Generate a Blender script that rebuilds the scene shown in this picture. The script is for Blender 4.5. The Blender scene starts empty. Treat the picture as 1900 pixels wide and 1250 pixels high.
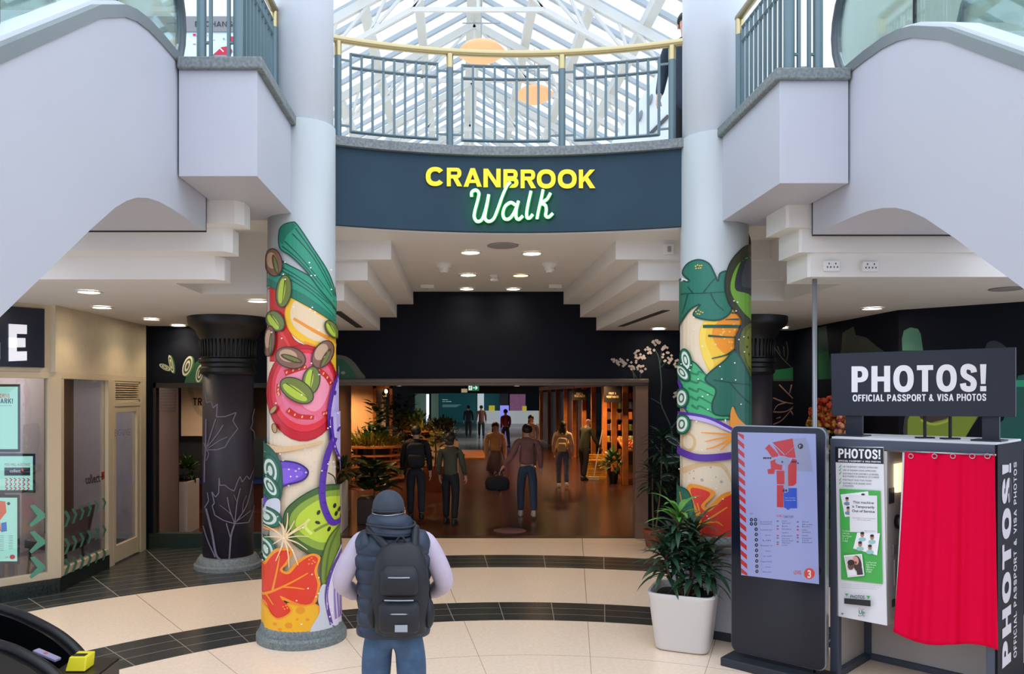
import bpy, bmesh, math, random
from mathutils import Vector, Matrix
from mathutils.geometry import tessellate_polygon

S = bpy.context.scene
COL = S.collection
PI = math.pi
random.seed(7)

# ------------------------------------------------------------------ camera, sky, exposure
F = 1450.0            # focal length in pixels of the 1900 px wide frame
CX, CY, H = 850.0, 733.0, 2.25
cam_data = bpy.data.cameras.new('camera')
cam_data.sensor_width = 36.0
cam_data.lens = 36.0 * F / 1900.0
cam_data.shift_x = (950.0 - CX) / 1900.0
cam_data.shift_y = (CY - 625.0) / 1900.0
cam_data.clip_end = 300
cam = bpy.data.objects.new('camera', cam_data)
cam.location = (0, 0, H)
cam.rotation_euler = (PI / 2, 0, 0)
COL.objects.link(cam)
S.camera = cam

world = bpy.data.worlds.new('sky')
S.world = world
world.use_nodes = True
wn = world.node_tree
bg = wn.nodes['Background']
w_tc = wn.nodes.new('ShaderNodeTexCoord')
w_sep = wn.nodes.new('ShaderNodeSeparateXYZ')
w_ramp = wn.nodes.new('ShaderNodeValToRGB')
w_noise = wn.nodes.new('ShaderNodeTexNoise')
w_mix = wn.nodes.new('ShaderNodeMixRGB')
wn.links.new(w_tc.outputs['Generated'], w_sep.inputs[0])
wn.links.new(w_sep.outputs['Z'], w_ramp.inputs['Fac'])
w_ramp.color_ramp.elements[0].position = 0.0
w_ramp.color_ramp.elements[0].color = (0.58, 0.68, 0.88, 1)
w_ramp.color_ramp.elements[1].position = 0.35
w_ramp.color_ramp.elements[1].color = (0.86, 0.94, 1.10, 1)
w_noise.inputs['Scale'].default_value = 2.2
wn.links.new(w_tc.outputs['Generated'], w_noise.inputs['Vector'])
w_mix.blend_type = 'MULTIPLY'
w_mix.inputs['Fac'].default_value = 0.12
wn.links.new(w_ramp.outputs['Color'], w_mix.inputs[1])
wn.links.new(w_noise.outputs['Fac'], w_mix.inputs[2])
wn.links.new(w_mix.outputs[0], bg.inputs['Color'])
bg.inputs['Strength'].default_value = 2.4

vs = S.view_settings
vs.view_transform = 'Standard'
vs.look = 'None'
vs.exposure = 0.0
vs.gamma = 1.0
vs.use_curve_mapping = False
S.cycles.use_denoising = True
S.cycles.max_bounces = 7
S.cycles.diffuse_bounces = 4
S.cycles.glossy_bounces = 3
S.cycles.transmission_bounces = 4
S.cycles.transparent_max_bounces = 16
S.cycles.sample_clamp_indirect = 4.0

# ------------------------------------------------------------------ helpers
def lin(c):
    c = c / 255.0
    return c / 12.92 if c <= 0.04045 else ((c + 0.055) / 1.055) ** 2.4
def rgb(r, g, b):
    return (lin(r), lin(g), lin(b), 1.0)

MATS = {}
def mat(name, col, rough=0.5, metal=0.0, emit=0.0, ecol=None, noise=0.0, nscale=8.0, spec=None, bump=0.0):
    if name in MATS:
        return MATS[name]
    m = bpy.data.materials.new(name)
    m.use_nodes = True
    nt = m.node_tree
    p = nt.nodes['Principled BSDF']
    c = rgb(*col)
    p.inputs['Base Color'].default_value = c
    p.inputs['Roughness'].default_value = rough
    p.inputs['Metallic'].default_value = metal
    if spec is not None:
        p.inputs['Specular IOR Level'].default_value = spec
    if emit:
        p.inputs['Emission Color'].default_value = rgb(*(ecol or col))
        p.inputs['Emission Strength'].default_value = emit
    if noise or bump:
        tc = nt.nodes.new('ShaderNodeTexCoord')
        n = nt.nodes.new('ShaderNodeTexNoise')
        n.inputs['Scale'].default_value = nscale
        n.inputs['Detail'].default_value = 4
        nt.links.new(tc.outputs['Object'], n.inputs['Vector'])
        if noise:
            r = nt.nodes.new('ShaderNodeValToRGB')
            r.color_ramp.elements[0].position = 0.3
            r.color_ramp.elements[1].position = 0.7
            r.color_ramp.elements[0].color = tuple(max(0, v * (1 - noise)) for v in c[:3]) + (1,)
            r.color_ramp.elements[1].color = tuple(min(1, v * (1 + noise)) for v in c[:3]) + (1,)
            nt.links.new(n.outputs['Fac'], r.inputs['Fac'])
            nt.links.new(r.outputs['Color'], p.inputs['Base Color'])
        if bump:
            b = nt.nodes.new('ShaderNodeBump')
            b.inputs['Strength'].default_value = bump
            b.inputs['Distance'].default_value = 0.02
            nt.links.new(n.outputs['Fac'], b.inputs['Height'])
            nt.links.new(b.outputs['Normal'], p.inputs['Normal'])
    MATS[name] = m
    return m

def glass_mat(name, tint=(235, 245, 242), gloss=0.12, rough=0.02):
    if name in MATS:
        return MATS[name]
    m = bpy.data.materials.new(name)
    m.use_nodes = True
    nt = m.node_tree
    nt.nodes.clear()
    out = nt.nodes.new('ShaderNodeOutputMaterial')
    mx = nt.nodes.new('ShaderNodeMixShader')
    tr = nt.nodes.new('ShaderNodeBsdfTransparent')
    gl = nt.nodes.new('ShaderNodeBsdfGlossy')
    fr = nt.nodes.new('ShaderNodeLayerWeight')
    mr = nt.nodes.new('ShaderNodeMapRange')
    tr.inputs['Color'].default_value = rgb(*tint)
    gl.inputs['Roughness'].default_value = rough
    fr.inputs['Blend'].default_value = 0.25
    mr.inputs['To Min'].default_value = gloss * 0.5
    mr.inputs['To Max'].default_value = min(1.0, gloss * 5)
    nt.links.new(fr.outputs['Fresnel'], mr.inputs['Value'])
    nt.links.new(mr.outputs[0], mx.inputs['Fac'])
    nt.links.new(tr.outputs[0], mx.inputs[1])
    nt.links.new(gl.outputs[0], mx.inputs[2])
    nt.links.new(mx.outputs[0], out.inputs['Surface'])
    MATS[name] = m
    return m

def G(px, py, z=0.0):
    """the point of the horizontal plane z that the photograph shows at (px, py)"""
    d = F * (H - z) / (py - CY)
    return Vector(((px - CX) * d / F, d, z))
def P(px, py, d):
    return Vector(((px - CX) * d / F, d, H - (py - CY) * d / F))
class Plane:
    """a vertical wall plane through a along direction u"""
    def __init__(self, a, u):
        self.a = Vector((a[0], a[1], 0)); u = Vector((u[0], u[1], 0)); u.normalize(); self.u = u
        n = Vector((u.y, -u.x, 0))
        if n.dot(self.a) > 0: n = -n
        self.n = n                       # faces the viewer
    def __call__(self, px, py, off=0.0):
        r = Vector(((px - CX) / F, 1.0, -(py - CY) / F))
        a = self.a + self.n * off
        t = a.dot(self.n) / r.dot(self.n)
        return Vector((0, 0, H)) + r * t

WL = {}       # world position of every root
def base_of(o):
    while o.parent: o = o.parent
    return WL[o.name]

def put_tags(o, label=None, cat=None, group=None, kind=None):
    if label: o['label'] = label
    if cat: o['category'] = cat
    if group: o['group'] = group
    if kind: o['kind'] = kind
    return o

def thing(name, label, cat, loc=(0, 0, 0), group=None, kind=None):
    o = bpy.data.objects.new(name, None)
    o.empty_display_size = 0.1
    COL.objects.link(o)
    o.location = loc
    WL[o.name] = Vector(loc)
    return put_tags(o, label, cat, group, kind)

def link_mesh(name, me, mats, parent=None, smooth=False, bevel=0.0, origin=None):
    if mats is not None:
        for m in (mats if isinstance(mats, (list, tuple)) else [mats]):
            me.materials.append(m)
    if smooth:
        for p in me.polygons: p.use_smooth = True
    o = bpy.data.objects.new(name, me)
    COL.objects.link(o)
    if parent is not None:
        b = base_of(parent)
        me.transform(Matrix.Translation(-b))
        o.parent = parent
    else:
        if origin is None:
            xs = [v.co for v in me.vertices]
            lo = Vector((min(v.x for v in xs), min(v.y for v in xs), min(v.z for v in xs)))
            hi = Vector((max(v.x for v in xs), max(v.y for v in xs), max(v.z for v in xs)))
            origin = Vector(((lo.x + hi.x) / 2, (lo.y + hi.y) / 2, lo.z))
        origin = Vector(origin)
        me.transform(Matrix.Translation(-origin))
        o.location = origin
        WL[o.name] = origin
    if bevel:
        md = o.modifiers.new('bevel', 'BEVEL')
        md.width = bevel; md.segments = 2; md.limit_method = 'ANGLE'; md.angle_limit = math.radians(35)
    return o

def cr(pts, n=6, closed=False):
    pts = [Vector(p) for p in pts]
    m = len(pts)
    if m < 3: 
        if m == 2: return [pts[0].lerp(pts[1], i / n) for i in range(n + 1)]
        return pts
    out = []
    rng = range(m) if closed else range(m - 1)
    for i in rng:
        if closed:
            a, b, c, d = pts[i - 1], pts[i], pts[(i + 1) % m], pts[(i + 2) % m]
        else:
            a, b, c, d = pts[max(i - 1, 0)], pts[i], pts[i + 1], pts[min(i + 2, m - 1)]
        for k in range(n):
            t = k / n
            out.append(0.5 * ((2 * b) + (c - a) * t + (2 * a - 5 * b + 4 * c - d) * t * t + (3 * b - a - 3 * c + d) * t ** 3))
    if not closed: out.append(pts[-1])
    return out

class MB:
    """collects shapes of ONE part and links them as one mesh"""
    def __init__(self):
        self.bm = bmesh.new(); self.mi = 0
    def _fin(self, faces):
        for f in faces: f.material_index = self.mi
    def box(self, lo, hi, m=None):
        lo, hi = Vector(lo), Vector(hi)
        vs = [self.bm.verts.new((x, y, z)) for x in (lo.x, hi.x) for y in (lo.y, hi.y) for z in (lo.z, hi.z)]
        if m is not None:
            for v in vs: v.co = m @ v.co
        q = [(0, 1, 3, 2), (4, 6, 7, 5), (0, 4, 5, 1), (2, 3, 7, 6), (0, 2, 6, 4), (1, 5, 7, 3)]
        self._fin([self.bm.faces.new([vs[i] for i in f]) for f in q])
        return self
    def beam(self, a, b, w, h, up=(0, 0, 1)):
        """box from a to b, w across, h along up"""
        a, b = Vector(a), Vector(b); d = (b - a).normalized(); up = Vector(up)
        s = d.cross(up)
        if s.length < 1e-4: s = d.cross(Vector((0, 1, 0)))
        s.normalize(); t = s.cross(d).normalized()
        vs = []
        for p in (a, b):
            for i, j in ((-1, -1), (1, -1), (1, 1), (-1, 1)):
                vs.append(self.bm.verts.new(p + s * (i * w / 2) + t * (j * h / 2)))
        q = [(0, 1, 2, 3), (7, 6, 5, 4), (0, 4, 5, 1), (1, 5, 6, 2), (2, 6, 7, 3), (3, 7, 4, 0)]
        self._fin([self.bm.faces.new([vs[i] for i in f]) for f in q])
        return self
    def loops(self, rings, cap=True, closed=False):
        R = [[self.bm.verts.new(p) for p in r] for r in rings]
        n = len(R[0]); fs = []
        L = len(R)
        for i in range(L if closed else L - 1):
            a, b = R[i], R[(i + 1) % L]
            for j in range(n):
                k = (j + 1) % n
                fs.append(self.bm.faces.new((a[j], a[k], b[k], b[j])))
        if cap and not closed:
            fs.append(self.bm.faces.new(list(reversed(R[0])))); fs.append(self.bm.faces.new(R[-1]))
        self._fin(fs)
        return self
    def lathe(self, prof, c=(0, 0, 0), n=32, cap=True, sx=1.0, sy=1.0):
        c = Vector(c)
        return self.loops([[c + Vector((max(r, 1e-4) * sx * math.cos(2 * PI * j / n), max(r, 1e-4) * sy * math.sin(2 * PI * j / n), z)) for j in range(n)] for r, z in prof], cap)
    def tube(self, pts, r, n=10, cap=True, closed=False):
        pts = [Vector(p) for p in pts]; m = len(pts)
        rr = r if isinstance(r, (list, tuple)) else [r] * m
        rings = []; prev = None
        for i, p in enumerate(pts):
            if closed: t = pts[(i + 1) % m] - pts[i - 1]
            else: t = pts[min(i + 1, m - 1)] - pts[max(i - 1, 0)]
            t.normalize()
            if prev is None:
                prev = t.cross(Vector((0, 0, 1)))
                if prev.length < 1e-3: prev = t.cross(Vector((1, 0, 0)))
            s = (prev - t * prev.dot(t)).normalized(); prev = s
            u = t.cross(s)
            rings.append([p + s * (rr[i] * math.cos(2 * PI * j / n)) + u * (rr[i] * math.sin(2 * PI * j / n)) for j in range(n)])
        return self.loops(rings, cap, closed)
    def loft(self, secs, n=24, cap=True, p=2.0):
        """secs: (centre, rx, ry[, tilt axis]) horizontal super-ellipses"""
        rings = []
        for s in secs:
            c = Vector(s[0]); rx, ry = s[1], s[2]; rot = s[3] if len(s) > 3 else None
            ring = []
            for j in range(n):
                a = 2 * PI * j / n; ca, sa = math.cos(a), math.sin(a)
                v = Vector((rx * math.copysign(abs(ca) ** (2 / p), ca), ry * math.copysign(abs(sa) ** (2 / p), sa), 0))
                if rot is not None: v = rot @ v
                ring.append(c + v)
            rings.append(ring)
        return self.loops(rings, cap)
    def ell(self, c, rx, ry, rz, n=16, m=10, rot=None):
        c = Vector(c); rings = []
        for i in range(m + 1):
            a = -PI / 2 + PI * i / m
            ring = []
            for j in range(n):
                b = 2 * PI * j / n
                v = Vector((rx * max(math.cos(a), 0.02) * math.cos(b), ry * max(math.cos(a), 0.02) * math.sin(b), rz * math.sin(a)))
                if rot is not None: v = rot @ v
                ring.append(c + v)
            rings.append(ring)
        return self.loops(rings)
    def prism(self, poly, dvec):
        """polygon (3-D points, planar) pushed along dvec"""
        poly = [Vector(p) for p in poly]; dvec = Vector(dvec)
        a = [self.bm.verts.new(p) for p in poly]; b = [self.bm.verts.new(p + dvec) for p in poly]
        n = len(a); fs = []
        tris = tessellate_polygon([poly])
        for t in tris:
            try:
                fs.append(self.bm.faces.new([a[i] for i in t])); fs.append(self.bm.faces.new([b[i] for i in reversed(t)]))
            except ValueError: pass
        for i in range(n):
            k = (i + 1) % n
            fs.append(self.bm.faces.new((a[i], b[i], b[k], a[k])))
        self._fin(fs)
        return self
    def quad(self, pts):
        vs = [self.bm.verts.new(p) for p in pts]
        self._fin([self.bm.faces.new(vs)])
        return self
    def grid(self, fn, nu, nv):
        vs = [[self.bm.verts.new(fn(i / nu, j / nv)) for j in range(nv + 1)] for i in range(nu + 1)]
        self._fin([self.bm.faces.new((vs[i][j], vs[i + 1][j], vs[i + 1][j + 1], vs[i][j + 1])) for i in range(nu) for j in range(nv)])
        return self
    def leaf(self, base, d, length, width, droop=0.5, fold=0.15, seg=5, roll=0.0):
        """blade that starts along d and bends down"""
        base = Vector(base); d = Vector(d).normalized()
        side = d.cross(Vector((0, 0, 1)))
        if side.length < 1e-3: side = Vector((1, 0, 0))
        side.normalize()
        if roll: side = Matrix.Rotation(roll, 3, d) @ side
        pts = []; p = base.copy(); dd = d.copy()
        for i in range(seg + 1):
            t = i / seg
            w = width * 0.5 * max(0.04, math.sin(PI * min(1, 0.12 + 0.88 * t)) ** 0.8)
            if i == seg: w = width * 0.02
            nrm = side.cross(dd)
            pts.append((p + side * w + nrm * (fold * w), p.copy(), p - side * w + nrm * (fold * w)))
            p = p + dd * (length / seg)
            dd = (dd + Vector((0, 0, -droop / seg))).normalized()
        V = [[self.bm.verts.new(q) for q in row] for row in pts]
        fs = []
        for i in range(seg):
            for j in range(2):
                fs.append(self.bm.faces.new((V[i][j], V[i][j + 1], V[i + 1][j + 1], V[i + 1][j])))
        self._fin(fs)
        return self
    def build(self, name, mats, parent=None, smooth=False, bevel=0.0, label=None, kind=None, cat=None, group=None, origin=None):
        bmesh.ops.recalc_face_normals(self.bm, faces=self.bm.faces)
        me = bpy.data.meshes.new(name)
        self.bm.to_mesh(me); self.bm.free()
        o = link_mesh(name, me, mats, parent, smooth, bevel, origin)
        return put_tags(o, label, cat, group, kind)

def struct(name, mb, mats, smooth=False, bevel=0.0, label=None, parent=None):
    return mb.build(name, mats, parent, smooth, bevel, label, None if parent else 'structure')

def copy_tree(o, parent=None):
    c = o.copy(); COL.objects.link(c)
    if parent is not None: c.parent = parent
    else: WL[c.name] = Vector(o.location)
    for ch in o.children: copy_tree(ch, c)
    return c
def dup(o, loc, label=None, rz=None):
    c = copy_tree(o); c.location = loc; WL[c.name] = Vector(loc)
    if label: c['label'] = label
    if rz is not None: c.rotation_euler.z = rz
    return c

def smooth_by_angle(o, deg=40):
    me = o.data
    for p in me.polygons: p.use_smooth = True
    try: me.set_sharp_from_angle(angle=math.radians(deg))
    except Exception: pass
    return o

# flat colour shapes laid on a surface as thin paint layers: one mesh, one slot per colour
class Art:
    def __init__(self, mapping, strips=None, step=0.0003, rough=0.45, emit=0.0, tag='paint'):
        self.map = mapping; self.strips = strips; self.step = step
        self.bm = bmesh.new(); self.mats = []; self.idx = {}
        self.layer = 1; self.rough = rough; self.emit = emit; self.tag = tag
        self.fx = (0.0, 0.0, 1.0)
    def frame(self, x0, y0, s): self.fx = (x0, y0, s); return self
    def T(self, p): return (self.fx[0] + p[0] / self.fx[2], self.fx[1] + p[1] / self.fx[2])
    def col(self, c):
        if c not in self.idx:
            self.idx[c] = len(self.mats)
            n = '%s_%d_%d_%d' % ((self.tag,) + c)
            if self.emit: m = mat(n, tuple(v * 0.35 for v in c), 0.15, emit=self.emit, ecol=c)
            else: m = mat(n, c, self.rough)
            self.mats.append(m)
        return self.idx[c]
    def _emit(self, tris, c):
        b = bmesh.new()
        for t in tris:
            try: b.faces.new([b.verts.new((x, y, 0)) for x, y in t])
            except ValueError: pass
        if self.strips:
            x = self.strips[0]
            while x < self.strips[1]:
                g = list(b.verts) + list(b.edges) + list(b.faces)
                bmesh.ops.bisect_plane(b, geom=g, plane_co=(x, 0, 0), plane_no=(1, 0, 0), dist=1e-5)
                x += self.strips[2]
        off = self.layer * self.step; ci = self.col(c)
        b.verts.index_update()
        mp = {}
        for v in b.verts: mp[v.index] = self.bm.verts.new(self.map(v.co.x, v.co.y, off))
        for f in b.faces:
            if f.calc_area() < 1e-7: continue
            try:
                nf = self.bm.faces.new([mp[v.index] for v in f.verts]); nf.material_index = ci
            except ValueError: pass
        b.free(); self.layer += 1
    def poly(self, pts, c, smooth=True, raw=False, outline=None, ow=3):
        q = [p if raw else self.T(p) for p in pts]
        q = [Vector((x, y, 0)) for x, y in q]
        if smooth: q = cr(q, 5, True)
        t = tessellate_polygon([q])
        self._emit([[(q[i].x, q[i].y) for i in tr] for tr in t], c)
        if outline:
            self._stroke_px(q + [q[0]], [ow / self.fx[2]] * (len(q) + 1), outline)
        return self
    def ell(self, cx, cy, rx, ry, c, rot=0.0, outline=None, ow=3, n=22):
        r = math.radians(rot); pts = []
        for i in range(n):
            a = 2 * PI * i / n; x, y = rx * math.cos(a), ry * math.sin(a)
            pts.append((cx + x * math.cos(r) - y * math.sin(r), cy + x * math.sin(r) + y * math.cos(r)))
        return self.poly(pts, c, False, False, outline, ow)
    def _stroke_px(self, q, w, c):
        tris = []; n = len(q); side = []
        for i in range(n):
            t = q[min(i + 1, n - 1)] - q[max(i - 1, 0)]
            if t.length < 1e-9: t = Vector((1, 0, 0))
            t.normalize(); s = Vector((-t.y, t.x, 0)) * (w[i] / 2)
            side.append((q[i] + s, q[i] - s))
        for i in range(n - 1):
            a, b, c2, d = side[i][0], side[i][1], side[i + 1][1], side[i + 1][0]
            tris.append([(a.x, a.y), (b.x, b.y), (c2.x, c2.y)]); tris.append([(a.x, a.y), (c2.x, c2.y), (d.x, d.y)])
        self._emit(tris, c)
    def stroke(self, pts, w, c, w2=None, n=5):
        q = [Vector((*self.T(p), 0)) for p in pts]
        q = cr(q, n) if len(q) > 2 else [q[0].lerp(q[1], i / 3) for i in range(4)]
        m = len(q); w2 = w if w2 is None else w2
        self._stroke_px(q, [(w + (w2 - w) * i / (m - 1)) / self.fx[2] for i in range(m)], c)
        return self
    def rect(self, x0, y0, x1, y1, c): return self.poly([(x0, y0), (x1, y0), (x1, y1), (x0, y1)], c, False)
    def text(self, s, x0, ybase, h, c, width=None, bold=0.0, rot=0.0):
        """letters as shapes: x0, baseline, cap height in frame units"""
        vs, tris = glyphs(s, bold)
        if not vs: return self
        xs = [v.x for v in vs]; mn, mx = min(xs), max(xs)
        sc = h / 0.727
        sx = (width / max(mx - mn, 1e-6)) if width else sc
        r = math.radians(rot)
        def pt(v):
            x, y = (v.x - mn) * sx, -v.y * sc
            return self.T((x0 + x * math.cos(r) - y * math.sin(r), ybase + x * math.sin(r) + y * math.cos(r)))
        self._emit([[pt(vs[i]) for i in t] for t in tris], c)
        return self
    def build(self, name, parent, label=None, kind=None):
        bmesh.ops.remove_doubles(self.bm, verts=self.bm.verts, dist=1e-6)
        me = bpy.data.meshes.new(name); self.bm.to_mesh(me); self.bm.free()
        o = link_mesh(name, me, self.mats, parent)
        return put_tags(o, label, kind=kind)

GLY = {}
def glyphs(s, bold=0.0, extrude=0.0):
    key = (s, round(bold, 4), round(extrude, 4))
    if key in GLY: return GLY[key]
    cu = bpy.data.curves.new('letters', 'FONT')
    cu.body = s; cu.size = 1.0; cu.offset = bold; cu.resolution_u = 3; cu.extrude = extrude
    o = bpy.data.objects.new('letters', cu); COL.objects.link(o)
    dg = bpy.context.evaluated_depsgraph_get(); dg.update()
    me = o.evaluated_get(dg).to_mesh()
    vs = [v.co.copy() for v in me.vertices]
    me.calc_loop_triangles()
    if extrude: tris = [tuple(p.vertices) for p in me.polygons]
    else: tris = [tuple(t.vertices) for t in me.loop_triangles]
    o.evaluated_get(dg).to_mesh_clear()
    bpy.data.objects.remove(o); bpy.data.curves.remove(cu)
    GLY[key] = (vs, tris)
    return GLY[key]

def letters(name, s, m, parent, mapping, x0, ybase, h, width, bold=0.02, depth=0.01, label=None):
    """solid letters: mapping(px, py, off) -> point, width and cap height in pixels"""
    vs, fs = glyphs(s, bold, 0.5)
    mn = min(v.x for v in vs); mx = max(v.x for v in vs)
    sx = width / (mx - mn); sy = h / 0.727
    me = bpy.data.meshes.new(name)
    co = []
    for v in vs:
        co.append(mapping(x0 + (v.x - mn) * sx, ybase - v.y * sy, (v.z + 0.5) * depth + 0.001))
    me.from_pydata([tuple(c) for c in co], [], fs)
    me.validate()
    o = link_mesh(name, me, m, parent)
    return put_tags(o, label)

# ------------------------------------------------------------------ materials
WHITE = mat('white_plaster', (228, 228, 228), 0.6, noise=0.03, nscale=1.5)
WHITE2 = mat('white_panel_paint', (187, 188, 196), 0.5, noise=0.02, nscale=1.0)
CEIL = mat('ceiling_paint', (226, 222, 216), 0.7, noise=0.02, nscale=2)
NAVY = mat('navy_fascia_paint', (39, 63, 77), 0.6, noise=0.08, nscale=2, spec=0.25)
BLACKW = mat('dark_wall_paint', (8, 14, 27), 0.65, noise=0.1, nscale=3, spec=0.2)
STONE = mat('grey_stone', (118, 124, 124), 0.55, noise=0.3, nscale=40)
GREYM = mat('grey_green_metal', (100, 122, 128), 0.4, 0.2)
BRASS = mat('brass', (186, 172, 128), 0.3, 0.85)
STEEL = mat('steel', (170, 175, 178), 0.3, 0.9)
BLACK = mat('black_plastic', (14, 15, 18), 0.35)
RUBBER = mat('black_rubber', (22, 24, 26), 0.5)
GREYB = mat('blue_grey_metal', (72, 78, 94), 0.5, 0.1)
GLASS = glass_mat('clear_glass', (225, 240, 236), 0.12)
SHOPGLASS = glass_mat('shop_window_glass', (228, 230, 230), 0.12)
CREAM = mat('cream_frame_paint', (205, 188, 158), 0.5)
WOOD = mat('warm_wood', (176, 108, 52), 0.45, noise=0.25, nscale=6)
DWOOD = mat('dark_wood', (70, 40, 24), 0.4, noise=0.3, nscale=6)
# ------------------------------------------------------------------ bold sans capitals as polygons
def _se(cx, cy, rx, ry, a0, a1, n=14, p=2.0):
    out = []
    for i in range(n + 1):
        a = math.radians(a0 + (a1 - a0) * i / n); c, s = math.cos(a), math.sin(a)
        out.append((cx + rx * math.copysign(abs(c) ** (2 / p), c), cy + ry * math.copysign(abs(s) ** (2 / p), s)))
    return out
def _band(cx, cy, rx, ry, t, a0, a1, p=2.3, n=26, th=None):
    th = th or t
    return _se(cx, cy, rx, ry, a0, a1, n, p) + _se(cx, cy, rx - t, ry - th, a1, a0, n, p)
def _strip(pts, t):
    q = [Vector((x, y, 0)) for x, y in pts]; q = cr(q, 6) if len(q) > 2 else q
    L, R = [], []
    for i, v in enumerate(q):
        d = (q[min(i + 1, len(q) - 1)] - q[max(i - 1, 0)]).normalized(); s = Vector((-d.y, d.x, 0)) * t / 2
        L.append((v.x + s.x, v.y + s.y)); R.append((v.x - s.x, v.y - s.y))
    return L + R[::-1]
def _rc(x0, y0, x1, y1): return [(x0, y0), (x1, y0), (x1, y1), (x0, y1)]
def _bowl(x0, y0, x1, y1, t, th):
    ry = (y1 - y0) / 2; rx = min(ry, (x1 - x0) * .62); cy = (y0 + y1) / 2
    return [(x0, y0)] + _se(x1 - rx, cy, rx, ry, -90, 90, 14, 2.2) + [(x0, y1), (x0, y1 - th)] + _se(x1 - rx, cy, rx - t, ry - th, 90, -90, 14, 2.2) + [(x0, y0 + th)]
WID = dict(A=.98, B=.86, C=.95, D=.92, E=.74, F=.68, G=.98, H=.92, I=.0, K=.9, L=.68, M=1.12, N=.92, O=1.0, P=.82, R=.88, S=.84, T=.8, U=.9, V=.92, X=.9, Y=.9)
WID.update({'&': 1.0, '!': 0.0, ' ': .38, '3': .8})
def glyph_polys(ch, w, t):
    th = t * .86
    W = WID.get(ch, .8) * w
    if ch in 'I!': W = t
    P_ = []
    if ch == 'A': P_ = [[(0, 0), (t * 1.06, 0), (W / 2 + t * .5, 1), (W / 2 - t * .5, 1)], [(W - t * 1.06, 0), (W, 0), (W / 2 + t * .5, 1), (W / 2 - t * .5, 1)], _rc(W * .25, .2, W * .75, .2 + th * .9)]
    elif ch == 'B': P_ = [_rc(0, 0, t, 1), _bowl(t * .5, 0, W, .56, t, th), _bowl(t * .5, .5 - th * .36, W * .95, 1, t, th)]
    elif ch == 'C': P_ = [_band(W / 2, .5, W / 2, .515, t, 36, 324)]
    elif ch == 'D': P_ = [_rc(0, 0, t, 1), _bowl(t * .5, 0, W, 1, t, th)]
    elif ch == 'E': P_ = [_rc(0, 0, t, 1), _rc(0, 0, W, th), _rc(0, 1 - th, W, 1), _rc(0, .5 - th / 2, W * .92, .5 + th / 2)]
    elif ch == 'F': P_ = [_rc(0, 0, t, 1), _rc(0, 1 - th, W, 1), _rc(0, .52 - th / 2, W * .9, .52 + th / 2)]
    elif ch == 'G': P_ = [_band(W / 2, .5, W / 2, .515, t, 36, 322), _rc(W - t, .05, W - .0, .5), _rc(W * .52, .5 - th, W, .5)]
    elif ch == 'H': P_ = [_rc(0, 0, t, 1), _rc(W - t, 0, W, 1), _rc(0, .5 - th / 2, W, .5 + th / 2)]
    elif ch == 'I': P_ = [_rc(0, 0, t, 1)]
    elif ch == 'K': P_ = [_rc(0, 0, t, 1), [(W - t * 1.25, 1), (W, 1), (t, .3), (t, .58)], [(W - t * 1.2, 0), (W + .02, 0), (W * .52, .66), (W * .34, .46)]]
    elif ch == 'L': P_ = [_rc(0, 0, t, 1), _rc(0, 0, W, th)]
    elif ch == 'M': P_ = [_rc(0, 0, t, 1), _rc(W - t, 0, W, 1), [(0, 1), (t * 1.1, 1), (W / 2 + t * .4, 0), (W / 2 - t * .4, 0)], [(W - t * 1.1, 1), (W, 1), (W / 2 + t * .4, 0), (W / 2 - t * .4, 0)]]
    elif ch == 'N': P_ = [_rc(0, 0, t, 1), _rc(W - t, 0, W, 1), [(0, 1), (t * 1.05, 1), (W, 0), (W - t * 1.05, 0)]]
    elif ch == 'O': P_ = [_band(W / 2, .5, W / 2, .515, t, 0, 180), _band(W / 2, .5, W / 2, .515, t, 180, 360)]
    elif ch == 'P': P_ = [_rc(0, 0, t, 1), _bowl(t * .5, .38, W, 1, t, th)]
    elif ch == 'R': P_ = [_rc(0, 0, t, 1), _bowl(t * .5, .42, W * .97, 1, t, th), [(W - t * 1.15, 0), (W + .02, 0), (W * .68, .5), (W * .36, .5)]]
    elif ch == 'S':
        a, b = t / 2, W - t / 2
        P_ = [_strip([(b - .0, .70), (b - .04, .84), (W / 2, 1 - th * .45), (a + .05, .87), (a + .02, .70), (W * .33, .57), (W * .66, .45), (b - .01, .31), (b - .05, .13), (W / 2, th * .45), (a + .04, .14), (a, .30)], t)]
    elif ch == 'T': P_ = [_rc(W / 2 - t / 2, 0, W / 2 + t / 2, 1), _rc(0, 1 - th, W, 1)]
    elif ch == 'U': P_ = [_rc(0, .4, t, 1), _rc(W - t, .4, W, 1), _band(W / 2, .42, W / 2, .43, t, 180, 360)]
    elif ch == 'V': P_ = [[(0, 1), (t * 1.08, 1), (W / 2 + t * .5, 0), (W / 2 - t * .5, 0)], [(W - t * 1.08, 1), (W, 1), (W / 2 + t * .5, 0), (W / 2 - t * .5, 0)]]
    elif ch == 'X': P_ = [[(0, 1), (t * 1.1, 1), (W, 0), (W - t * 1.1, 0)], [(W - t * 1.1, 1), (W, 1), (t * 1.1, 0), (0, 0)]]
    elif ch == 'Y': P_ = [_rc(W / 2 - t / 2, 0, W / 2 + t / 2, .45), [(0, 1), (t * 1.1, 1), (W / 2 + t / 2, .4), (W / 2 - t / 2, .4)], [(W - t * 1.1, 1), (W, 1), (W / 2 + t / 2, .4), (W / 2 - t / 2, .4)]]
    elif ch == '&':
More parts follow.
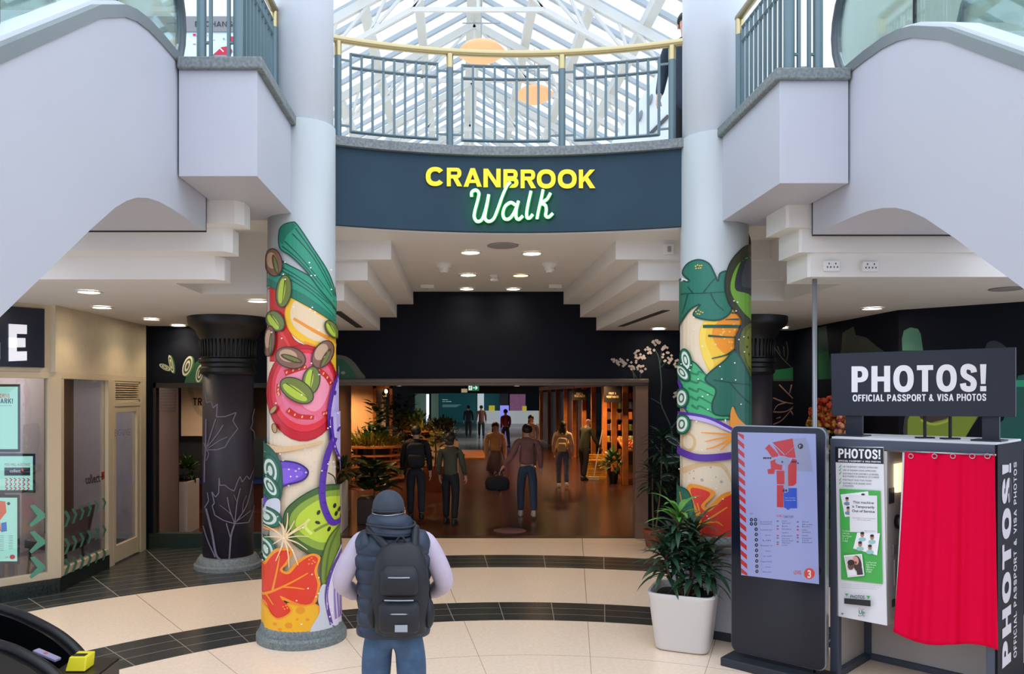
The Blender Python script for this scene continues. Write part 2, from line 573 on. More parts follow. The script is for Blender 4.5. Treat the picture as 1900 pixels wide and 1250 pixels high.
        P_ = [_band(W * .42, .76, W * .25, .24, t * .8, 0, 180), _band(W * .42, .76, W * .25, .24, t * .8, 180, 360), _band(W * .38, .29, W * .38, .3, t * .9, 30, 330), _strip([(W * .25, .62), (W * .55, .34), (W * .95, .02)], t * .9)]
    elif ch == '!': P_ = [[(t * .12, .27), (t * .88, .27), (t * 1.02, 1), (-t * .02, 1)], _rc(0, 0, t, .19)]
    elif ch == '3': P_ = [_band(W * .5, .72, W * .46, .28, t, -80, 150), _band(W * .5, .28, W * .5, .29, t, -150, 80)]
    return P_, W
def block_polys(s, w, t, gap):
    out = []; x = 0
    for ch in s:
        p, W = glyph_polys(ch, w, t)
        out += [[(x + a, b) for a, b in q] for q in p]; x += W + gap
    return out, x - gap
def art_block(self, s, x0, ybase, h, c, width, t=.22, w=.7, gap=.08, skew=0.0):
    ps, W = block_polys(s, w, t, gap); sx = width / W
    tris = []
    for q in ps:
        vq = [Vector((*p, 0)) for p in q]
        for tr in tessellate_polygon([vq]): tris.append([self.T((x0 + q[i][0] * sx, ybase - q[i][1] * h + q[i][0] * sx * skew)) for i in tr])
    self._emit(tris, c); return self
Art.block = art_block
def block_letters(name, s, m, parent, mapping, x0, ybase, h, width, t=.22, w=.7, gap=.08, depth=.01, label=None):
    ps, W = block_polys(s, w, t, gap); sx = width / W
    vs, fs = [], []
    for k, q in enumerate(ps):
        n = len(q); b = len(vs); e = 0.0004 * (k % 3)
        for z in (0.001, depth + e): vs += [tuple(mapping(x0 + x * sx, ybase - y * h, z)) for x, y in q]
        for tr in tessellate_polygon([[Vector((*p, 0)) for p in q]]):
            fs.append(tuple(b + n + i for i in tr)); fs.append(tuple(b + i for i in reversed(tr)))
        for i in range(n):
            j = (i + 1) % n; fs.append((b + i, b + j, b + n + j, b + n + i))
    me = bpy.data.meshes.new(name); me.from_pydata(vs, [], fs); me.validate()
    bm = bmesh.new(); bm.from_mesh(me); bmesh.ops.recalc_face_normals(bm, faces=bm.faces); bm.to_mesh(me); bm.free()
    o = link_mesh(name, me, m, parent)
    return put_tags(o, label)
# ------------------------------------------------------------------ floor
RC = (0.6, 3.07)      # centre of the rings in the floor and of the balcony curve
def floor_material():
    m = bpy.data.materials.new('atrium_tiles'); m.use_nodes = True
    nt = m.node_tree; N = nt.nodes; L = nt.links
    p = N['Principled BSDF']
    geo = N.new('ShaderNodeNewGeometry'); sep = N.new('ShaderNodeSeparateXYZ')
    L.new(geo.outputs['Position'], sep.inputs[0])
    def M(op, a, b=None, c=None):
        n = N.new('ShaderNodeMath'); n.operation = op
        for i, v in enumerate((a, b, c)):
            if v is None: continue
            if isinstance(v, (int, float)): n.inputs[i].default_value = v
            else: L.new(v, n.inputs[i])
        return n.outputs[0]
    x = M('SUBTRACT', sep.outputs['X'], RC[0]); y = M('SUBTRACT', sep.outputs['Y'], RC[1])
    r = M('SQRT', M('ADD', M('MULTIPLY', x, x), M('MULTIPLY', y, y)))
    th = M('ARCTAN2', x, y)
    def between(v, a, b): return M('MULTIPLY', M('GREATER_THAN', v, a), M('LESS_THAN', v, b))
    b1 = between(r, 4.75, 5.43)
    b2 = between(r, 7.16, 7.95)
    out = M('GREATER_THAN', r, 7.16)
    side = M('MULTIPLY', out, M('MAXIMUM', M('LESS_THAN', sep.outputs['X'], -2.45), M('GREATER_THAN', sep.outputs['X'], 3.45)))
    dark = M('MAXIMUM', M('MAXIMUM', b1, b2), side)
    def line(v, period, w, off=0.0):
        f = M('FRACT', M('DIVIDE', M('ADD', v, off), period))
        return M('LESS_THAN', f, w / period)
    g_dark = M('MAXIMUM', line(th, 0.105, 0.0016, 0.03), line(M('SUBTRACT', r, 4.75), 0.227, 0.008))
    g_light = M('MAXIMUM', M('MAXIMUM', line(th, 0.26, 0.0012, 0.115), 0.0), line(M('SUBTRACT', r, 5.43), 1.73, 0.006, 0.0))
    def rampn(scale, c0, c1, detail=6):
        n = N.new('ShaderNodeTexNoise'); n.inputs['Scale'].default_value = scale; n.inputs['Detail'].default_value = detail
        L.new(geo.outputs['Position'], n.inputs['Vector'])
        q = N.new('ShaderNodeValToRGB'); q.color_ramp.elements[0].position = 0.3; q.color_ramp.elements[1].position = 0.7
        q.color_ramp.elements[0].color = c0; q.color_ramp.elements[1].color = c1
        L.new(n.outputs['Fac'], q.inputs['Fac']); return q.outputs['Color']
    beige = rampn(30, rgb(243, 219, 192), rgb(252, 231, 206))
    slate = rampn(14, rgb(47, 50, 48), rgb(62, 65, 63))
    def mix(f, a, b):
        n = N.new('ShaderNodeMixRGB'); L.new(f, n.inputs[0])
        for i, v in ((1, a), (2, b)):
            if isinstance(v, tuple): n.inputs[i].default_value = v
            else: L.new(v, n.inputs[i])
        return n.outputs[0]
    base = mix(dark, mix(g_light, beige, rgb(160, 138, 116)), mix(g_dark, slate, rgb(150, 146, 136)))
    L.new(base, p.inputs['Base Color'])
    p.inputs['Roughness'].default_value = 0.26
    p.inputs['Specular IOR Level'].default_value = 0.45
    return m
struct('floor', MB().box((-9, -6, -0.1), (10, 12.45, 0)), floor_material())

def shopfloor_material():
    m = bpy.data.materials.new('market_floor'); m.use_nodes = True
    nt = m.node_tree; N = nt.nodes; L = nt.links; p = N['Principled BSDF']
    geo = N.new('ShaderNodeNewGeometry')
    br = N.new('ShaderNodeTexBrick'); br.inputs['Scale'].default_value = 1.0
    br.inputs['Brick Width'].default_value = 1.2; br.inputs['Row Height'].default_value = 0.2
    br.inputs['Mortar Size'].default_value = 0.004
    br.inputs['Color1'].default_value = rgb(84, 46, 36); br.inputs['Color2'].default_value = rgb(68, 37, 30)
    br.inputs['Mortar'].default_value = rgb(40, 24, 18)
    L.new(geo.outputs['Position'], br.inputs['Vector']); L.new(br.outputs['Color'], p.inputs['Base Color'])
    p.inputs['Roughness'].default_value = 0.22; p.inputs['Specular IOR Level'].default_value = 0.5
    return m
MARKETFLOOR = shopfloor_material()
struct('floor_market', MB().box((-7, 12.45, -0.1), (9, 34, 0)), MARKETFLOOR)
struct('floor_back_hall', MB().box((-20, 34, -0.1), (24, 75, 0)), mat('grey_polished_floor', (128, 118, 112), 0.2, noise=0.1, nscale=3))

# ------------------------------------------------------------------ ceilings
def arc(R, x0, x1, n=24, z=0.0):
    a0 = math.asin((x0 - RC[0]) / R); a1 = math.asin((x1 - RC[0]) / R)
    return [Vector((RC[0] + R * math.sin(a0 + (a1 - a0) * i / n), RC[1] + R * math.cos(a0 + (a1 - a0) * i / n), z)) for i in range(n + 1)]
def arcp(R, a, z): return Vector((RC[0] + R * math.sin(a), RC[1] + R * math.cos(a), z))
slab = [(-8, 6.5), (-2.08, 6.5), (-2.08, 5.84), (-1.53, 5.84), (-1.53, 7.3)] + [(p.x, p.y) for p in arc(4.86, -1.36, 2.52)] + \
       [(2.5, 7.4), (2.5, 6.04), (3.0, 6.04), (3.0, 6.66), (9, 6.66), (9, 12.5), (-8, 12.5)]
struct('ceiling', MB().prism([(x, y, 3.88) for x, y in slab], (0, 0, 0.74)), CEIL)
steps_l = [(3.27, 3.475, 6.88, -2.08, 8.43, -1.23), (3.475, 3.68, 6.65, -1.94, 8.33, -0.965), (3.68, 3.88, 6.5, -1.8, 8.23, -0.705)]
steps_r = [(3.27, 3.475, 6.74, 3.02, 8.43, 2.175), (3.475, 3.68, 6.70, 2.93, 8.33, 1.92), (3.68, 3.88, 6.66, 2.8, 8.23, 1.66)]
k = 1
for z0, z1, y0, xa, yb, xb in steps_l:
    struct('trim_%d' % k, MB().prism([(-8, y0, z0), (xa - .06, y0, z0), (xa, y0 + .08, z0), (xa, y0 + .26, z0), (xa - .5, y0 + .26, z0), (xa - .5, 7.87, z0), (-1.5, 7.87, z0), (-1.5, yb, z0), (xb, yb, z0), (xb, 12.3, z0), (-8, 12.3, z0)], (0, 0, z1 - z0)), CEIL); k += 1
for z0, z1, y0, xa, yb, xb in steps_r:
    struct('trim_%d' % k, MB().prism([(9, y0, z0), (xa + .02, y0, z0), (xa, y0 + .02, z0), (xa, y0 + .44, z0), (xa + .5, y0 + .44, z0), (xa + .5, yb, z0), (xb, yb, z0), (xb, 12.3, z0), (9, 12.3, z0)], (0, 0, z1 - z0)), CEIL); k += 1
# market ceiling
struct('wall_sky_blocker', MB().box((-9, -6.2, 0), (10, -6, 3.4)), mat('sky_blocker_grey', (84, 82, 84), .7))  # unseen wall added behind the camera to cut sky light and reflections
struct('ceiling_market', MB().box((-20, 12.45, 2.72), (24, 75, 2.85)), mat('black_ceiling', (20, 16, 15), 0.6))

# ------------------------------------------------------------------ back wall, opening of the market
OX0, OX1 = -2.05, 2.98
wb = MB()
wb.box((-4.66, 11.55, 2.43), (-2.6, 11.7, 3.3)); wb.box((-4.66, 11.55, 0.21), (-4.50, 11.7, 2.43)); wb.box((-2.75, 11.55, 0), (-2.6, 12.45, 3.9)); wb.box((-2.6, 12.3, 0), (OX0, 12.45, 3.9))
wb.box((OX0, 12.3, 2.5), (OX1, 12.45, 3.9)); wb.box((OX1, 12.3, 0), (5.4, 12.45, 3.9))
wall_back = struct('wall_back', wb, BLACKW)
sb = MB().box((OX0, 12.22, 2.40), (OX1, 12.42, 2.51)).box((OX0, 12.20, 2.44), (OX1, 12.22, 2.50))
struct('trim_shutter_box', sb, mat('brown_grey_metal', (98, 86, 78), 0.45, 0.3), bevel=0.008)
struct('trim_jamb_right', MB().box((2.78, 12.24, 0), (2.98, 12.44, 2.40)), mat('jamb_metal', (120, 92, 76), 0.5), bevel=0.006)
struct('trim_jamb_left', MB().box((-2.05, 12.24, 0), (-1.93, 12.44, 2.40)), mat('jamb_metal', (120, 92, 76), 0.5), bevel=0.006)
struct('trim_threshold', MB().box((OX0, 12.3, 0), (OX1, 12.5, 0.006)), mat('threshold_metal', (60, 44, 38), 0.4, 0.4))

# ------------------------------------------------------------------ curved fascia and its coping
fa = MB()
f0, f1 = arc(4.80, -1.36, 2.52), arc(4.86, -1.36, 2.52)
fa.prism([(p.x, p.y, 3.895) for p in f0] + [(p.x, p.y, 3.895) for p in reversed(f1)], (0, 0, 0.755))
struct('trim_fascia', fa, NAVY)
cp = MB()
c0, c1 = arc(4.75, -1.36, 2.52), arc(5.15, -1.36, 2.52)
cp.prism([(p.x, p.y, 4.65) for p in c0] + [(p.x, p.y, 4.65) for p in reversed(c1)], (0, 0, 0.09))
struct('trim_balcony_coping', cp, STONE, bevel=0.012)

def fas(px, py, off=0.0):
    """point of the fascia face seen at px, py"""
    R = 4.80 - off
    dx, dz = (px - CX) / F, -(py - CY) / F
    a = dx * dx + 1; b = -2 * (dx * RC[0] + RC[1]); c = RC[0] ** 2 + RC[1] ** 2 - R * R
    t = (-b + math.sqrt(b * b - 4 * a * c)) / (2 * a)
    return Vector((dx * t, t, H + dz * t))
YEL = mat('yellow_letter', (250, 212, 28), 0.4)
YELE = mat('yellow_letter_face', (252, 214, 24), 0.4, emit=0.25, ecol=(252, 214, 24))
crx = [(790, 838, 'C'), (829, 856, 'R'), (860, 893, 'A'), (897, 928, 'N'), (934, 962, 'B'), (966, 993, 'R'), (996, 1032, 'O'), (1035, 1070, 'O'), (1074, 1104, 'K')]
widths = {'C': 35, 'R': 28, 'A': 34, 'N': 32, 'B': 28, 'O': 35, 'K': 30}
sign = thing('lettering_sign', 'yellow capital letters spelling CRANBROOK on the curved navy fascia', 'sign', tuple(fas(946, 350, 0.0)))
for x0, x1, ch in crx:
    yb = 344.5 + 4.5 * min(1.0, (x0 - 790) / 170.0)
    block_letters('letter', ch, YELE, sign, fas, x0, yb, 34.5, widths[ch], .235 if ch not in 'OC' else .24, 34.5 and 1.0, .08, .02)

# neon word
def tubepath(pts, off, n=8):
    q = cr([Vector((x, y, 0)) for x, y in pts], n)
    return [fas(770 + p.x / 5.4286, 290 + p.y / 5.4286, off) for p in q]
neon = thing('neon_sign', 'glowing green neon script spelling Walk below the yellow letters', 'neon sign', tuple(fas(946, 415, 0.0)))
walk = [[(570, 405), (572, 360), (612, 340), (642, 370), (632, 440), (605, 540), (596, 610), (625, 655), (670, 640), (700, 570), (728, 460), (742, 385)],
        [(742, 385), (728, 470), (708, 570), (705, 625), (740, 655), (790, 630), (830, 540), (880, 400), (925, 300), (960, 258)],
        [(1010, 490), (965, 465), (910, 500), (885, 570), (900, 625), (945, 630), (990, 580), (1025, 500), (1042, 450)],
        [(1042, 450), (1020, 540), (1018, 610), (1045, 635), (1085, 600)],
        [(1168, 350), (1145, 450), (1125, 560), (1128, 615), (1155, 620), (1185, 585)],
        [(1290, 335), (1270, 430), (1245, 540), (1228, 630)],
        [(1365, 370), (1330, 430), (1285, 460), (1262, 475)],
        [(1262, 475), (1310, 490), (1322, 540), (1315, 595), (1345, 612), (1388, 575)]]
NEON = mat('neon_halo', (222, 255, 226), 0.4, emit=4.5, ecol=(70, 240, 90))
NEONC = mat('neon_core', (222, 255, 226), 0.4, emit=0.9, ecol=(215, 255, 226))
NBACK = mat('neon_backing', (24, 84, 62), 0.5)
nm, nb, ng = MB(), MB(), MB()
for w in walk:
    pts = tubepath(w, 0.075); nm.tube(pts, 0.0125, 8)
    ng.tube(tubepath(w, 0.052), 0.0165, 6)  # extra tube added to spread the green halo of the neon
    nb.tube(tubepath([(x + 10, y + 8) for x, y in w], 0.014), 0.02, 6)
nb.build('backing', NBACK, neon, smooth=True)
ng.build('halo_tube', NEON, neon, smooth=True, label='green glowing tube behind the white one')
nm.build('tube', NEONC, neon, smooth=True)

# ------------------------------------------------------------------ balcony corners beside the escalators
def corner(name, x0, x1, y0, y1, edge):
    o = struct(name, MB().box((x0, y0, 3.872), (x1, y1, 4.66)), WHITE2, bevel=0.004)
    a, b = (x0, x1 + 0.045) if edge > 0 else (x0 - 0.045, x1)
    c = MB()
    c.box((a, y0 - 0.045, 4.655), (b, y1, 4.745))
    c.build('coping', STONE, o, bevel=0.012)
    return o
corner('wall_balcony_left', -2.07, -1.49, 5.79, 7.25, 1)
corner('wall_balcony_right', 2.465, 2.99, 5.985, 7.5, -1)

# ------------------------------------------------------------------ escalators
HANDR = mat('escalator_rail', (88, 96, 100), 0.35, 0.3)
def escalator(xs, sgn, dy, y_end, label):
    """xs: the face towards the atrium middle, sgn: which way it extends"""
    t = thing('escalator', label, 'escalator', (xs + sgn * 0.75, 5.0 + dy, 0))
    W = 1.5
    def top(y):            # z of the deck edge
        y = y - dy; z = 3.8 + 0.69 * (y - 3.55)
        return z
    bot = [(-0.35, 0.0)] + [(y, 2.6 + 0.667 * (y - 3.55)) for y in (1.0, 3.0, 4.45)] + [(4.75, 3.39), (4.92, 3.475), (5.08, 3.535), (5.25, 3.575), (5.45, 3.6), (5.7, 3.61), (y_end - dy, 3.61)]
    tp = [(-1.55, 0.0)] + [(-1.55, 0.3)] + [(y, 3.8 + 0.69 * (y - 3.55)) for y in (0.0, 2.0, 4.2, 4.55)] + [(4.72, 4.575), (4.88, 4.655), (5.05, 4.71), (5.25, 4.745), (5.5, 4.76), (y_end - dy, 4.765)]
    prof = [(y + dy, z) for y, z in bot] + [(y + dy, z) for y, z in reversed(tp)]
    m = MB().prism([(xs, y, z) for y, z in prof], (sgn * W, 0, 0))
    m.build('side_cladding', WHITE2, t)
    # grey metal edge along the deck, both sides, and white inner deck
    for i, xx in enumerate((xs - sgn * 0.012, xs + sgn * (W - 0.05))):
        mm = MB()
        q = [(y + dy, z) for y, z in tp[1:]]
        for (ya, za), (yb, zb) in zip(q[:-1], q[1:]):
            mm.prism([(xx, ya, za - 0.045), (xx, yb, zb - 0.045), (xx, yb, zb + 0.035), (xx, ya, za + 0.035)], (sgn * 0.062, 0, 0))
        mm.build('deck_edge', mat('grey_edge_metal', (136, 142, 142), 0.4, 0.5), t)
        xg = xs + sgn * (0.22 if i == 0 else W - 0.22)
        d = MB()
        for (ya, za), (yb, zb) in zip(q[:-1], q[1:]):
            a, b = (xs + sgn * 0.05, xg) if i == 0 else (xg, xs + sgn * (W - 0.05))
            d.prism([(a, ya, za + 0.005), (a, yb, zb + 0.005), (a, yb, zb + 0.06), (a, ya, za + 0.06)], (b - a, 0, 0))
        d.build('deck', mat('white_deck', (222, 226, 226), 0.4), t)
        # balustrade glass with rounded end
        ye = y_end - dy - 0.45
        low = [(y + dy, z + 0.06) for y, z in tp[2:-1]] + [(ye + dy, 4.82)]
        cz, R = 5.29, 0.46
        up = [(ye + dy + R * math.sin(PI * j / 10), cz - R * math.cos(PI * j / 10)) for j in range(11)]
        upl = [(y + dy, z + 0.98) for y, z in reversed(tp[2:-2])]
        g = MB()
        g.prism([(xg, y, z) for y, z in low + up + upl], (sgn * 0.012, 0, 0))
        g.build('glass_balustrade', GLASS, t)
        for yj in (1.2, 2.55, 3.9, 5.25):
            zj = 3.8 + 0.69 * (min(yj, 4.9) - 3.55)
            MB().box((xg - 0.006, yj + dy - 0.004, zj + 0.05), (xg + 0.018, yj + dy + 0.004, zj + 0.95)).build('glass_joint', BLACK, t)
        path = [(-1.7, 0.75)] + [(y, z + 1.0) for y, z in tp[2:-2]] + [(ye, 4.82 + 0.96)]
        path = [(y + dy, z) for y, z in path] + [(ye + dy + (R + 0.05) * math.sin(PI * j / 12), cz + (R + 0.05) * math.cos(PI * j / 12)) for j in range(1, 13)]
        rm = MB()
        rings = []
        pts = [Vector((xg + sgn * 0.006, y, z)) for y, z in path]
        for j, p in enumerate(pts):
            tt = (pts[min(j + 1, len(pts) - 1)] - pts[max(j - 1, 0)]).normalized()
            sx = Vector((1, 0, 0)); u = tt.cross(sx)
            rings.append([p + sx * (0.045 * math.cos(2 * PI * q_ / 10)) + u * (0.028 * math.sin(2 * PI * q_ / 10)) for q_ in range(10)])
        rm.loops(rings)
        rm.build('handrail', HANDR, t, smooth=True)
    # treads
    st = MB()
    for j in range(30):
        y = -0.7 + dy + j * 0.185; z = 3.8 + 0.69 * (y - dy - 3.55) - 0.25
        if z < 0.1 or z > 4.5: continue
        st.box((min(xs + sgn * 0.3, xs + sgn * (W - 0.3)), y, z), (max(xs + sgn * 0.3, xs + sgn * (W - 0.3)), y + 0.2, z + 0.14))
    st.build('step_band', mat('step_metal', (70, 74, 78), 0.4, 0.6), t)
    # dark joint against the landing
    j = MB()
    j.box((min(xs, xs + sgn * W), y_end, 3.60), (max(xs, xs + sgn * W), y_end + 0.02, 4.76))
    j.build('expansion_joint', BLACK, t)
    return t
escalator(-2.085, -1, 0.0, 6.46, 'white clad escalator rising to the upper level at left, above the shop front')
escalator(3.005, 1, 0.28, 6.62, 'white clad escalator rising to the upper level at right, above the photo booth')

# ------------------------------------------------------------------ railings
GRAIL = GREYM
def rail_panel(parent, A, B, zt, zm, zb, n, curve=None):
    """frame with uprights between A and B (or along curve(t))"""
    f = curve or (lambda t: Vector(A).lerp(Vector(B), t))
    K = 10
    for z in (zt, zm, zb):
        pts = [f(i / K) for i in range(K + 1)]
        MB().tube([(p.x, p.y, z) for p in pts], 0.018, 4).build('rail_bar', GRAIL, parent)
    for i in range(n):
        t = i / (n - 1); p = f(t)
        MB().box((p.x - 0.012, p.y - 0.012, zb - 0.01), (p.x + 0.012, p.y + 0.012, zt + 0.01)).build('picket', GRAIL, parent)
def rail_post(parent, x, y, z0, z1, r=0.036):
    p = MB().lathe([(r, z0), (r, z1 - 0.14)], (x, y, 0), 14).build('post', GRAIL, parent, smooth=True)
    smooth_by_angle(p)
    q = MB().lathe([(r * 1.02, z1 - 0.14), (r * 1.02, z1)], (x, y, 0), 14).build('brass_cap', BRASS, p, smooth=True)
    smooth_by_angle(q)
rail = thing('balcony_railing', 'curved railing with brass handrail on the balcony above the yellow and neon sign', 'railing', (0.6, 7.92, 4.74))
RR = 4.87
A = [-0.372, -0.141, 0.093, 0.315]
for a in A:
    p = arcp(RR, a, 0); rail_post(rail, p.x, p.y, 4.74, 5.69)
for a, b in zip(A[:-1], A[1:]):
    rail_panel(rail, None, None, 5.585, 5.455, 4.83, 9, curve=lambda t, a=a, b=b: arcp(RR, a + 0.026 + (b - a - 0.052) * t, 0))
    for z in (5.52, 4.88):
        for e, s in ((a, 1), (b, -1)):
            MB().beam(arcp(RR, e, z), arcp(RR, e + s * 0.028, z), 0.018, 0.018).build('connector', GRAIL, rail)
MB().tube([arcp(RR, -0.41 + 0.80 * i / 40, 5.715) for i in range(41)], 0.037, 14).build('handrail', BRASS, rail, smooth=True)

def corner_rail(xa, xb, yf, yback, label):
    """front piece from xa (corner) to xb, side piece from yf to yback at xa"""
    t = thing('landing_railing', label, 'railing', (xa, (yf + yback) / 2, 4.745))
    rail_post(t, xa, yf, 4.745, 5.69); rail_post(t, xb, yf, 4.745, 5.69); rail_post(t, xa, yback, 4.745, 5.69)
    s = 1 if xb > xa else -1
    rail_panel(t, (xa + s * 0.07, yf, 0), (xb - s * 0.07, yf, 0), 5.585, 5.455, 4.79, 2)
    rail_panel(t, (xa, yf + 0.08, 0), (xa, yback - 0.08, 0), 5.585, 5.455, 4.83, 10)
    for z in (5.5, 4.9):
        for xx, q in ((xa, s), (xb, -s)):
            MB().beam((xx, yf, z), (xx + q * 0.08, yf, z), 0.018, 0.018).build('connector', GRAIL, t)
    MB().tube([(xb, yf, 5.715), (xa, yf, 5.715), (xa, yback + 0.03, 5.715)], 0.037, 12).build('handrail', BRASS, t, smooth=True)
    return t
corner_rail(-1.655, -1.93, 5.88, 7.02, 'grey picket railing with brass handrail on the left landing by the escalator')
corner_rail(2.58, 2.80, 6.08, 7.16, 'grey picket railing with brass handrail on the right landing by the escalator')

# ------------------------------------------------------------------ side walls
struct('wall_right', MB().box((5.27, 9.35, 0), (5.42, 12.45, 3.3)).prism([(5.27, 9.35, 0), (7.4, 7.35, 0), (7.5, 7.45, 0), (5.40, 9.43, 0)], (0, 0, 3.3)), BLACKW)
struct('wall_return_left', MB().box((-4.7, 11.42, 0), (-4.56, 11.7, 3.27)), BLACKW)
# upper level walls seen over the landings
UP = mat('upper_wall_paint', (226, 220, 206), 0.6)
uw = struct('wall_upper_left', MB().box((-8, 9.3, 4.62), (-2.15, 9.45, 8.4)), UP)
struct('wall_upper_right', MB().box((2.95, 9.6, 4.62), (9, 9.75, 8.4)), UP)
struct('floor_upper', MB().box((-8, 9.45, 4.55), (9, 37, 4.63)), UP)  # pale floor extended out of sight under the roof to bounce light up

# ------------------------------------------------------------------ glazed roof beyond the balcony
RX, RZ, PT, Y0, Y1, HW = 0.36, 11.0, 0.55, 12.0, 36.0, 6.6
roof = thing('roof', 'pitched glass roof on white trusses above the upper hall', 'roof', (RX, 24, 7.3), kind='structure')
ROOFM = mat('roof_bar_paint', (226, 224, 217), 0.5)
ROOFD = mat('roof_bar_grey', (188, 194, 199), 0.5)
rg = MB()
for s in (-1, 1):
    rg.prism([(RX, Y0, RZ + 0.06), (RX + s * HW, Y0, RZ + 0.06 - HW * PT), (RX + s * HW, Y0, RZ + 0.08 - HW * PT), (RX, Y0, RZ + 0.08)], (0, Y1 - Y0, 0))
rg.build('glazing', glass_mat('roof_glass', (244, 250, 252), 0.05), roof)
y = Y0
while y < Y1 + 0.01:
    gb = MB()
    for s in (-1, 1):
        gb.beam((RX, y, RZ), (RX + s * HW, y, RZ - HW * PT), 0.10, 0.09)
    gb.build('glazing_bar', ROOFD, roof)
    y += 0.72
for a in (-6.3, -5.2, -4.1, -3.1, -2.15, -1.15, 1.15, 2.15, 3.1, 4.1, 5.2, 6.3):
    MB().box((RX + a - 0.09, Y0, RZ - abs(a) * PT - 0.30), (RX + a + 0.09, Y1, RZ - abs(a) * PT - 0.10)).build('purlin', ROOFM, roof)
MB().box((RX - 0.17, Y0, RZ - 0.34), (RX + 0.17, Y1, RZ + 0.05)).build('ridge_beam', ROOFM, roof)
y = Y0 + 2.2
while y < Y1:
    tr = MB()
    for s in (-1, 1):
        P0, P1 = Vector((RX, y, RZ - 0.5)), Vector((RX + s * HW, y, RZ - 0.5 - HW * PT))
        tr.beam(P0, P1, 0.10, 0.16)
        L0, L1 = P0 + Vector((s * 1.2, 0, -1.25)), P1 + Vector((0, 0, -0.6))
        tr.beam(L0, L1, 0.07, 0.09)
        for i in range(7):
            a = P0.lerp(P1, i / 7); b = L0.lerp(L1, i / 7); c = P0.lerp(P1, (i + 0.7) / 7)
            tr.beam(a, b, 0.05, 0.05); tr.beam(b, c, 0.05, 0.05)
    tr.beam((RX - 1.2, y, RZ - 1.75), (RX + 1.2, y, RZ - 1.75), 0.06, 0.08)
    tr.beam((RX, y, RZ - 0.4), (RX, y, RZ - 1.75), 0.05, 0.05)
    tr.build('truss', ROOFM, roof)
    y += 3.2
struct('wall_roof_gable', MB().prism([(RX - HW, Y1, RZ - HW * PT), (RX + HW, Y1, RZ - HW * PT), (RX, Y1, RZ)], (0, 0.1, 0)), ROOFM)
# inclined white stair side at the right of the upper hall
ss = MB()
q0, q1, q2, q3 = P(1128, 275, 13.0), P(1246, 95, 13.0), P(1300, 95, 13.0), P(1300, 275, 13.0)
ss.prism([q0, q1, q2, q3], (0, 1.4, 0))
stair = ss.build('stair_flank', mat('stair_white', (214, 224, 230), 0.5), None, label='white inclined stair flank with round lamps behind the right end of the balcony', cat='stair')
for px, py in ((1207, 185), (1188, 215)):
    c = P(px, py, 12.97)
    MB().ell(c, 0.035, 0.05, 0.10, 12, 8, Matrix.Rotation(0.25, 3, 'Y')).build('round_lamp', mat('lamp_grey', (120, 130, 136), 0.4), stair, smooth=True)
MB().beam(P(1205, 250, 12.98), P(1240, 215, 12.98), 0.03, 0.06).build('handrail', mat('dark_rail', (70, 74, 78), 0.4), stair)

# brick building outside
ob = thing('brick_building', 'pale red brick building seen through the right side of the glass roof', 'building', (16, 30, 0))
MB().box((12.5, 14, 0), (20, 46, 12.5)).build('wall', mat('pink_brick', (222, 168, 170), 0.8, noise=0.1, nscale=3), ob)
for i in range(7):
    for j in range(2):
        y0 = 16 + i * 4
        MB().box((12.42, y0, 7.0 + j * 2.8), (12.52, y0 + 1.6, 8.7 + j * 2.8)).build('window', mat('sky_blue_pane', (150, 190, 225), 0.2), ob)
# ------------------------------------------------------------------ painted columns
MURAL_BG = (238, 217, 186)
def column(x, y, label, r, mural_top):
    t = thing('painted_column', label, 'column', (x, y, 0))
    MB().lathe([(r - 0.004, 0.28), (r - 0.004, 4.73)], (x, y, 0), 64).build('shaft', mat('white_column_paint', (186, 191, 190), 0.4), t, smooth=True)
    MB().lathe([(r - 0.022, 4.73), (r - 0.022, 9.2)], (x, y, 0), 64).build('upper_shaft', mat('upper_column_paint', (228, 234, 242), 0.45), t, smooth=True)
    return t
def col_base(t, x, y, r, z0=0.0):
    prof = [(r + .10, z0), (r + .10, z0 + .06), (r + .085, z0 + .085), (r + .07, z0 + .09), (r + .068, z0 + .115), (r + .04, z0 + .19), (r + .02, z0 + .21), (r - 0.01, z0 + .215)]
    o = MB().lathe(prof, (x, y, 0), 56).build('base', mat('base_stone', (112, 122, 122), 0.5, noise=0.35, nscale=60), t, smooth=True)
    smooth_by_angle(o, 30)

def cyl_map(x, y, r):
    cxp = CX + x * F / y; d0 = math.hypot(x, y)
    beta = math.atan2(x, y)
    rp = F / y * r * 1.003 / math.cos(beta) ** 0.5
    def f(px, py, off):
        t = (px - cxp) / rp
        if abs(t) <= 1: th = math.asin(t)
        else: th = math.copysign(PI / 2 + (abs(t) - 1) * 1.3, t)
        a = th + 0.0
        # direction from the axis towards the viewer, turned by th
        vx, vy = -math.sin(beta), -math.cos(beta)
        nx = vx * math.cos(a) + (-vy) * math.sin(a); ny = vy * math.cos(a) + vx * math.sin(a)
        p = Vector((x + nx * (r + off), y + ny * (r + off), 0))
        d = y - r * 0.75
        p.z = H - (py - CY) * d / F
        return p
    return f

XL, YL, RL = -1.456, 7.28, 0.315
XR, YR, RR_ = 2.49, 7.60, 0.32
DG, TEAL, TEAL2, RED, DRED = (28, 78, 66), (48, 152, 120), (34, 122, 98), (214, 46, 36), (176, 24, 34)
CREAMC, YELC, ORA, PUR, LIL, BRN, DBR = (240, 213, 172), (250, 196, 40), (246, 152, 40), (88, 48, 158), (200, 184, 232), (136, 96, 76), (72, 46, 40)
OLI, OLD, LIME = (116, 128, 58), (60, 60, 38), (184, 204, 64)
WHT = (246, 244, 238)

cl = column(XL, YL, 'left round column painted with a red tomato slice, leek and red leaf', RL, 0)
col_base(cl, XL, YL, RL)
a = Art(cyl_map(XL, YL, RL), (440, 690, 7.0))
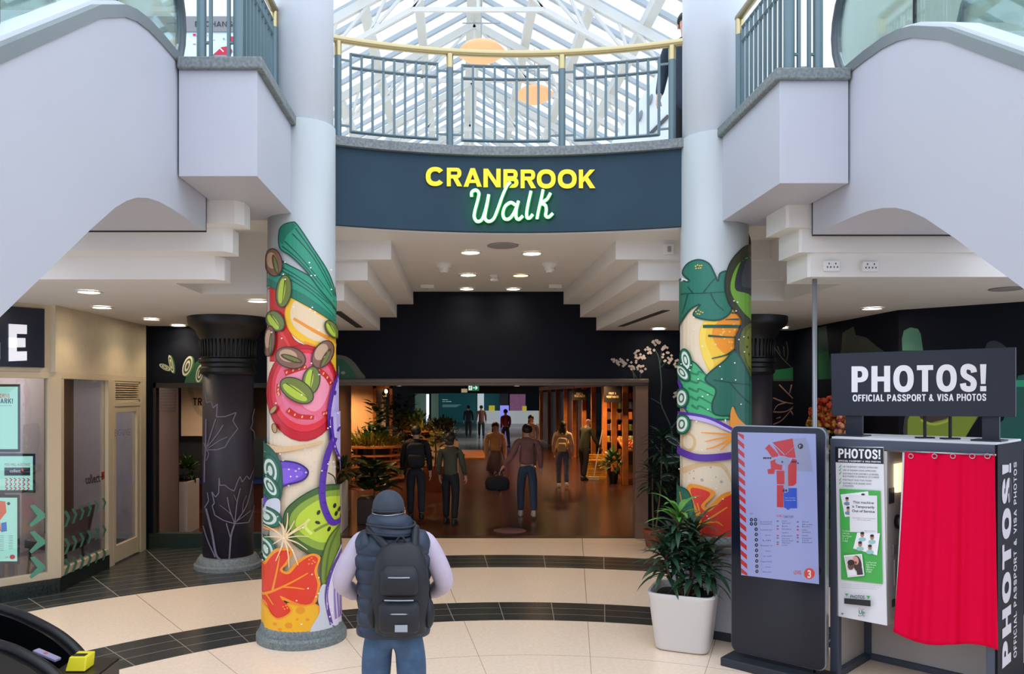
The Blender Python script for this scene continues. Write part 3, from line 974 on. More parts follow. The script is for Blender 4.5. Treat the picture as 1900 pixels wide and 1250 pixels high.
# ground of the painting, all round
a.frame(0, 0, 1)
a.poly([(500, 640), (560, 610), (620, 600), (690, 610), (690, 1164), (430, 1164), (430, 600), (470, 600)], MURAL_BG, False)
a.frame(480, 400, 2.976)
a.poly([(15, 400), (45, 398), (110, 395), (175, 440), (155, 560), (200, 690), (300, 740), (200, 800), (45, 800), (15, 780)], RED, outline=DRED, ow=5)
a.stroke([(45, 560), (130, 650), (180, 740)], 14, (236, 72, 66))
a.poly([(420, 380), (450, 360), (450, 560), (425, 520)], RED, False)
# yellow bulb
a.poly([(180, 460), (150, 545), (175, 640), (240, 700), (330, 740), (425, 720), (455, 640), (425, 590), (330, 540), (240, 490)], YELC, outline=(226, 160, 40), ow=4)
a.poly([(196, 480), (178, 560), (210, 630), (300, 690), (380, 690), (415, 640), (405, 590), (330, 550), (245, 500)], CREAMC)
a.stroke([(195, 572), (290, 630), (385, 676)], 14, ORA, 22)
a.stroke([(250, 700), (300, 720), (330, 735)], 14, ORA)
a.poly([(385, 640), (420, 690), (450, 740), (450, 820), (400, 870), (390, 760)], YELC, outline=ORA, ow=5)
# leek
a.poly([(20, 190), (43, 180), (100, 210), (150, 268), (300, 355), (425, 480), (450, 560), (450, 640), (425, 595), (330, 535), (200, 465), (110, 412), (45, 372), (20, 370)], TEAL, outline=DG, ow=7)
a.poly([(45, 330), (120, 380), (250, 440), (420, 560), (425, 590), (330, 535), (200, 465), (110, 412), (45, 372)], TEAL2)
for pts in ([(45, 240), (150, 300), (300, 400), (420, 510)], [(45, 300), (160, 350), (300, 440), (420, 550)], [(60, 270), (200, 350), (380, 480)]):
    a.stroke(pts, 6, DG, 3)
a.poly([(125, 185), (120, 100), (140, 62), (185, 48), (215, 62), (300, 190), (380, 310), (425, 430), (440, 520), (420, 500), (330, 405), (260, 310), (180, 230)], TEAL, outline=DG, ow=7)
a.poly([(125, 150), (122, 100), (140, 64), (185, 50), (205, 66), (190, 90), (160, 120), (140, 165)], TEAL2)
for pts in ([(150, 150), (260, 270), (400, 440)], [(190, 110), (300, 240), (410, 430)], [(205, 80), (330, 260), (415, 420)], [(135, 175), (230, 260), (350, 400)]):
    a.stroke(pts, 6, DG, 3)
# tomato
a.ell(247, 978, 192, 262, (200, 22, 42), 0, DRED, 7, 30)
a.ell(252, 965, 176, 228, (228, 44, 58), 0, DRED, 5, 30)
a.ell(256, 957, 156, 196, (238, 104, 128), 0, None, 3, 30)
a.poly([(150, 900), (230, 850), (330, 860), (380, 940), (350, 1040), (300, 1080), (240, 1040), (290, 980), (240, 930), (180, 950), (140, 1010)], (246, 150, 170))
a.poly([(130, 960), (170, 1030), (240, 1060), (320, 1120), (240, 1130), (160, 1070)], (232, 120, 146))
for pts, w in (([(150, 870), (210, 850), (262, 835)], 34), ([(318, 850), (360, 880), (392, 930)], 30), ([(122, 930), (118, 970), (124, 990)], 24), ([(165, 1070), (220, 1105), (300, 1112)], 32), ([(345, 1095), (370, 1085), (390, 1060)], 26)):
    a.stroke(pts, w, (206, 30, 36), w * .7)
    for i in range(4):
        t = (i + .5) / 4; q = cr([Vector((*p, 0)) for p in pts], 4); p = q[int(t * (len(q) - 1))]
        a.ell(p.x, p.y, 4, 8, (246, 190, 110), 20, n=8)
# pistachios
def pist(cx, cy, rx, ry, rot):
    a.ell(cx, cy, rx, ry, OLI, rot, OLD, 6)
    r = math.radians(rot)
    a.ell(cx - rx * .25 * math.cos(r), cy - rx * .25 * math.sin(r), rx * .45, ry * .78, LIME, rot)
    a.stroke([(cx - ry * .7 * -math.sin(r), cy - ry * .7 * math.cos(r)), (cx + ry * .75 * -math.sin(r), cy + ry * .75 * math.cos(r))], 5, OLD, 2)
def shell(cx, cy, rx, ry, rot):
    a.ell(cx, cy, rx, ry, BRN, rot, DBR, 6)
    r = math.radians(rot)
    a.ell(cx - rx * .2, cy - ry * .15, rx * .6, ry * .6, (200, 164, 132), rot)
    a.ell(cx + rx * .25 * math.cos(r), cy + ry * .2 + rx * .2 * math.sin(r), rx * .3, ry * .75, (92, 60, 50), rot)
    a.ell(cx + rx * .3 * math.cos(r), cy + ry * .22 + rx * .25 * math.sin(r), rx * .16, ry * .6, OLI, rot)
shell(95, 260, 44, 78, -12); pist(148, 423, 38, 88, 6); pist(105, 583, 42, 62, -32); pist(392, 622, 32, 52, -32)
shell(76, 692, 28, 84, 4); shell(183, 787, 56, 76, -68); shell(343, 765, 48, 82, 26)
pist(284, 910, 42, 76, 8); pist(214, 965, 56, 92, -52)
a.ell(100, 1070, 12, 26, (190, 150, 84), 35, DBR, 4); a.ell(106, 1172, 12, 26, (190, 150, 84), -10, DBR, 4)
# purple onion edge
a.poly([(425, 870), (455, 850), (455, 1260), (395, 1260), (380, 1180), (385, 1050)], LIL)
a.stroke([(440, 850), (400, 930), (376, 1040), (372, 1140), (384, 1255)], 16, PUR)
a.stroke([(405, 1190), (420, 1200), (450, 1260)], 10, PUR)
a.ell(403, 978, 6, 14, PUR, 10)
# lower part
a.frame(470, 780, 2.842)
a.poly([(75, 120), (150, 135), (250, 125), (345, 105), (345, 120), (250, 145), (150, 165), (75, 165)], (226, 186, 138))
a.poly([(50, 250), (150, 212), (222, 215), (268, 240), (284, 272), (255, 310), (150, 352), (90, 460), (50, 440)], (112, 76, 196), outline=(58, 34, 112), ow=9)
a.poly([(165, 252), (220, 248), (262, 268), (235, 300), (170, 322)], (138, 96, 218))
def slice_(cx, cy, rx, ry, rot):
    a.ell(cx, cy, rx, ry, (36, 108, 78), rot, DG, 7)
    a.ell(cx, cy, rx * .68, ry * .74, (214, 226, 214), rot); a.ell(cx, cy, rx * .46, ry * .52, (60, 112, 88), rot); a.ell(cx, cy, rx * .24, ry * .32, (206, 222, 206), rot)
a.poly([(40, 130), (90, 125), (140, 180), (165, 260), (160, 400), (110, 420), (40, 330)], (30, 96, 72), outline=DG, ow=6)
slice_(112, 262, 44, 84, -8); slice_(112, 345, 34, 66, -28)
a.poly([(100, 420), (155, 410), (150, 500), (80, 500)], (206, 210, 218))
slice_(95, 508, 72, 52, 12); slice_(92, 680, 50, 72, -14)
a.stroke([(78, 572), (150, 566)], 9, ORA)
# halved green fruit
a.poly([(176, 545), (182, 470), (230, 410), (300, 362), (370, 340), (440, 358), (480, 420), (480, 640), (440, 690), (345, 712), (260, 672), (200, 610)], (72, 104, 50), outline=(44, 70, 40), ow=6)
a.poly([(200, 540), (210, 480), (250, 430), (310, 392), (375, 372), (440, 385), (470, 440), (470, 620), (430, 660), (350, 680), (275, 640), (222, 590)], (140, 168, 60))
a.poly([(228, 540), (240, 490), (280, 446), (330, 415), (385, 402), (440, 420), (462, 470), (460, 590), (420, 630), (350, 640), (290, 610), (250, 575)], (190, 212, 60))
a.stroke([(290, 510), (270, 545), (300, 590)], 14, (222, 236, 120))
a.stroke([(310, 575), (360, 550), (415, 536)], 14, (128, 144, 50))
for x, y, r in ((330, 480, 20), (405, 456, 8), (326, 532, -60), (378, 574, 20), (412, 500, 10), (428, 482, 20)):
    a.ell(x, y, 8, 13, (34, 44, 26), r)
a.stroke([(372, 275), (400, 300), (412, 345)], 6, (52, 60, 40))
a.poly([(480, 540), (440, 560), (382, 612), (346, 720), (342, 850), (372, 870), (410, 740), (480, 660)], (124, 146, 56), outline=(70, 92, 44), ow=7)
a.stroke([(430, 570), (380, 680), (360, 840)], 10, (92, 118, 48))
# purple loop
a.poly([(384, -20), (460, -20), (460, 270), (436, 242), (402, 140)], LIL)
a.stroke([(390, -20), (393, 60), (408, 150), (445, 250)], 13, PUR)
a.stroke([(404, 92), (368, 190), (348, 320), (350, 430), (378, 520), (408, 548), (460, 530)], 30, PUR)
a.stroke([(418, 60), (432, 42), (460, 60)], 12, PUR)
for x, y in ((372, 210), (362, 260), (352, 320), (350, 380), (355, 430), (372, 490)):
    a.stroke([(x - 8, y), (x + 6, y + 2)], 4, (60, 30, 110))
# red leaf
a.poly([(60, 760), (85, 750), (120, 690), (155, 660), (216, 664), (196, 735), (172, 768), (196, 778), (236, 722), (300, 690), (338, 716), (322, 780), (338, 862), (312, 955), (250, 960), (176, 930), (214, 984), (162, 1034), (122, 1022), (88, 968), (60, 960)], ORA)
a.poly([(60, 772), (90, 764), (125, 706), (158, 676), (204, 676), (186, 730), (160, 776), (200, 792), (246, 734), (298, 702), (326, 724), (310, 782), (324, 862), (300, 944), (250, 948), (160, 908), (206, 980), (160, 1022), (126, 1010), (98, 956), (60, 930)], (228, 60, 36))
a.stroke([(76, 925), (160, 868), (282, 790)], 13, ORA, 6); a.stroke([(128, 885), (146, 790), (160, 700)], 10, ORA, 5)
a.stroke([(172, 860), (220, 862), (268, 872)], 9, ORA, 5); a.stroke([(100, 912), (116, 935), (132, 960)], 9, ORA, 5)
for x, y in ((288, 720), (298, 712), (305, 728), (286, 742), (300, 742), (312, 736), (176, 962), (188, 956), (182, 974), (194, 968), (310, 940)):
    a.ell(x, y, 4.5, 4.5, (250, 140, 60), n=8)
# yellow slice
a.poly([(60, 985), (98, 975), (126, 1014), (160, 1028), (212, 985), (196, 945), (252, 958), (312, 956), (330, 1000), (292, 1096), (60, 1096)], (246, 182, 34), outline=ORA, ow=8)
for x, y, r in ((250, 980, 20), (200, 1058, 16), (140, 1058, 9), (162, 1082, 8), (236, 1026, 6), (280, 1030, 8)):
    a.ell(x, y, r, r, (236, 152, 30), n=14)
a.poly([(342, 860), (372, 880), (365, 960), (388, 1096), (292, 1096), (332, 1000), (325, 930)], (204, 208, 216))
a.poly([(400, 740), (480, 640), (480, 1080), (385, 1080), (362, 960), (372, 850)], (226, 216, 236))
a.stroke([(470, 650), (400, 760), (368, 860), (362, 950), (384, 1080)], 15, (94, 66, 150))
for x0, x1 in ((398, 405), (412, 420), (428, 432)):
    a.stroke([(x0 + 16, 770), (x0, 900), (x1, 1060)], 6, (150, 126, 190), 10)
# star flower
for x, y, w in ((196, 475, 9), (225, 515, 8), (290, 512, 11), (278, 540, 9), (286, 600, 8), (280, 668, 9), (240, 745, 9), (202, 758, 9), (146, 728, 8), (96, 612, 9), (92, 548, 9), (160, 520, 7), (135, 642, 8), (172, 530, 7)):
    a.stroke([(180, 606), ((180 + x) / 2 + 6, (606 + y) / 2 - 8), (x, y)], w, (246, 214, 168), 3)
# sprinkles
a.frame(0, 0, 1)
rs = random.Random(3)
for i in range(46):
    px, py = rs.uniform(500, 618), rs.uniform(470, 1150)
    a.ell(px, py, 1.3, 1.3, WHT, n=8)
for i in range(16):
    a.ell(rs.uniform(510, 610), rs.uniform(830, 900), 1.6, 1.6, (206, 200, 190), n=8)
a.build('mural', cl)

cr_ = column(XR, YR, 'right round column painted with a teal leaf, avocado and orange slice', RR_, 0)
a = Art(cyl_map(XR, YR, RR_), (1200, 1450, 7.0))
a.frame(1240, 450, 2.273)
a.poly([(-60, 300), (55, 290), (120, 260), (200, 250), (400, 280), (400, 1224), (-60, 1224)], MURAL_BG, False)
a.poly([(60, 820), (90, 800), (120, 830), (115, 870), (80, 890), (58, 860)], (226, 190, 140)); a.ell(88, 842, 22, 30, MURAL_BG)
a.poly([(60, 960), (140, 925), (230, 930), (262, 990), (262, 1010), (220, 945), (140, 945), (60, 985)], (228, 192, 144))
for x, y, r in ((145, 1000, 7), (222, 1004, 6), (112, 996, 4), (180, 945, 4), (95, 976, 3), (200, 985, 3), (112, 965, 3), (240, 960, 3)):
    a.ell(x, y, r, r, (180, 178, 172), n=10)
# orange slice
a.poly([(280, 280), (205, 318), (150, 338), (134, 400), (148, 480), (186, 556), (232, 500), (310, 400), (330, 320)], (250, 200, 60))
a.poly([(270, 292), (210, 335), (185, 380), (205, 440), (250, 470), (300, 400), (312, 330)], (246, 150, 30))
a.poly([(150, 345), (166, 345), (160, 420), (190, 500), (186, 548), (150, 480), (136, 400)], (252, 218, 90))
for i in range(16): a.ell(rs.uniform(200, 290), rs.uniform(345, 450), 4, 4, (252, 196, 90), n=8)
GR = (24, 82, 64)
a.stroke([(150, 354), (220, 356), (310, 356)], 13, GR); a.stroke([(170, 394), (230, 400), (300, 402)], 9, GR, 4); a.stroke([(184, 490), (240, 475), (275, 450)], 4, GR, 9); a.stroke([(236, 286), (262, 300), (300, 298)], 8, GR, 3)
a.stroke([(236, 328), (290, 326)], 3, GR, 8)
# teal leaf
T1, T1D = (38, 116, 96), (20, 72, 60)
a.poly([(20, 150), (55, 138), (66, 148), (98, 158), (68, 116), (88, 82), (132, 72), (172, 92), (192, 130), (208, 168), (216, 136), (246, 128), (264, 162), (262, 280), (222, 326), (160, 326), (112, 302), (140, 262), (100, 278), (55, 330), (20, 350)], T1, outline=T1D, ow=7)
a.poly([(60, 150), (66, 134), (98, 158)], (240, 242, 240), False)
for p in ([(60, 205), (150, 215), (250, 212)], [(150, 215), (180, 175), (205, 150)], [(110, 210), (90, 180)], [(180, 218), (200, 260), (230, 290)], [(90, 208), (80, 250), (66, 290)]):
    a.stroke(p, 6, T1D, 3)
for x, y in ((122, 98), (130, 94), (138, 98), (146, 98), (124, 108), (134, 108), (142, 108), (124, 290), (134, 286), (142, 292), (130, 300), (138, 302), (150, 296)):
    a.ell(x, y, 3.4, 3.4, (222, 190, 84), n=8)
# avocado
a.poly([(400, -20), (327, 8), (288, 42), (250, 100), (234, 180), (250, 262), (300, 332), (272, 410), (286, 520), (327, 600), (400, 640)], (52, 56, 36), outline=(34, 36, 30), ow=5)
a.poly([(400, 30), (322, 60), (276, 110), (254, 190), (272, 250), (327, 316), (400, 320)], (114, 168, 50))
a.poly([(400, 20), (327, 36), (288, 100), (270, 190), (300, 212), (400, 200)], (40, 44, 48))
a.poly([(400, 60), (330, 60), (302, 120), (296, 180), (320, 190), (400, 170)], (66, 70, 78))
a.poly([(400, 330), (320, 345), (288, 410), (296, 500), (327, 570), (400, 600)], (96, 104, 36))
a.poly([(400, 350), (327, 360), (306, 420), (312, 490), (340, 540), (400, 560)], (124, 128, 40))
for x, y in ((322, 400), (318, 440), (325, 470)): a.ell(x, y, 3, 6, (44, 48, 24), n=8)
# bright green toothed leaf, purple onion, slices
a.poly([(20, 500), (60, 498), (112, 500), (160, 556), (206, 620), (192, 690), (252, 742), (95, 720), (70, 600), (20, 560)], (70, 176, 116), outline=GR, ow=6)
for i in range(5):
    y0 = 540 + i * 36
    a.stroke([(84 + i * 6, y0), (130, y0 + 16), (138, y0 + 4), (190, y0 + 34)], 10, (38, 128, 88), 5)
a.poly([(160, 572), (232, 500), (276, 464), (340, 590), (400, 700), (400, 860), (290, 780), (266, 690), (252, 726), (196, 722), (186, 680), (200, 620)], (34, 104, 84), outline=T1D, ow=7)
a.stroke([(190, 580), (250, 590), (330, 600)], 6, T1D); a.stroke([(250, 590), (290, 640), (330, 680)], 5, T1D)
a.poly([(262, 690), (284, 740), (340, 800), (340, 840), (262, 790), (252, 740)], ORA)
a.poly([(20, 720), (95, 722), (190, 740), (262, 780), (262, 800), (180, 762), (95, 745), (20, 760)], LIL)
a.stroke([(20, 560), (60, 590), (84, 700)], 14, PUR)
a.stroke([(20, 720), (95, 722), (180, 740), (268, 790)], 12, PUR)
def slice2(cx, cy, rx, ry, rot):
    a.ell(cx, cy, rx, ry, (50, 140, 100), rot, GR, 6); a.ell(cx, cy, rx * .7, ry * .78, (232, 240, 232), rot)
    a.ell(cx, cy, rx * .42, ry * .5, (60, 120, 90), rot); a.ell(cx, cy, rx * .24, ry * .32, (232, 240, 232), rot)
slice2(86, 492, 21, 48, -12); slice2(72, 545, 22, 44, -34); slice2(70, 655, 28, 42, 4); slice2(72, 768, 32, 42, 8)
a.stroke([(20, 870), (60, 884), (140, 906), (262, 893), (340, 880)], 30, (92, 52, 156))
for p in ([(262, 806), (200, 802), (146, 800)], [(256, 815), (200, 826), (160, 838)], [(256, 822), (200, 856), (164, 868)], [(258, 826), (232, 856), (214, 872)]):
    a.stroke(p, 9, ORA, 3)
# red leaf
a.poly([(120, 1222), (136, 1172), (98, 1062), (110, 1020), (196, 1046), (160, 1100), (172, 1110), (232, 1050), (300, 1060), (300, 1224)], ORA, outline=ORA, ow=3)
a.poly([(132, 1224), (146, 1172), (110, 1062), (118, 1034), (180, 1052), (146, 1106), (176, 1128), (238, 1064), (300, 1072), (300, 1224)], (228, 54, 40))
a.stroke([(110, 1224), (160, 1172), (240, 1108)], 11, ORA, 5); a.stroke([(150, 1180), (200, 1170), (224, 1186)], 8, ORA, 4); a.stroke([(146, 1185), (140, 1130), (132, 1096)], 8, ORA, 4)
a.poly([(20, 1040), (62, 1038), (98, 1052), (118, 1120), (110, 1190), (62, 1200), (20, 1200)], (44, 108, 88), outline=GR, ow=6)
a.stroke([(66, 1060), (76, 1120), (74, 1190)], 4, ORA)
a.frame(0, 0, 1)
for i in range(44):
    a.ell(rs.uniform(1268, 1380), rs.uniform(560, 980), 1.3, 1.3, WHT, n=8)
a.build('mural', cr_)
o_ = MB().lathe([(RR_ + .07, .84), (RR_ + .065, .88), (RR_ + .03, .94), (RR_ + .01, .96), (RR_ - .02, .96)], (XR, YR, 0), 48).build('base', mat('base_stone', (112, 122, 122), .5), cr_, smooth=True)
# boxed-in foot of the right column: white cabinet with grey top
def rotbox(c, u, s0, s1, f0, f1, z0, z1):
    u = Vector((u[0], u[1], 0)).normalized(); b = Vector((-u.y, u.x, 0)); c = Vector((c[0], c[1], 0))
    return [c + u * s + b * f + Vector((0, 0, z)) for s, f, z in ((s0, f0, z0), (s1, f0, z0), (s1, f1, z0), (s0, f1, z0))], Vector((0, 0, z1 - z0))
UC = (0.82, -0.57)
MB().prism(*rotbox((XR, YR), UC, -.32, .50, -.41, .42, .08, .80)).build('plinth', WHITE2, cr_, bevel=.01)
MB().prism(*rotbox((XR, YR), UC, -.31, .49, -.40, .41, 0, .08)).build('plinth_skirting', mat('dark_skirting', (52, 58, 64), .5), cr_)
MB().prism(*rotbox((XR, YR), UC, -.34, .52, -.43, .44, .80, .845)).build('plinth_top', mat('plinth_top_grey', (120, 124, 126), .4, noise=.1), cr_, bevel=.008)

# ------------------------------------------------------------------ dark pillars further back
DPIL = mat('dark_pillar_paint', (44, 40, 50), 0.5, noise=0.08, nscale=2)
DCAP = mat('black_capital', (20, 20, 22), 0.45)
def pillar(x, y, label):
    t = thing('dark_pillar', label, 'column', (x, y, 0)); r = 0.325
    MB().lathe([(r, 0.1), (r, 2.6)], (x, y, 0), 48).build('shaft', DPIL, t, smooth=True)
    cap = MB().lathe([(r + .01, 2.52), (r + .035, 2.55), (r + .035, 2.60), (r + .015, 2.62), (r + .015, 2.66), (r + .05, 2.68), (r + .05, 2.72), (r + .02, 2.74), (r + .03, 2.98), (r + .06, 3.02), (r + .10, 3.10), (r + .17, 3.15), (r + .19, 3.20), (r + .19, 3.268)], (x, y, 0), 48).build('capital', DCAP, t, smooth=True)
    smooth_by_angle(cap, 35)
    fl = MB()
    for i in range(40):
        an = 2 * PI * i / 40
        fl.tube([(x + (r + .028) * math.cos(an), y + (r + .028) * math.sin(an), 2.75), (x + (r + .034) * math.cos(an), y + (r + .034) * math.sin(an), 2.97)], 0.012, 6)
    fl.build('fluting', DCAP, cap, smooth=True)
    b = MB().lathe([(r + .11, 0), (r + .11, .05), (r + .08, .07), (r + .075, .1), (r + .04, .15), (r + .01, .16), (r - .01, .16)], (x, y, 0), 48).build('base', STONE, t, smooth=True)
    smooth_by_angle(b, 30)
    return t
pl = pillar(-3.03, 10.3, 'dark purple pillar with grey line drawn leaves and black fluted capital, left')
pillar(3.79, 10.3, 'dark pillar with black fluted capital behind the digital map totem')
a = Art(cyl_map(-3.03, 10.3, 0.326), (360, 490, 6.0))
a.frame(260, 600, 2.717)
LG = (112, 104, 122)
def wig(pts, w=5): a.stroke(pts, w, LG)
def zig(pts, w=5):
    for p, q in zip(pts[:-1], pts[1:]): a.stroke([p, q], w, LG)
zig([(332, 350), (340, 400), (362, 392), (372, 425), (392, 405), (388, 470), (430, 468), (482, 448), (466, 490), (490, 530), (448, 585), (430, 620), (390, 634), (338, 636), (326, 600)])
wig([(338, 636), (360, 560), (385, 480)]); wig([(345, 620), (390, 560), (420, 510)]); wig([(345, 630), (400, 590), (440, 570)], 4)
wig([(338, 480), (336, 636), (332, 700), (330, 800)], 7); wig([(340, 690), (352, 655), (340, 636)], 5)
zig([(345, 850), (352, 890), (342, 910), (330, 930)])
zig([(402, 775), (405, 812), (428, 810), (448, 828), (472, 842), (486, 800), (500, 770), (510, 800), (532, 770), (545, 790), (570, 740)])
zig([(402, 775), (400, 850), (385, 870), (368, 845), (380, 900), (370, 915), (382, 960), (420, 985), (474, 1005), (540, 1008), (556, 975), (570, 930)])
wig([(474, 1005), (450, 930), (440, 870)]); wig([(474, 1005), (485, 900), (500, 830)]); wig([(474, 1005), (530, 920), (560, 800)]); wig([(474, 1000), (520, 970), (552, 950)], 4)
wig([(460, 960), (430, 930), (405, 910)], 3); wig([(486, 900), (470, 860)], 3); wig([(510, 950), (515, 900), (530, 870)], 3); wig([(455, 960), (445, 900)], 3)
wig([(474, 1005), (458, 1060), (452, 1130), (448, 1195)], 8); wig([(435, 1000), (448, 1050), (456, 1085)], 5)
wig([(342, 930), (370, 1050), (390, 1160), (425, 1190)], 10); wig([(328, 1020), (350, 1090), (385, 1170)], 6)
zig([(570, 430), (556, 480), (560, 500), (548, 530), (566, 550), (570, 590)])
a.build('leaf_drawing', pl)
# ------------------------------------------------------------------ recessed downlights
LAMPW = mat('downlight_glow', (255, 246, 232), 0.4, emit=22.0, ecol=(255, 240, 216))
LAMPY = mat('downlight_glow_warm', (255, 226, 170), 0.4, emit=12.0, ecol=(255, 214, 140))
TRIM = mat('downlight_trim', (225, 222, 216), 0.4)
def downlight(x, y, z, label, group, power=26, warm=False, r=0.10, angle=125, colr=(1.0, 0.78, 0.54)):
    t = thing('downlight', label, 'ceiling light', (x, y, z), group)
    MB().lathe([(r, z - .004), (r + .028, z - .004), (r + .03, z - .012), (r + .004, z - .016), (r, z - .004)], (x, y, 0), 24, cap=False).build('trim_ring', TRIM, t, smooth=True)
    MB().lathe([(0, z - .006), (r, z - .006)], (x, y, 0), 24, cap=False).build('lamp_disc', LAMPY if warm else LAMPW, t)
    if power:
        ld = bpy.data.lights.new('lamp_light', 'SPOT'); ld.energy = power; ld.spot_size = math.radians(angle); ld.spot_blend = 0.7
        ld.color = colr; ld.shadow_soft_size = 0.08
        lo = bpy.data.objects.new('lamp_light', ld); COL.objects.link(lo); lo.parent = t; lo.location = (0, 0, -.03)
    return t
def ceil_pt(px, py, z):
    d = F * (z - H) / (CY - py); return ((px - CX) * d / F, d)
gl = 'downlights in the raised ceiling before the market'
for px, py, lab, w in ((873, 467, 'round downlight, left one of the pair nearest under the navy fascia', 0), (987, 469, 'round downlight, right one of the pair nearest under the navy fascia', 0),
                       (869, 509, 'round downlight left of the smoke detector in the raised ceiling', 0), (966, 510, 'round yellowish downlight right of the smoke detector in the raised ceiling', 1),
                       (866, 535, 'round downlight at the left, closest to the dark wall over the market', 0), (952, 536, 'round downlight at the right, closest to the dark wall over the market', 0)):
    x, y = ceil_pt(px, py, 3.88); downlight(x, min(y, 11.95), 3.88, lab, gl, 15, bool(w))
gl = 'downlights in the low ceiling at the left'
for px, py, lab in ((165, 540, 'leftmost large downlight in the low ceiling beside the left escalator'), (189, 569, 'second downlight from the left in the low ceiling, in front of the shop corner'),
                    (281, 591, 'downlight in the low ceiling above the cream shop door'), (352, 608, 'small downlight at the left edge of the black capital'),
                    (478, 557, 'downlight tucked behind the left painted column')):
    x, y = ceil_pt(px, py, 3.27); downlight(x, min(y, 11.35), 3.27, lab, gl, 24)
gl = 'downlights in the low ceiling at the right'
for px, py, lab in ((1618, 571, 'bright downlight in the low ceiling above the photos sign'), (1222, 609, 'small downlight over the white flower mural left of the right column'),
                    (1450, 607, 'small downlight at the right edge of the black capital')):
    x, y = ceil_pt(px, py, 3.27); downlight(x, min(y, 12.0), 3.27, lab, gl, 24)

# ------------------------------------------------------------------ small fittings on the ceiling and beams
FIT = mat('fitting_white', (226, 224, 220), 0.5); FITG = mat('fitting_grey', (150, 148, 146), 0.6)
x, y = ceil_pt(917, 510, 3.88)
t = thing('smoke_detector', 'white smoke detector hanging in the middle of the raised ceiling', 'smoke detector', (x, y, 3.78))
MB().lathe([(.06, 3.88), (.06, 3.865), (.045, 3.86), (.045, 3.83)], (x, y, 0), 20).build('mount', FIT, t, smooth=True)
MB().lathe([(.05, 3.83), (.055, 3.815), (.05, 3.80), (.02, 3.79)], (x, y, 0), 20).build('sensor_head', FIT, t, smooth=True)
for px, lab in ((824, 'stepped white beacon on the raised ceiling, left of the downlights'), (1020, 'stepped white beacon on the raised ceiling, right of the downlights')):
    x, y = ceil_pt(px, 489, 3.88)
    t = thing('ceiling_beacon', lab, 'beacon', (x, y, 3.76), 'stepped white beacons')
    MB().lathe([(.10, 3.88), (.10, 3.86), (.085, 3.855), (.08, 3.83)], (x, y, 0), 20).build('mount', FIT, t)
    MB().lathe([(.065, 3.83), (.062, 3.80), (.05, 3.79), (.045, 3.77), (.02, 3.765)], (x, y, 0), 20).build('sounder', FIT, t)
for px, lab in ((793, 'small white emergency light box at the left end of the dark wall'), (1030, 'small white emergency light box at the right end of the dark wall')):
    x, y = ceil_pt(px, 528, 3.88)
    t = thing('emergency_light', lab, 'emergency light', (x, y, 3.82), 'white emergency light boxes')
    MB().box((x - .1, y - .05, 3.825), (x + .1, y + .05, 3.88)).build('housing', FIT, t, bevel=.008)
    MB().lathe([(.015, 3.818), (.012, 3.826)], (x, y, 0), 12).build('lens', FITG, t)
x, y = ceil_pt(933, 455, 3.88)
put_tags(MB().lathe([(.16, 3.879), (.17, 3.872), (.15, 3.866), (.02, 3.866)], (x, y, 0), 28).build('ceiling_speaker', FITG), 'flat round grey speaker grille set in the raised ceiling', 'speaker')
x, y = ceil_pt(1868, 535, 3.27)
put_tags(MB().lathe([(.14, 3.269), (.15, 3.262), (.13, 3.256), (.02, 3.256)], (x, y, 0), 28).build('ceiling_speaker', FITG), 'round grey speaker grille in the low ceiling near the right escalator', 'speaker')
def hatch_line(name, label, pts, z, w):
    m = MB()
    for a, b in pts:
        (x0, y0), (x1, y1) = ceil_pt(*a, z), ceil_pt(*b, z)
        m.beam((x0, y0, z - .004), (x1, y1, z - .004), w, .006)
    return put_tags(m.build(name, mat('vent_dark', (60, 56, 54), .6)), label, 'vent')
hatch_line('slot_vent', 'black slot vent in the low ceiling beside the right column', [((1152, 605), (1236, 575))], 3.27, .09)
hatch_line('slot_vent', 'black slot vent in the low ceiling beside the left painted column', [((625, 577), (667, 607))], 3.27, .10)
def socket(px, py, y, label, w=.13):
    p = P(px, py, y)
    t = thing('wall_socket', label, 'socket', tuple(p), 'white sockets on the stepped beams')
    MB().box((p.x - w / 2, y - .035, p.z - .045), (p.x + w / 2, y + .001, p.z + .045)).build('face_plate', FIT, t, bevel=.006)
    for dx in (-w * .22, w * .22):
        s = MB()
        for ex, ez in ((0, .018), (-.014, -.012), (.014, -.012)):
            s.box((p.x + dx + ex - .004, y - .037, p.z + ez - .007), (p.x + dx + ex + .004, y - .034, p.z + ez + .007))
        s.build('pin_holes', BLACK, t)
socket(1612, 495, 6.74, 'lone white socket on the lowest beam above the photos sign')
socket(1541, 494, 6.74, 'white socket at the top of the slim grey pole, on the beam')
p = P(1240, 463, 8.23)
t = thing('switch_box', 'small white switch box on the top beam left of the right column', 'switch', tuple(p))
MB().box((p.x - .05, 8.19, p.z - .055), (p.x + .05, 8.235, p.z + .055)).build('back_box', FIT, t, bevel=.006)
MB().box((p.x - .02, 8.184, p.z - .03), (p.x + .02, 8.195, p.z + .03)).build('rocker', FITG, t, bevel=.004)

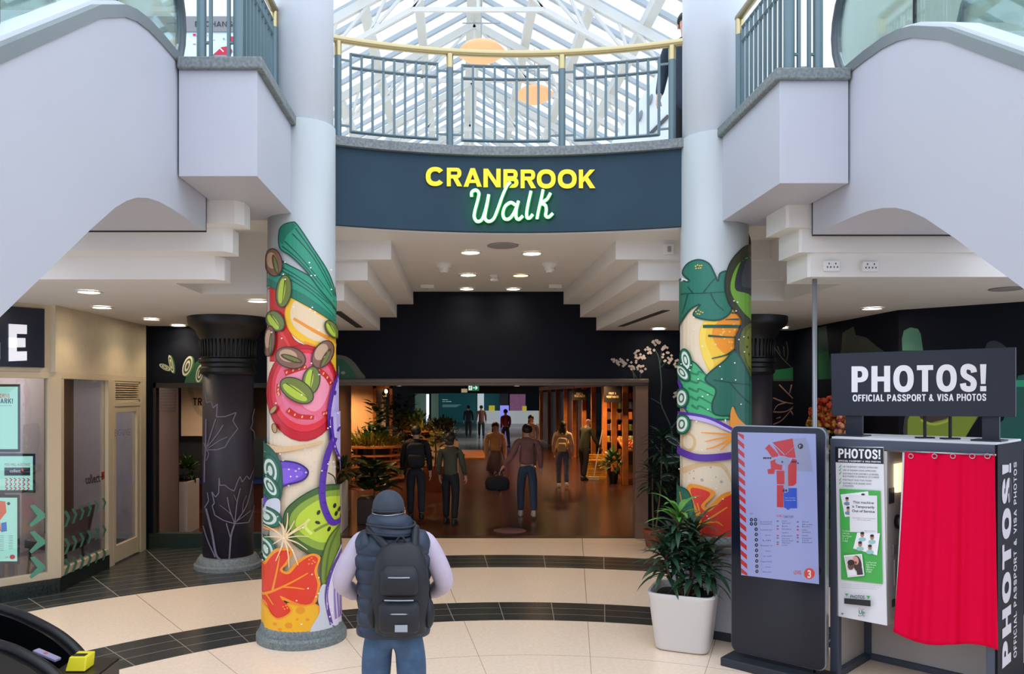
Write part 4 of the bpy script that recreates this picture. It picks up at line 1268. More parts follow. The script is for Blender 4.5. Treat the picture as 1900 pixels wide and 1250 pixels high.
# ------------------------------------------------------------------ saucer pendants under the glass roof
PEND = mat('orange_saucer', (200, 150, 108), 0.5, emit=0.62, ecol=(255, 190, 132))
def saucer(px, py, d, r, label):
    p = P(px, py, d)
    t = thing('saucer_pendant', label, 'pendant light', tuple(p), 'orange saucer pendants')
    MB().lathe([(0.02, p.z - .19), (r * .35, p.z - .17), (r * .75, p.z - .08), (r, p.z + .0), (r * .75, p.z + .12), (r * .3, p.z + .17), (.02, p.z + .18)], (p.x, p.y, 0), 32).build('shade', PEND, t, smooth=True)
    MB().tube([(p.x, p.y, p.z + .17), (p.x, p.y, 10.75 - abs(p.x - RX) * PT)], .012, 6).build('cord', STEEL, t)
    MB().tube([(p.x - .35, p.y, p.z + .55), (p.x + .35, p.y, p.z + .55)], .012, 6).build('spreader', STEEL, t)
saucer(893, 98, 14.5, .45, 'larger orange saucer pendant crossing the brass handrail of the balcony')
saucer(992, 177, 17.5, .43, 'smaller orange saucer pendant seen through the balcony railing')
# ------------------------------------------------------------------ digital map totem
KP = Plane((2.294, 6.58), (0.72, -0.69))
KU, KN = KP.u, KP.n
def uvz(pl, s, z, off=0.0): return pl.a + pl.u * s + pl.n * off + Vector((0, 0, z))
def rrect(x0, z0, x1, z1, r, n=5):
    out = []
    for cx, cz, a0 in ((x1 - r, z0 + r, -90), (x1 - r, z1 - r, 0), (x0 + r, z1 - r, 90), (x0 + r, z0 + r, 180)):
        for i in range(n + 1):
            an = math.radians(a0 + 90 * i / n); out.append((cx + r * math.cos(an), cz + r * math.sin(an)))
    return out
ks1 = (KP(1532, 1000) - KP.a); ks1.z = 0; KW = ks1.length
totem = thing('map_totem', 'freestanding black digital totem showing a red and blue floor map on a lilac screen', 'totem', tuple(uvz(KP, KW / 2, 0)))
MB().prism([uvz(KP, s, z, -.012) for s, z in rrect(0, .10, KW, 2.0, .06)], KN * -.06).build('back_shell', mat('totem_silver', (160, 164, 170), .3, .8), totem, bevel=.004)
MB().prism([uvz(KP, s, z, .0) for s, z in rrect(.008, .108, KW - .008, 1.992, .055)], KN * -.013).build('front_glass', mat('totem_black_glass', (12, 18, 34), .12, spec=.4), totem)
MB().prism([uvz(KP, s, z, .13) for s, z in ((-.03, 0), (KW + .03, 0), (KW + .03, .07), (-.03, .07))], KN * -.30).build('base_plate', mat('totem_base', (44, 50, 58), .45, .3), totem, bevel=.008)
MB().prism([uvz(KP, s, z, -.02) for s, z in ((.1, .06), (KW - .1, .06), (KW - .1, .13), (.1, .13))], KN * -.05).build('foot', BLACK, totem)
a = Art(KP, None, 0.0004, emit=0.55, tag='screen')
a.frame(1340, 770, 2.604)
a.step = .0006
a.poly([(75, 82), (452, 90), (468, 816), (92, 772)], (168, 178, 238), False)
RD, SG = (206, 44, 48), (158, 164, 206)
for i in range(16):
    y = 70 + i * 44.5; x = 75 + (y - 82) * .0246
    y2 = lambda v: max(84 if v < 84 else v, 84)
    pts = [(x, max(y, 84)), (x + 30, max(y + 26, 84)), (x + 31, min(y + 50, 776)), (x + 1, min(y + 24, 772))]
    if y + 24 > 770: pts = [(x, y), (x + 30, y + 26 if y + 26 < 776 else 776), (x + 1, 772)]
    a.poly(pts, RD, False)
a.poly([(342, 116), (400, 108), (418, 160), (430, 232), (438, 272), (360, 268)], SG, False)
a.poly([(240, 132), (340, 112), (356, 206), (322, 205), (302, 198), (280, 196), (256, 156)], RD, False)
a.poly([(206, 162), (226, 140), (272, 190), (268, 200), (240, 204), (216, 168)], RD, False)
a.poly([(232, 222), (258, 212), (290, 240), (288, 266), (256, 262), (250, 284), (222, 284), (218, 262), (236, 258)], RD, False)
a.poly([(262, 268), (300, 268), (302, 334), (264, 334)], RD, False)
a.poly([(318, 246), (340, 208), (360, 216), (358, 330), (342, 342), (318, 342)], RD, False)
a.poly([(264, 338), (296, 338), (296, 446), (264, 444)], RD, False)
a.poly([(296, 352), (360, 352), (362, 450), (330, 450), (318, 458), (308, 450), (298, 446)], (36, 84, 216), False)
a.ell(290, 222, 34, 18, SG); a.poly([(302, 236), (316, 236), (320, 370), (300, 376)], SG, False)
a.stroke([(240, 132), (300, 190)], 4, (168, 178, 238)); a.stroke([(352, 150), (300, 196)], 2, SG)
a.ell(378, 150, 13, 13, (24, 24, 40)); a.text('P', 372, 157, 14, (230, 232, 250))
for x in (202, 211, 222, 233, 338, 346, 355): a.ell(x, 207 if x < 300 else 225, 5, 5, (30, 30, 50), n=10)
a.ell(290, 226, 4, 5, (40, 40, 60), n=8); a.ell(366, 232, 4, 4, (30, 30, 50), n=8)
for x in (297, 309): a.ell(x, 364, 5, 6, (30, 30, 50), n=10)
a.text('Your Location', 302, 402, 7, (170, 200, 255), 52); a.text('Cranbrook Walk', 302, 414, 7, (170, 200, 255), 54)
a.text('KEY', 135, 480, 9, (80, 86, 130), 14)
a.text('LEVEL 3', 262, 492, 11, (200, 60, 76), 34, .02); a.text('DIRECTORY', 299, 496, 11, (70, 76, 124), 46, .02)
INK = (44, 46, 80)
for i, y in enumerate((505, 525, 551, 576, 602, 627, 653, 678, 704, 730, 754)):
    for x in ((141, 161) if i < 2 else (163 + i * .5,)): a.ell(x, y, 8, 9, (32, 34, 54), n=14); a.ell(x, y, 3, 4, (150, 158, 210), n=8)
    if i > 1: a.text(('Male toilet', 'Female toilet', 'Accessible toilet', 'Info point', 'Lift', 'Stairs', 'Escalators', 'Car park', 'Shopmobility', 'Cash machine', 'Help point')[i], 208 - (i % 3) * 12, y + 6, 7, INK, 26 + (i % 3) * 16)
a.text('Male and Female toilet', 182, 518, 7, INK, 60); a.text('Changing places', 182, 528, 7, INK, 58)
for j, (x0, ys) in enumerate(((289, (514, 524, 538, 552, 568, 584, 596, 606, 616, 626)), (386, (518, 530, 540, 556, 566, 582, 594, 604, 614)))):
    for i, y in enumerate(ys):
        a.text(('Fashion', 'Shoes', 'Books', 'Gifts', 'Jewellery', 'Health', 'Home', 'Food hall', 'Market', 'Services')[i], x0, y + i * .5, 7, INK, 24 + (i * 17 + j * 9) % 30)
        if i % 3 != 1: a.rect(x0 - 26, y - 6, x0 - 16, y + 1, (200, 60, 76) if i % 2 else (110, 112, 160))
a.text('LEVEL', 346, 768, 18, (200, 60, 66), 38, .02)
a.ell(421, 765, 26, 27, (226, 78, 62), n=28); a.text('3', 412, 785, 38, (236, 226, 246), 18, .03)
a.build('screen', totem, 'lit lilac screen with red and blue map')

# ------------------------------------------------------------------ photo booth
BP = Plane((2.974, 6.25), (0.677, -0.736))
BU, BB = BP.u, -BP.n
BLEN, BDEP, BZ = 1.128, 0.73, 1.905
booth = thing('photo_booth', 'photo booth with blue grey frame, red curtain and poster panel', 'photo booth', tuple(uvz(BP, BLEN / 2, 0, -BDEP / 2)))
def bbox(s0, s1, f0, f1, z0, z1):
    return [uvz(BP, s0, z0, -f0), uvz(BP, s1, z0, -f0), uvz(BP, s1, z0, -f1), uvz(BP, s0, z0, -f1)], Vector((0, 0, z1 - z0))
pw = .065
for s in (0, BLEN - pw):
    for f in (0, BDEP - pw):
        MB().prism(*bbox(s, s + pw, f, f + pw, 0, BZ - .07)).build('post', GREYB, booth, bevel=.004)
for f in (0, BDEP - pw):
    MB().prism(*bbox(0, BLEN, f, f + pw, BZ - .075, BZ)).build('top_rail', GREYB, booth, bevel=.004)
    if f: MB().prism(*bbox(pw, BLEN - pw, f, f + pw, 0, .05)).build('floor_rail', GREYB, booth, bevel=.004)
for s in (0, BLEN - pw):
    MB().prism(*bbox(s, s + pw, pw, BDEP - pw, BZ - .075, BZ)).build('side_top_rail', GREYB, booth, bevel=.004)
    MB().prism(*bbox(s, s + pw, pw, BDEP - pw, 0, .05)).build('side_floor_rail', GREYB, booth, bevel=.004)
MB().prism(*bbox(.01, BLEN - .01, .01, BDEP - .01, BZ, BZ + .015)).build('roof_panel', mat('booth_roof', (218, 220, 224), .5), booth)
INNER = mat('booth_inner', (196, 190, 184), .6)
MB().prism(*bbox(pw, BLEN - pw, BDEP - .03, BDEP - .015, .05, BZ - .075)).build('back_panel', INNER, booth)
MB().prism(*bbox(BLEN - .012, BLEN + .004, .0, BDEP, .0, BZ)).build('side_panel', mat('booth_side', (13, 12, 22), .6, spec=.15), booth)
MB().prism(*bbox(.004, .016, pw, BDEP - pw, .05, BZ - .075)).build('inner_side_panel', INNER, booth)
def sof(px, py=1000):
    v = BP(px, py) - BP.a; v.z = 0; return v.dot(BU)
# machine behind the poster
m0, m1 = sof(1551), sof(1646)
zt = BP(1551, 832).z; zb = BP(1600, 1152).z
MB().prism(*bbox(m0 + .005, m1, -.0, .42, zb, zt)).build('machine_body', mat('machine_grey', (188, 184, 182), .5), booth, bevel=.004)
SP = Plane(tuple(uvz(BP, m1 + .002, 0)[:2]), (BB.x, BB.y))
if SP.n.dot(BU) < 0: SP.n = -SP.n
def sbox(f0, f1, z0, z1, th, name, m, lab=None):
    MB().prism([uvz(BP, m1, z, -f) for f, z in ((f0, z0), (f1, z0), (f1, z1), (f0, z1))], BU * th).build(name, m, booth, label=lab, bevel=.003)
sbox(.14, .36, 1.50, 1.72, .03, 'light_panel', mat('booth_light', (255, 232, 200), .4, emit=1.3, ecol=(255, 222, 176)), 'lit cream light panel')
sbox(.03, .14, 1.42, 1.54, .006, 'notice_plate', mat('dark_plate', (40, 42, 48), .5))
q = uvz(BP, m1, 1.27, -.2)
lens = MB(); M4 = Matrix.Translation(q) @ BU.to_track_quat('Z', 'Y').to_matrix().to_4x4()
lens.loops([[M4 @ Vector((r * math.cos(2 * PI * j / 20), r * math.sin(2 * PI * j / 20), z)) for j in range(20)] for r, z in ((.055, 0), (.055, .05), (.045, .055), (.045, .09), (.03, .092), (.028, .07))])
lens.build('camera_lens', BLACK, booth, smooth=True)
sbox(.12, .2, 1.02, 1.10, .006, 'coin_slot', FITG); sbox(.14, .17, .78, .98, .01, 'card_slot', FITG); sbox(.10, .16, .62, .68, .006, 'button_plate', mat('dark_plate', (40, 42, 48), .5)); sbox(.24, .40, .42, .66, .008, 'cash_tray', FITG)
# poster panel
a = Art(BP, None, .0005, .4, tag='poster')
pp = MB().prism([BP(px, py, .012) for px, py in ((1550, 829), (1639, 829), (1646, 1160), (1556, 1143))], BP.n * -.012).build('poster_panel', mat('poster_white', (226, 226, 230), .4), booth)
a.layer = 28
a.frame(1530, 780, 2.976)
PB = (24, 26, 38)
a.poly([(58, 144), (324, 151), (326, 240), (60, 230)], PB, False)
W8 = (240, 240, 244)
a.block('PHOTOS!', 76, 206, 52, W8, 232, .2, .72, .1, .03)
a.block('OFFICIAL PASSPORT & VISA PHOTOS', 76, 226, 9, W8, 234, .2, .8, .1, .03)
TX = (120, 122, 128); GN = (54, 168, 76)
for s, y, w in (('UK PASSPORT OFFICE APPROVED', 258, 194), ('USA & INDIAN VISAS APPROVED', 277, 186), ("SUITABLE FOR DRIVER'S LICENSES,", 296, 200), ('BUS PASSES & GENERAL ID CARDS', 311, 200), ('PORTRAIT AND FUN POSES', 331, 160), ('SUITABLE FOR BABIES AND', 349, 158), ('CHILDREN', 364, 60)):
    a.text(s, 100, y, 9, TX, w, .01, 2.0)
for y in (252, 270, 290, 324, 342): a.stroke([(80, y), (84, y + 6), (92, y - 8)], 3, GN)
a.poly([(82, 376), (308, 388), (320, 902), (92, 876)], (70, 176, 78), False)
def face(cx, cy, s, skin, shirt, hair):
    a.ell(cx, cy + s * 1.5, s * 1.2, s * .7, shirt, n=14); a.ell(cx, cy, s * .62, s * .82, skin, n=14); a.ell(cx, cy - s * .5, s * .64, s * .45, hair, n=14)
a.poly([(88, 408), (240, 390), (256, 515), (112, 532)], W8, False)
face(124, 436, 15, (196, 150, 124), (110, 140, 170), (50, 40, 36)); face(130, 488, 15, (196, 150, 124), (110, 140, 170), (50, 40, 36)); a.ell(212, 408, 10, 6, (50, 44, 44))
a.poly([(136, 412), (290, 414), (292, 622), (140, 614)], (228, 228, 232), False)
DK = (52, 54, 62)
for s, y, w in (('This machine', 456, 116), ('is Temporarily', 480, 124), ('Out of Service', 504, 126)): a.text(s, 214 - w / 2, y, 14, DK, w, .02, 2.5)
a.text('We apologise for any inconvenience', 152, 538, 5, TX, 126, 0, 2.5); a.text('while we make repairs', 178, 549, 5, TX, 78, 0, 2.5); a.text('pop up camera', 222, 610, 5, TX, 56, 0, 2)
a.poly([(180, 618), (306, 622), (290, 744), (158, 706)], W8, False)
for x, y in ((208, 630), (262, 644), (196, 682), (250, 700)): face(x, y, 17, (176, 124, 100), (150, 200, 196), (44, 36, 34))
for i, s in enumerate(('4 x Instant', 'USA Visa', 'Size Photos', '2" x 2"', '7.00')): a.text(s, 98, 612 + i * 14, 9, (206, 236, 206), (48, 40, 50, 34, 30)[i], .01, 3)
a.poly([(106, 744), (206, 736), (220, 856), (128, 866)], W8, False)
a.poly([(112, 750), (201, 743), (213, 850), (132, 860)], (214, 206, 202), False)
a.ell(180, 790, 24, 46, (58, 42, 40), -12); a.ell(172, 772, 16, 24, (214, 158, 138), -14); a.ell(172, 784, 6, 8, (150, 40, 48)); a.ell(146, 800, 18, 24, (104, 72, 60), 6); a.ell(146, 784, 20, 16, (44, 34, 32)); a.poly([(126, 826), (168, 824), (176, 852), (132, 858)], (238, 238, 238), False); a.poly([(176, 820), (206, 812), (212, 850), (180, 852)], (56, 44, 50), False)
for i, s in enumerate(('1 x Portrait', 'Size Photo', '150mm x', '100mm', '7.00')): a.text(s, 228, 786 + i * 13, 9, (206, 236, 206), (58, 56, 46, 36, 30)[i], .01, 3)
for i in range(3): a.text('Use these machines to take passport and portrait photographs today', 92, 902 + i * 10, 4, TX, 224 - i * 14, 0, 3)
a.poly([(110, 954), (132, 955), (122, 970)], GN, False); a.poly([(230, 966), (253, 968), (242, 986)], GN, False)
a.text('PHOTOS', 142, 980, 19, DK, 78, .02, 3)
a.poly([(108, 980), (254, 992), (254, 1026), (108, 1010)], (22, 24, 30), False)
a.text('Pop', 188, 1045, 13, (200, 150, 150), 30, .03, 3); a.text('Up', 188, 1066, 20, (40, 140, 120), 34, .05, 3); a.text('BOOTHS', 186, 1080, 8, DK, 36, .02, 3); a.ell(98, 1066, 7, 5, TX)
a.build('poster_print', booth)
# curtain
CUR = mat('red_curtain', (222, 0, 58), 0.8, spec=.1)
def curt(px0, px1, pxb0, pxb1, y0a, y0b, y1a, y1b, off, waves, amp):
    def f(u, v):
        pxt = px0 + (px1 - px0) * u; pxb = pxb0 + (pxb1 - pxb0) * u
        pyt = y0a + (y0b - y0a) * u; pyb = y1a + (y1b - y1a) * u + 10 * math.sin(u * 5.5) * 1
        px = pxt + (pxb - pxt) * (v ** 1.3); py = pyt + (pyb - pyt) * v
        w = amp * (0.45 + 0.55 * v) * (math.sin(u * waves * 2 * PI) + 0.5 * math.sin(u * waves * 3.3 * PI + 1 + v))
        return BP(px, py, off + w)
    return f
mc = MB().grid(curt(1679, 1846, 1658, 1852, 838, 842, 1172, 1213, .03, 4.2, .016), 70, 40)
oc = mc.build('curtain', CUR, booth, smooth=True)
md = oc.modifiers.new('thick', 'SOLIDIFY'); md.thickness = .004
ml = MB().grid(curt(1675, 1689, 1661, 1676, 836, 838, 1135, 1140, .012, .5, .004), 8, 30)
ol = ml.build('curtain_lining', mat('lining_white', (222, 220, 222), .7), booth, smooth=True)
md = ol.modifiers.new('thick', 'SOLIDIFY'); md.thickness = .004
MB().tube([BP(1646, 836, .035), BP(1848, 844, .035)], .007, 8).build('curtain_rod', STEEL, booth, smooth=True)
for px in (1690, 1734, 1768, 1804, 1832):
    c = BP(px, 846, .05)
    MB().tube([c + BU * (.016 * math.cos(2 * PI * j / 14)) + Vector((0, 0, .016 * math.sin(2 * PI * j / 14))) for j in range(14)], .004, 6, closed=True).build('curtain_ring', STEEL, booth, smooth=True)
# writing up the side panel
EPd = BB
def side(px, py, off):    # px runs up the panel in metres*1000, py across
    return uvz(BP, BLEN + .005 + off, px / 1000.0, -py / 1000.0)
LB = mat('booth_letters', (196, 190, 196), .5)
block_letters('side_lettering', 'PHOTOS!', LB, booth, side, 330, 340, 235, 1430, .24, .78, .12, .003)
block_letters('side_lettering', 'OFFICIAL PASSPORT & VISA PHOTOS', LB, booth, side, 330, 500, 80, 1430, .16, .8, .2, .003)
# sign on the roof
QP = Plane(tuple((BP.a + BB * .18)[:2]), (BU.x, BU.y))
bsign = thing('booth_sign', 'dark sign board reading PHOTOS! standing on the roof of the photo booth', 'sign', tuple(QP(1715, 806)[:2]) + (BZ + .015,))
NB = mat('sign_navy', (19, 26, 42), .5)
bz = BZ + .015
MB().prism([QP(px, py) for px, py in ((1541, 656), (1884, 644), (1884, 773), (1543, 771))], BB * .03).build('board', NB, bsign, bevel=.004)
for px0, px1 in ((1566, 1597), (1820, 1852)):
    a0, a1 = QP(px0, 740), QP(px1, 740)
    MB().prism([Vector((a0.x, a0.y, bz)) + BB * .03, Vector((a1.x, a1.y, bz)) + BB * .03, Vector((a1.x, a1.y, bz)) + BB * .06, Vector((a0.x, a0.y, bz)) + BB * .06], (0, 0, .5)).build('support_post', NB, bsign)
    MB().prism([Vector((a0.x, a0.y, bz)) - BU * .05 - BB * .06, Vector((a1.x, a1.y, bz)) + BU * .03 - BB * .06, Vector((a1.x, a1.y, bz)) + BU * .03 + BB * .14, Vector((a0.x, a0.y, bz)) - BU * .05 + BB * .14], (0, 0, .012)).build('foot_plate', NB, bsign)
WL_ = mat('sign_white_letter', (238, 236, 240), .4)
def qs(px, py, off): return QP(px, py - (px - 1580) * .018 * max(0, (772 - py) / 100.0), off)
block_letters('lettering', 'PHOTOS!', WL_, bsign, qs, 1580, 727.5, 48, 250, .215, .72, .11, .006)
block_letters('lettering', 'OFFICIAL PASSPORT & VISA PHOTOS', WL_, bsign, qs, 1582, 744.5, 12.5, 248, .2, .74, .1, .004)
for px in (1716, 1763):
    a0 = QP(px, 740, -.075)
    put_tags(MB().box((a0.x - .008, a0.y - .008, bz + .006), (a0.x + .008, a0.y + .008, bz + .20)).box((a0.x - .06, a0.y - .03, bz), (a0.x + .06, a0.y + .03, bz + .012)).build('sign_strut', BLACK),
             'thin black strut with a foot on the photo booth roof, ' + ('left one' if px < 1740 else 'right one'), 'strut', 'struts under the photos sign')

# ------------------------------------------------------------------ slim pole
sp = thing('slim_pole', 'slim grey pole running from floor to beam behind the map totem', 'pole', (3.13, 6.86, 0))
MB().lathe([(.02, .02), (.02, 3.27)], (3.13, 6.86, 0), 14).build('shaft', mat('pole_grey', (150, 154, 158), .4, .5), sp, smooth=True)
MB().lathe([(.05, 0), (.05, .015), (.022, .03)], (3.13, 6.86, 0), 16).build('foot', STEEL, sp)

# ------------------------------------------------------------------ white pot with dragon plant
px_, py_ = 2.03, 7.02
pot = thing('potted_dragon_plant', 'leafy dark green dragon plant in a white square tapered pot beside the map totem', 'plant', (px_, py_, 0))
R20 = Matrix.Rotation(math.radians(-24), 3, 'Z')
pm = MB()
prof = [(.02, 0), (.20, .0), (.225, .015), (.235, .05), (.285, .47), (.295, .50), (.29, .515), (.27, .515), (.26, .49), (.255, .455), (.02, .45)]
pm.loft([((px_, py_, z), r, r, R20) for r, z in prof], 40, True, 6.0)
o = pm.build('pot', mat('pot_white', (208, 204, 200), .35), pot, smooth=True); smooth_by_angle(o, 40)
MB().loft([((px_, py_, .452), .25, .25, R20), ((px_, py_, .462), .24, .24, R20)], 30, True, 5).build('soil', mat('soil', (42, 36, 32), .9, noise=.4, nscale=40), pot)
LEAFD = mat('leaf_dark_green', (34, 66, 44), .4, noise=.35, nscale=14); LEAFB = mat('leaf_bright_green', (84, 142, 56), .4, noise=.2, nscale=10)
STEMM = mat('stem_brown', (104, 84, 60), .8)
rp = random.Random(11)
def dragon(t, x, y, z0, stems, bright=None, scale=1.0, mats=None, n=46):
    sm, lm, bm_ = MB(), MB(), MB()
    for (dx, dy, h) in stems:
        top = Vector((x + dx, y + dy, z0 + h)); b = Vector((x + dx * .25, y + dy * .25, z0 - .03))
        mid = b.lerp(top, .5) + Vector((dx * .3, dy * .3, 0))
        MB().tube(cr([b, mid, top], 5), .012 * scale, 6).build('stem', STEMM, t, smooth=True)
        for i in range(n):
            tt = (i / n) ** .8
            p = top + Vector((0, 0, -.30 * scale * (1 - tt)))
            an = i * 2.4 + rp.uniform(-.2, .2); el = -.2 + 1.15 * tt + rp.uniform(-.15, .15)
            d = Vector((math.cos(an) * math.cos(el), math.sin(an) * math.cos(el), math.sin(el)))
            tgt = bm_ if (bright and (dx, dy, h) == bright and tt > .6) else lm
            tgt.leaf(p, d, rp.uniform(.22, .36) * scale, .05 * scale, rp.uniform(.7, 1.5), .2, 6)
    lm.build('foliage', (mats or [LEAFD])[0], t, smooth=True)
    if bright: bm_.build('young_foliage', LEAFB, t, smooth=True, label='bright green young leaves')
    else: bm_.bm.free()
dragon(pot, px_, py_, .46, [(-.05, 0, .74), (.10, .05, .60), (-.17, -.05, .46), (.05, -.12, .40), (.20, -.08, .44), (-.06, .12, .52)], (-.05, 0, .74), 1.0, n=44)

# ------------------------------------------------------------------ dim plants by the right jamb of the market
def terracotta(t, x, y, r, h, m=None):
    o = MB().lathe([(.02, 0), (r * .7, 0), (r * .95, h * .8), (r, h * .8), (r, h), (r * .88, h), (r * .85, h * .85), (.02, h * .84)], (x, y, 0), 24).build('pot', m or mat('terracotta', (136, 66, 40), .7), t, smooth=True)
    smooth_by_angle(o, 35)
x, y = 2.90, 11.6
t = thing('potted_dragon_plant', 'shadowy dragon plant in a terracotta pot by the right jamb of the market', 'plant', (x, y, 0)); terracotta(t, x, y, .15, .26)
dragon(t, x, y, .25, [(.12, 0, 1.42), (.0, .05, .9)], None, 1.15, n=40)
def bush(t, c, r, n, size, m, name='foliage', hz=1.0, rr=None):
    q = rr or rp; mb = MB(); c = Vector(c)
    for i in range(n):
        v = Vector((q.gauss(0, 1), q.gauss(0, 1), q.gauss(0, 1))).normalized() * (q.random() ** .33)
        p = c + Vector((v.x * r, v.y * r, v.z * r * hz))
        d = (v + Vector((q.uniform(-.6, .6), q.uniform(-.6, .6), q.uniform(-.1, .9)))).normalized()
        mb.leaf(p, d, size * q.uniform(.7, 1.3), size * .4, q.uniform(.2, 1), .15, 3)
    return mb.build(name, m, t, smooth=True)
x, y = 3.40, 11.82
t = thing('potted_bush', 'dark bushy plant filling the corner under the white flower mural', 'plant', (x, y, 0)); terracotta(t, x, y, .16, .28, BLACK)
bush(t, (x, y, .80), .26, 380, .11, mat('leaf_black_green', (22, 40, 24), .5, noise=.4), hz=1.7)
# ------------------------------------------------------------------ corner shop at the left
FA = Plane((-4.56, 8.91), (-0.70, -0.714))          # facet with the screens
FB = Plane((-4.56, 8.91), (0.0, 1.0))               # facet with the door, along x = -4.56
NA = FA.n
def fa_(s, z, off=0.0): return FA.a + FA.u * s + FA.n * off + Vector((0, 0, z))
def fab(s0, s1, z0, z1, o0, o1): return [fa_(s0, z0, o0), fa_(s1, z0, o0), fa_(s1, z0, o1), fa_(s0, z0, o1)], Vector((0, 0, z1 - z0))
LEN = 2.6
# bulkhead over the windows
wl = MB().prism(*fab(.0, LEN, 2.51, 3.27, -.15, 0)).box((-4.71, 8.85, 2.51), (-4.56, 11.42, 3.27)).box((-4.71, 11.3, 0), (-4.56, 11.42, 2.51))
struct('wall_left', wl, mat('cream_wall_paint', (206, 192, 164), .6, noise=.04))
struct('baseboard_left', MB().prism(*fab(-.02, LEN, 0, .17, -.12, .012)).box((-4.68, 8.90, 0), (-4.548, 10.2, .17)), mat('dark_granite', (26, 38, 36), .25, noise=.5, nscale=40))
# window 1: facet A
w1 = struct('window_1', MB().prism(*fab(.0, LEN, 2.44, 2.51, -.08, .01)).prism(*fab(0, LEN, .17, .25, -.08, .01)).prism(*fab(-.03, .11, .17, 2.51, -.09, .014)).prism(*fab(1.5, 1.58, .2, 2.48, -.08, .013)), CREAM, bevel=.004)
MB().prism(*fab(.1, LEN, .25, 2.44, -.045, -.035)).build('pane', SHOPGLASS, w1)
# window 2: facet B
def bb_(y0, y1, z0, z1, x0=-.08, x1=.008): return (-4.56 + x0, y0, z0), (-4.56 + x1, y1, z1)
w2 = struct('window_2', MB().box(*bb_(8.95, 11.3, 2.44, 2.508)).box(*bb_(8.95, 10.22, .172, .25)).box(*bb_(8.93, 9.02, .17, 2.44, x1=.013)).box(*bb_(10.17, 10.32, .0, 2.44, x1=.011)), CREAM, bevel=.004)
MB().box(*bb_(9.02, 10.17, .25, 2.44, -.045, -.035)).build('pane', SHOPGLASS, w2)
d1 = struct('door_1', MB().box(*bb_(10.36, 11.2, 2.02, 2.10, -.06, 0)).box(*bb_(10.36, 11.2, .02, .24, -.06, 0)).box(*bb_(10.36, 10.42, .02, 2.1, -.06, .003)).box(*bb_(11.1, 11.2, .02, 2.1, -.06, .003)), CREAM, bevel=.004)
MB().box(*bb_(10.42, 11.1, .24, 2.02, -.035, -.028)).build('pane', SHOPGLASS, d1)
struct('trim_door_frame', MB().box(*bb_(10.32, 10.36, 0, 2.44, -.08, .012)).box(*bb_(11.2, 11.3, 0, 2.44, -.08, .012)).box(*bb_(10.36, 11.2, 2.10, 2.16, -.08, .010)), CREAM, bevel=.004)
lv = thing('louvre_vent', 'cream louvre vent above the cream shop door', 'vent', (-4.56, 10.78, 2.16))
MB().box(*bb_(10.36, 11.2, 2.16, 2.19, -.06, .0)).box(*bb_(10.36, 11.2, 2.41, 2.44, -.06, .0)).box(*bb_(10.36, 10.40, 2.16, 2.44, -.06, .0)).box(*bb_(11.16, 11.2, 2.16, 2.44, -.06, .0)).build('frame', CREAM, lv)
for i in range(7):
    z = 2.20 + i * .031
    MB().prism([(-4.60, 10.4, z + .02), (-4.563, 10.4, z), (-4.563, 10.4, z + .007), (-4.60, 10.4, z + .027)], (0, .76, 0)).build('slat', CREAM, lv)
MB().box((-4.66, 10.38, 2.17), (-4.61, 11.18, 2.43)).build('duct', BLACK, lv)
# lettering on glass
a = Art(FB, None, .0006, .5, tag='film')
a.layer = 18
a.frame(0, 700, 2.975)
MINT = (78, 132, 110)
for y in (640, 790, 905):
    for i in range(6):
        x = 352 + i * 42; yy = y + 60 - i * 12 if y < 900 else y + 60 - i * 9
        s = 1 - i * .06
        a.poly([(x, yy + 40 * s), (x + 16 * s, yy + 34 * s), (x + 36 * s, yy + 70 * s), (x + 18 * s, yy + 122 * s), (x + 2, yy + 128 * s), (x + 20 * s, yy + 76 * s)], MINT, False)
INKG = (26, 26, 32)
a.text('collect', 474, 588, 50, INKG, 82, .02, -9); a.poly([(560, 522), (577, 516), (577, 560), (560, 566)], (190, 60, 44), False)
a.stroke([(554, 550), (574, 544)], 5, INKG); a.stroke([(564, 532), (564, 562)], 5, INKG)
a.block('EXCHANGE', 634, 324, 36, (54, 50, 52), 88, .09, .8, .1, -.06)
a.build('glass_lettering', w2)
a = Art(FA, None, .0006, .5, tag='film'); a.layer = 18
a.frame(0, 700, 2.975)
for y in (760, 905, 1045):
    a.poly([(165, y - 52), (190, y - 58), (248, y - 8), (248, y + 14), (172, y + 66), (162, y + 52), (206, y + 4)], (92, 160, 134), False)
a.build('glass_lettering', w1)
# shop sign
gs = thing('shop_sign', 'navy sign with big white letters ending in GE above the corner shop window', 'sign', tuple(fa_(.7, 2.6)))
s0 = (FA(81, 640) - FA.a); s0.z = 0; s0 = s0.length
MB().prism(*fab(s0, LEN, 2.56, 3.22, 0.0, .03)).build('board', mat('sign_dark_navy', (18, 26, 44), .2), gs)
GEM = mat('sign_lit_letter', (244, 244, 250), .4, emit=.45, ecol=(240, 242, 255))
def fsign(px, py, off): return FA(px, py, .03 + off)
def fsk(px, py, off): return fsign(px, py + (px - 40) * -.09 * (py - 640) / 60.0, off)
block_letters('lettering', 'G', GEM, gs, fsk, -44, 669, 67, 44, .27, .9, .1, .03)
block_letters('lettering', 'E', GEM, gs, fsk, 16, 669, 67, 34, .30, .9, .1, .03)
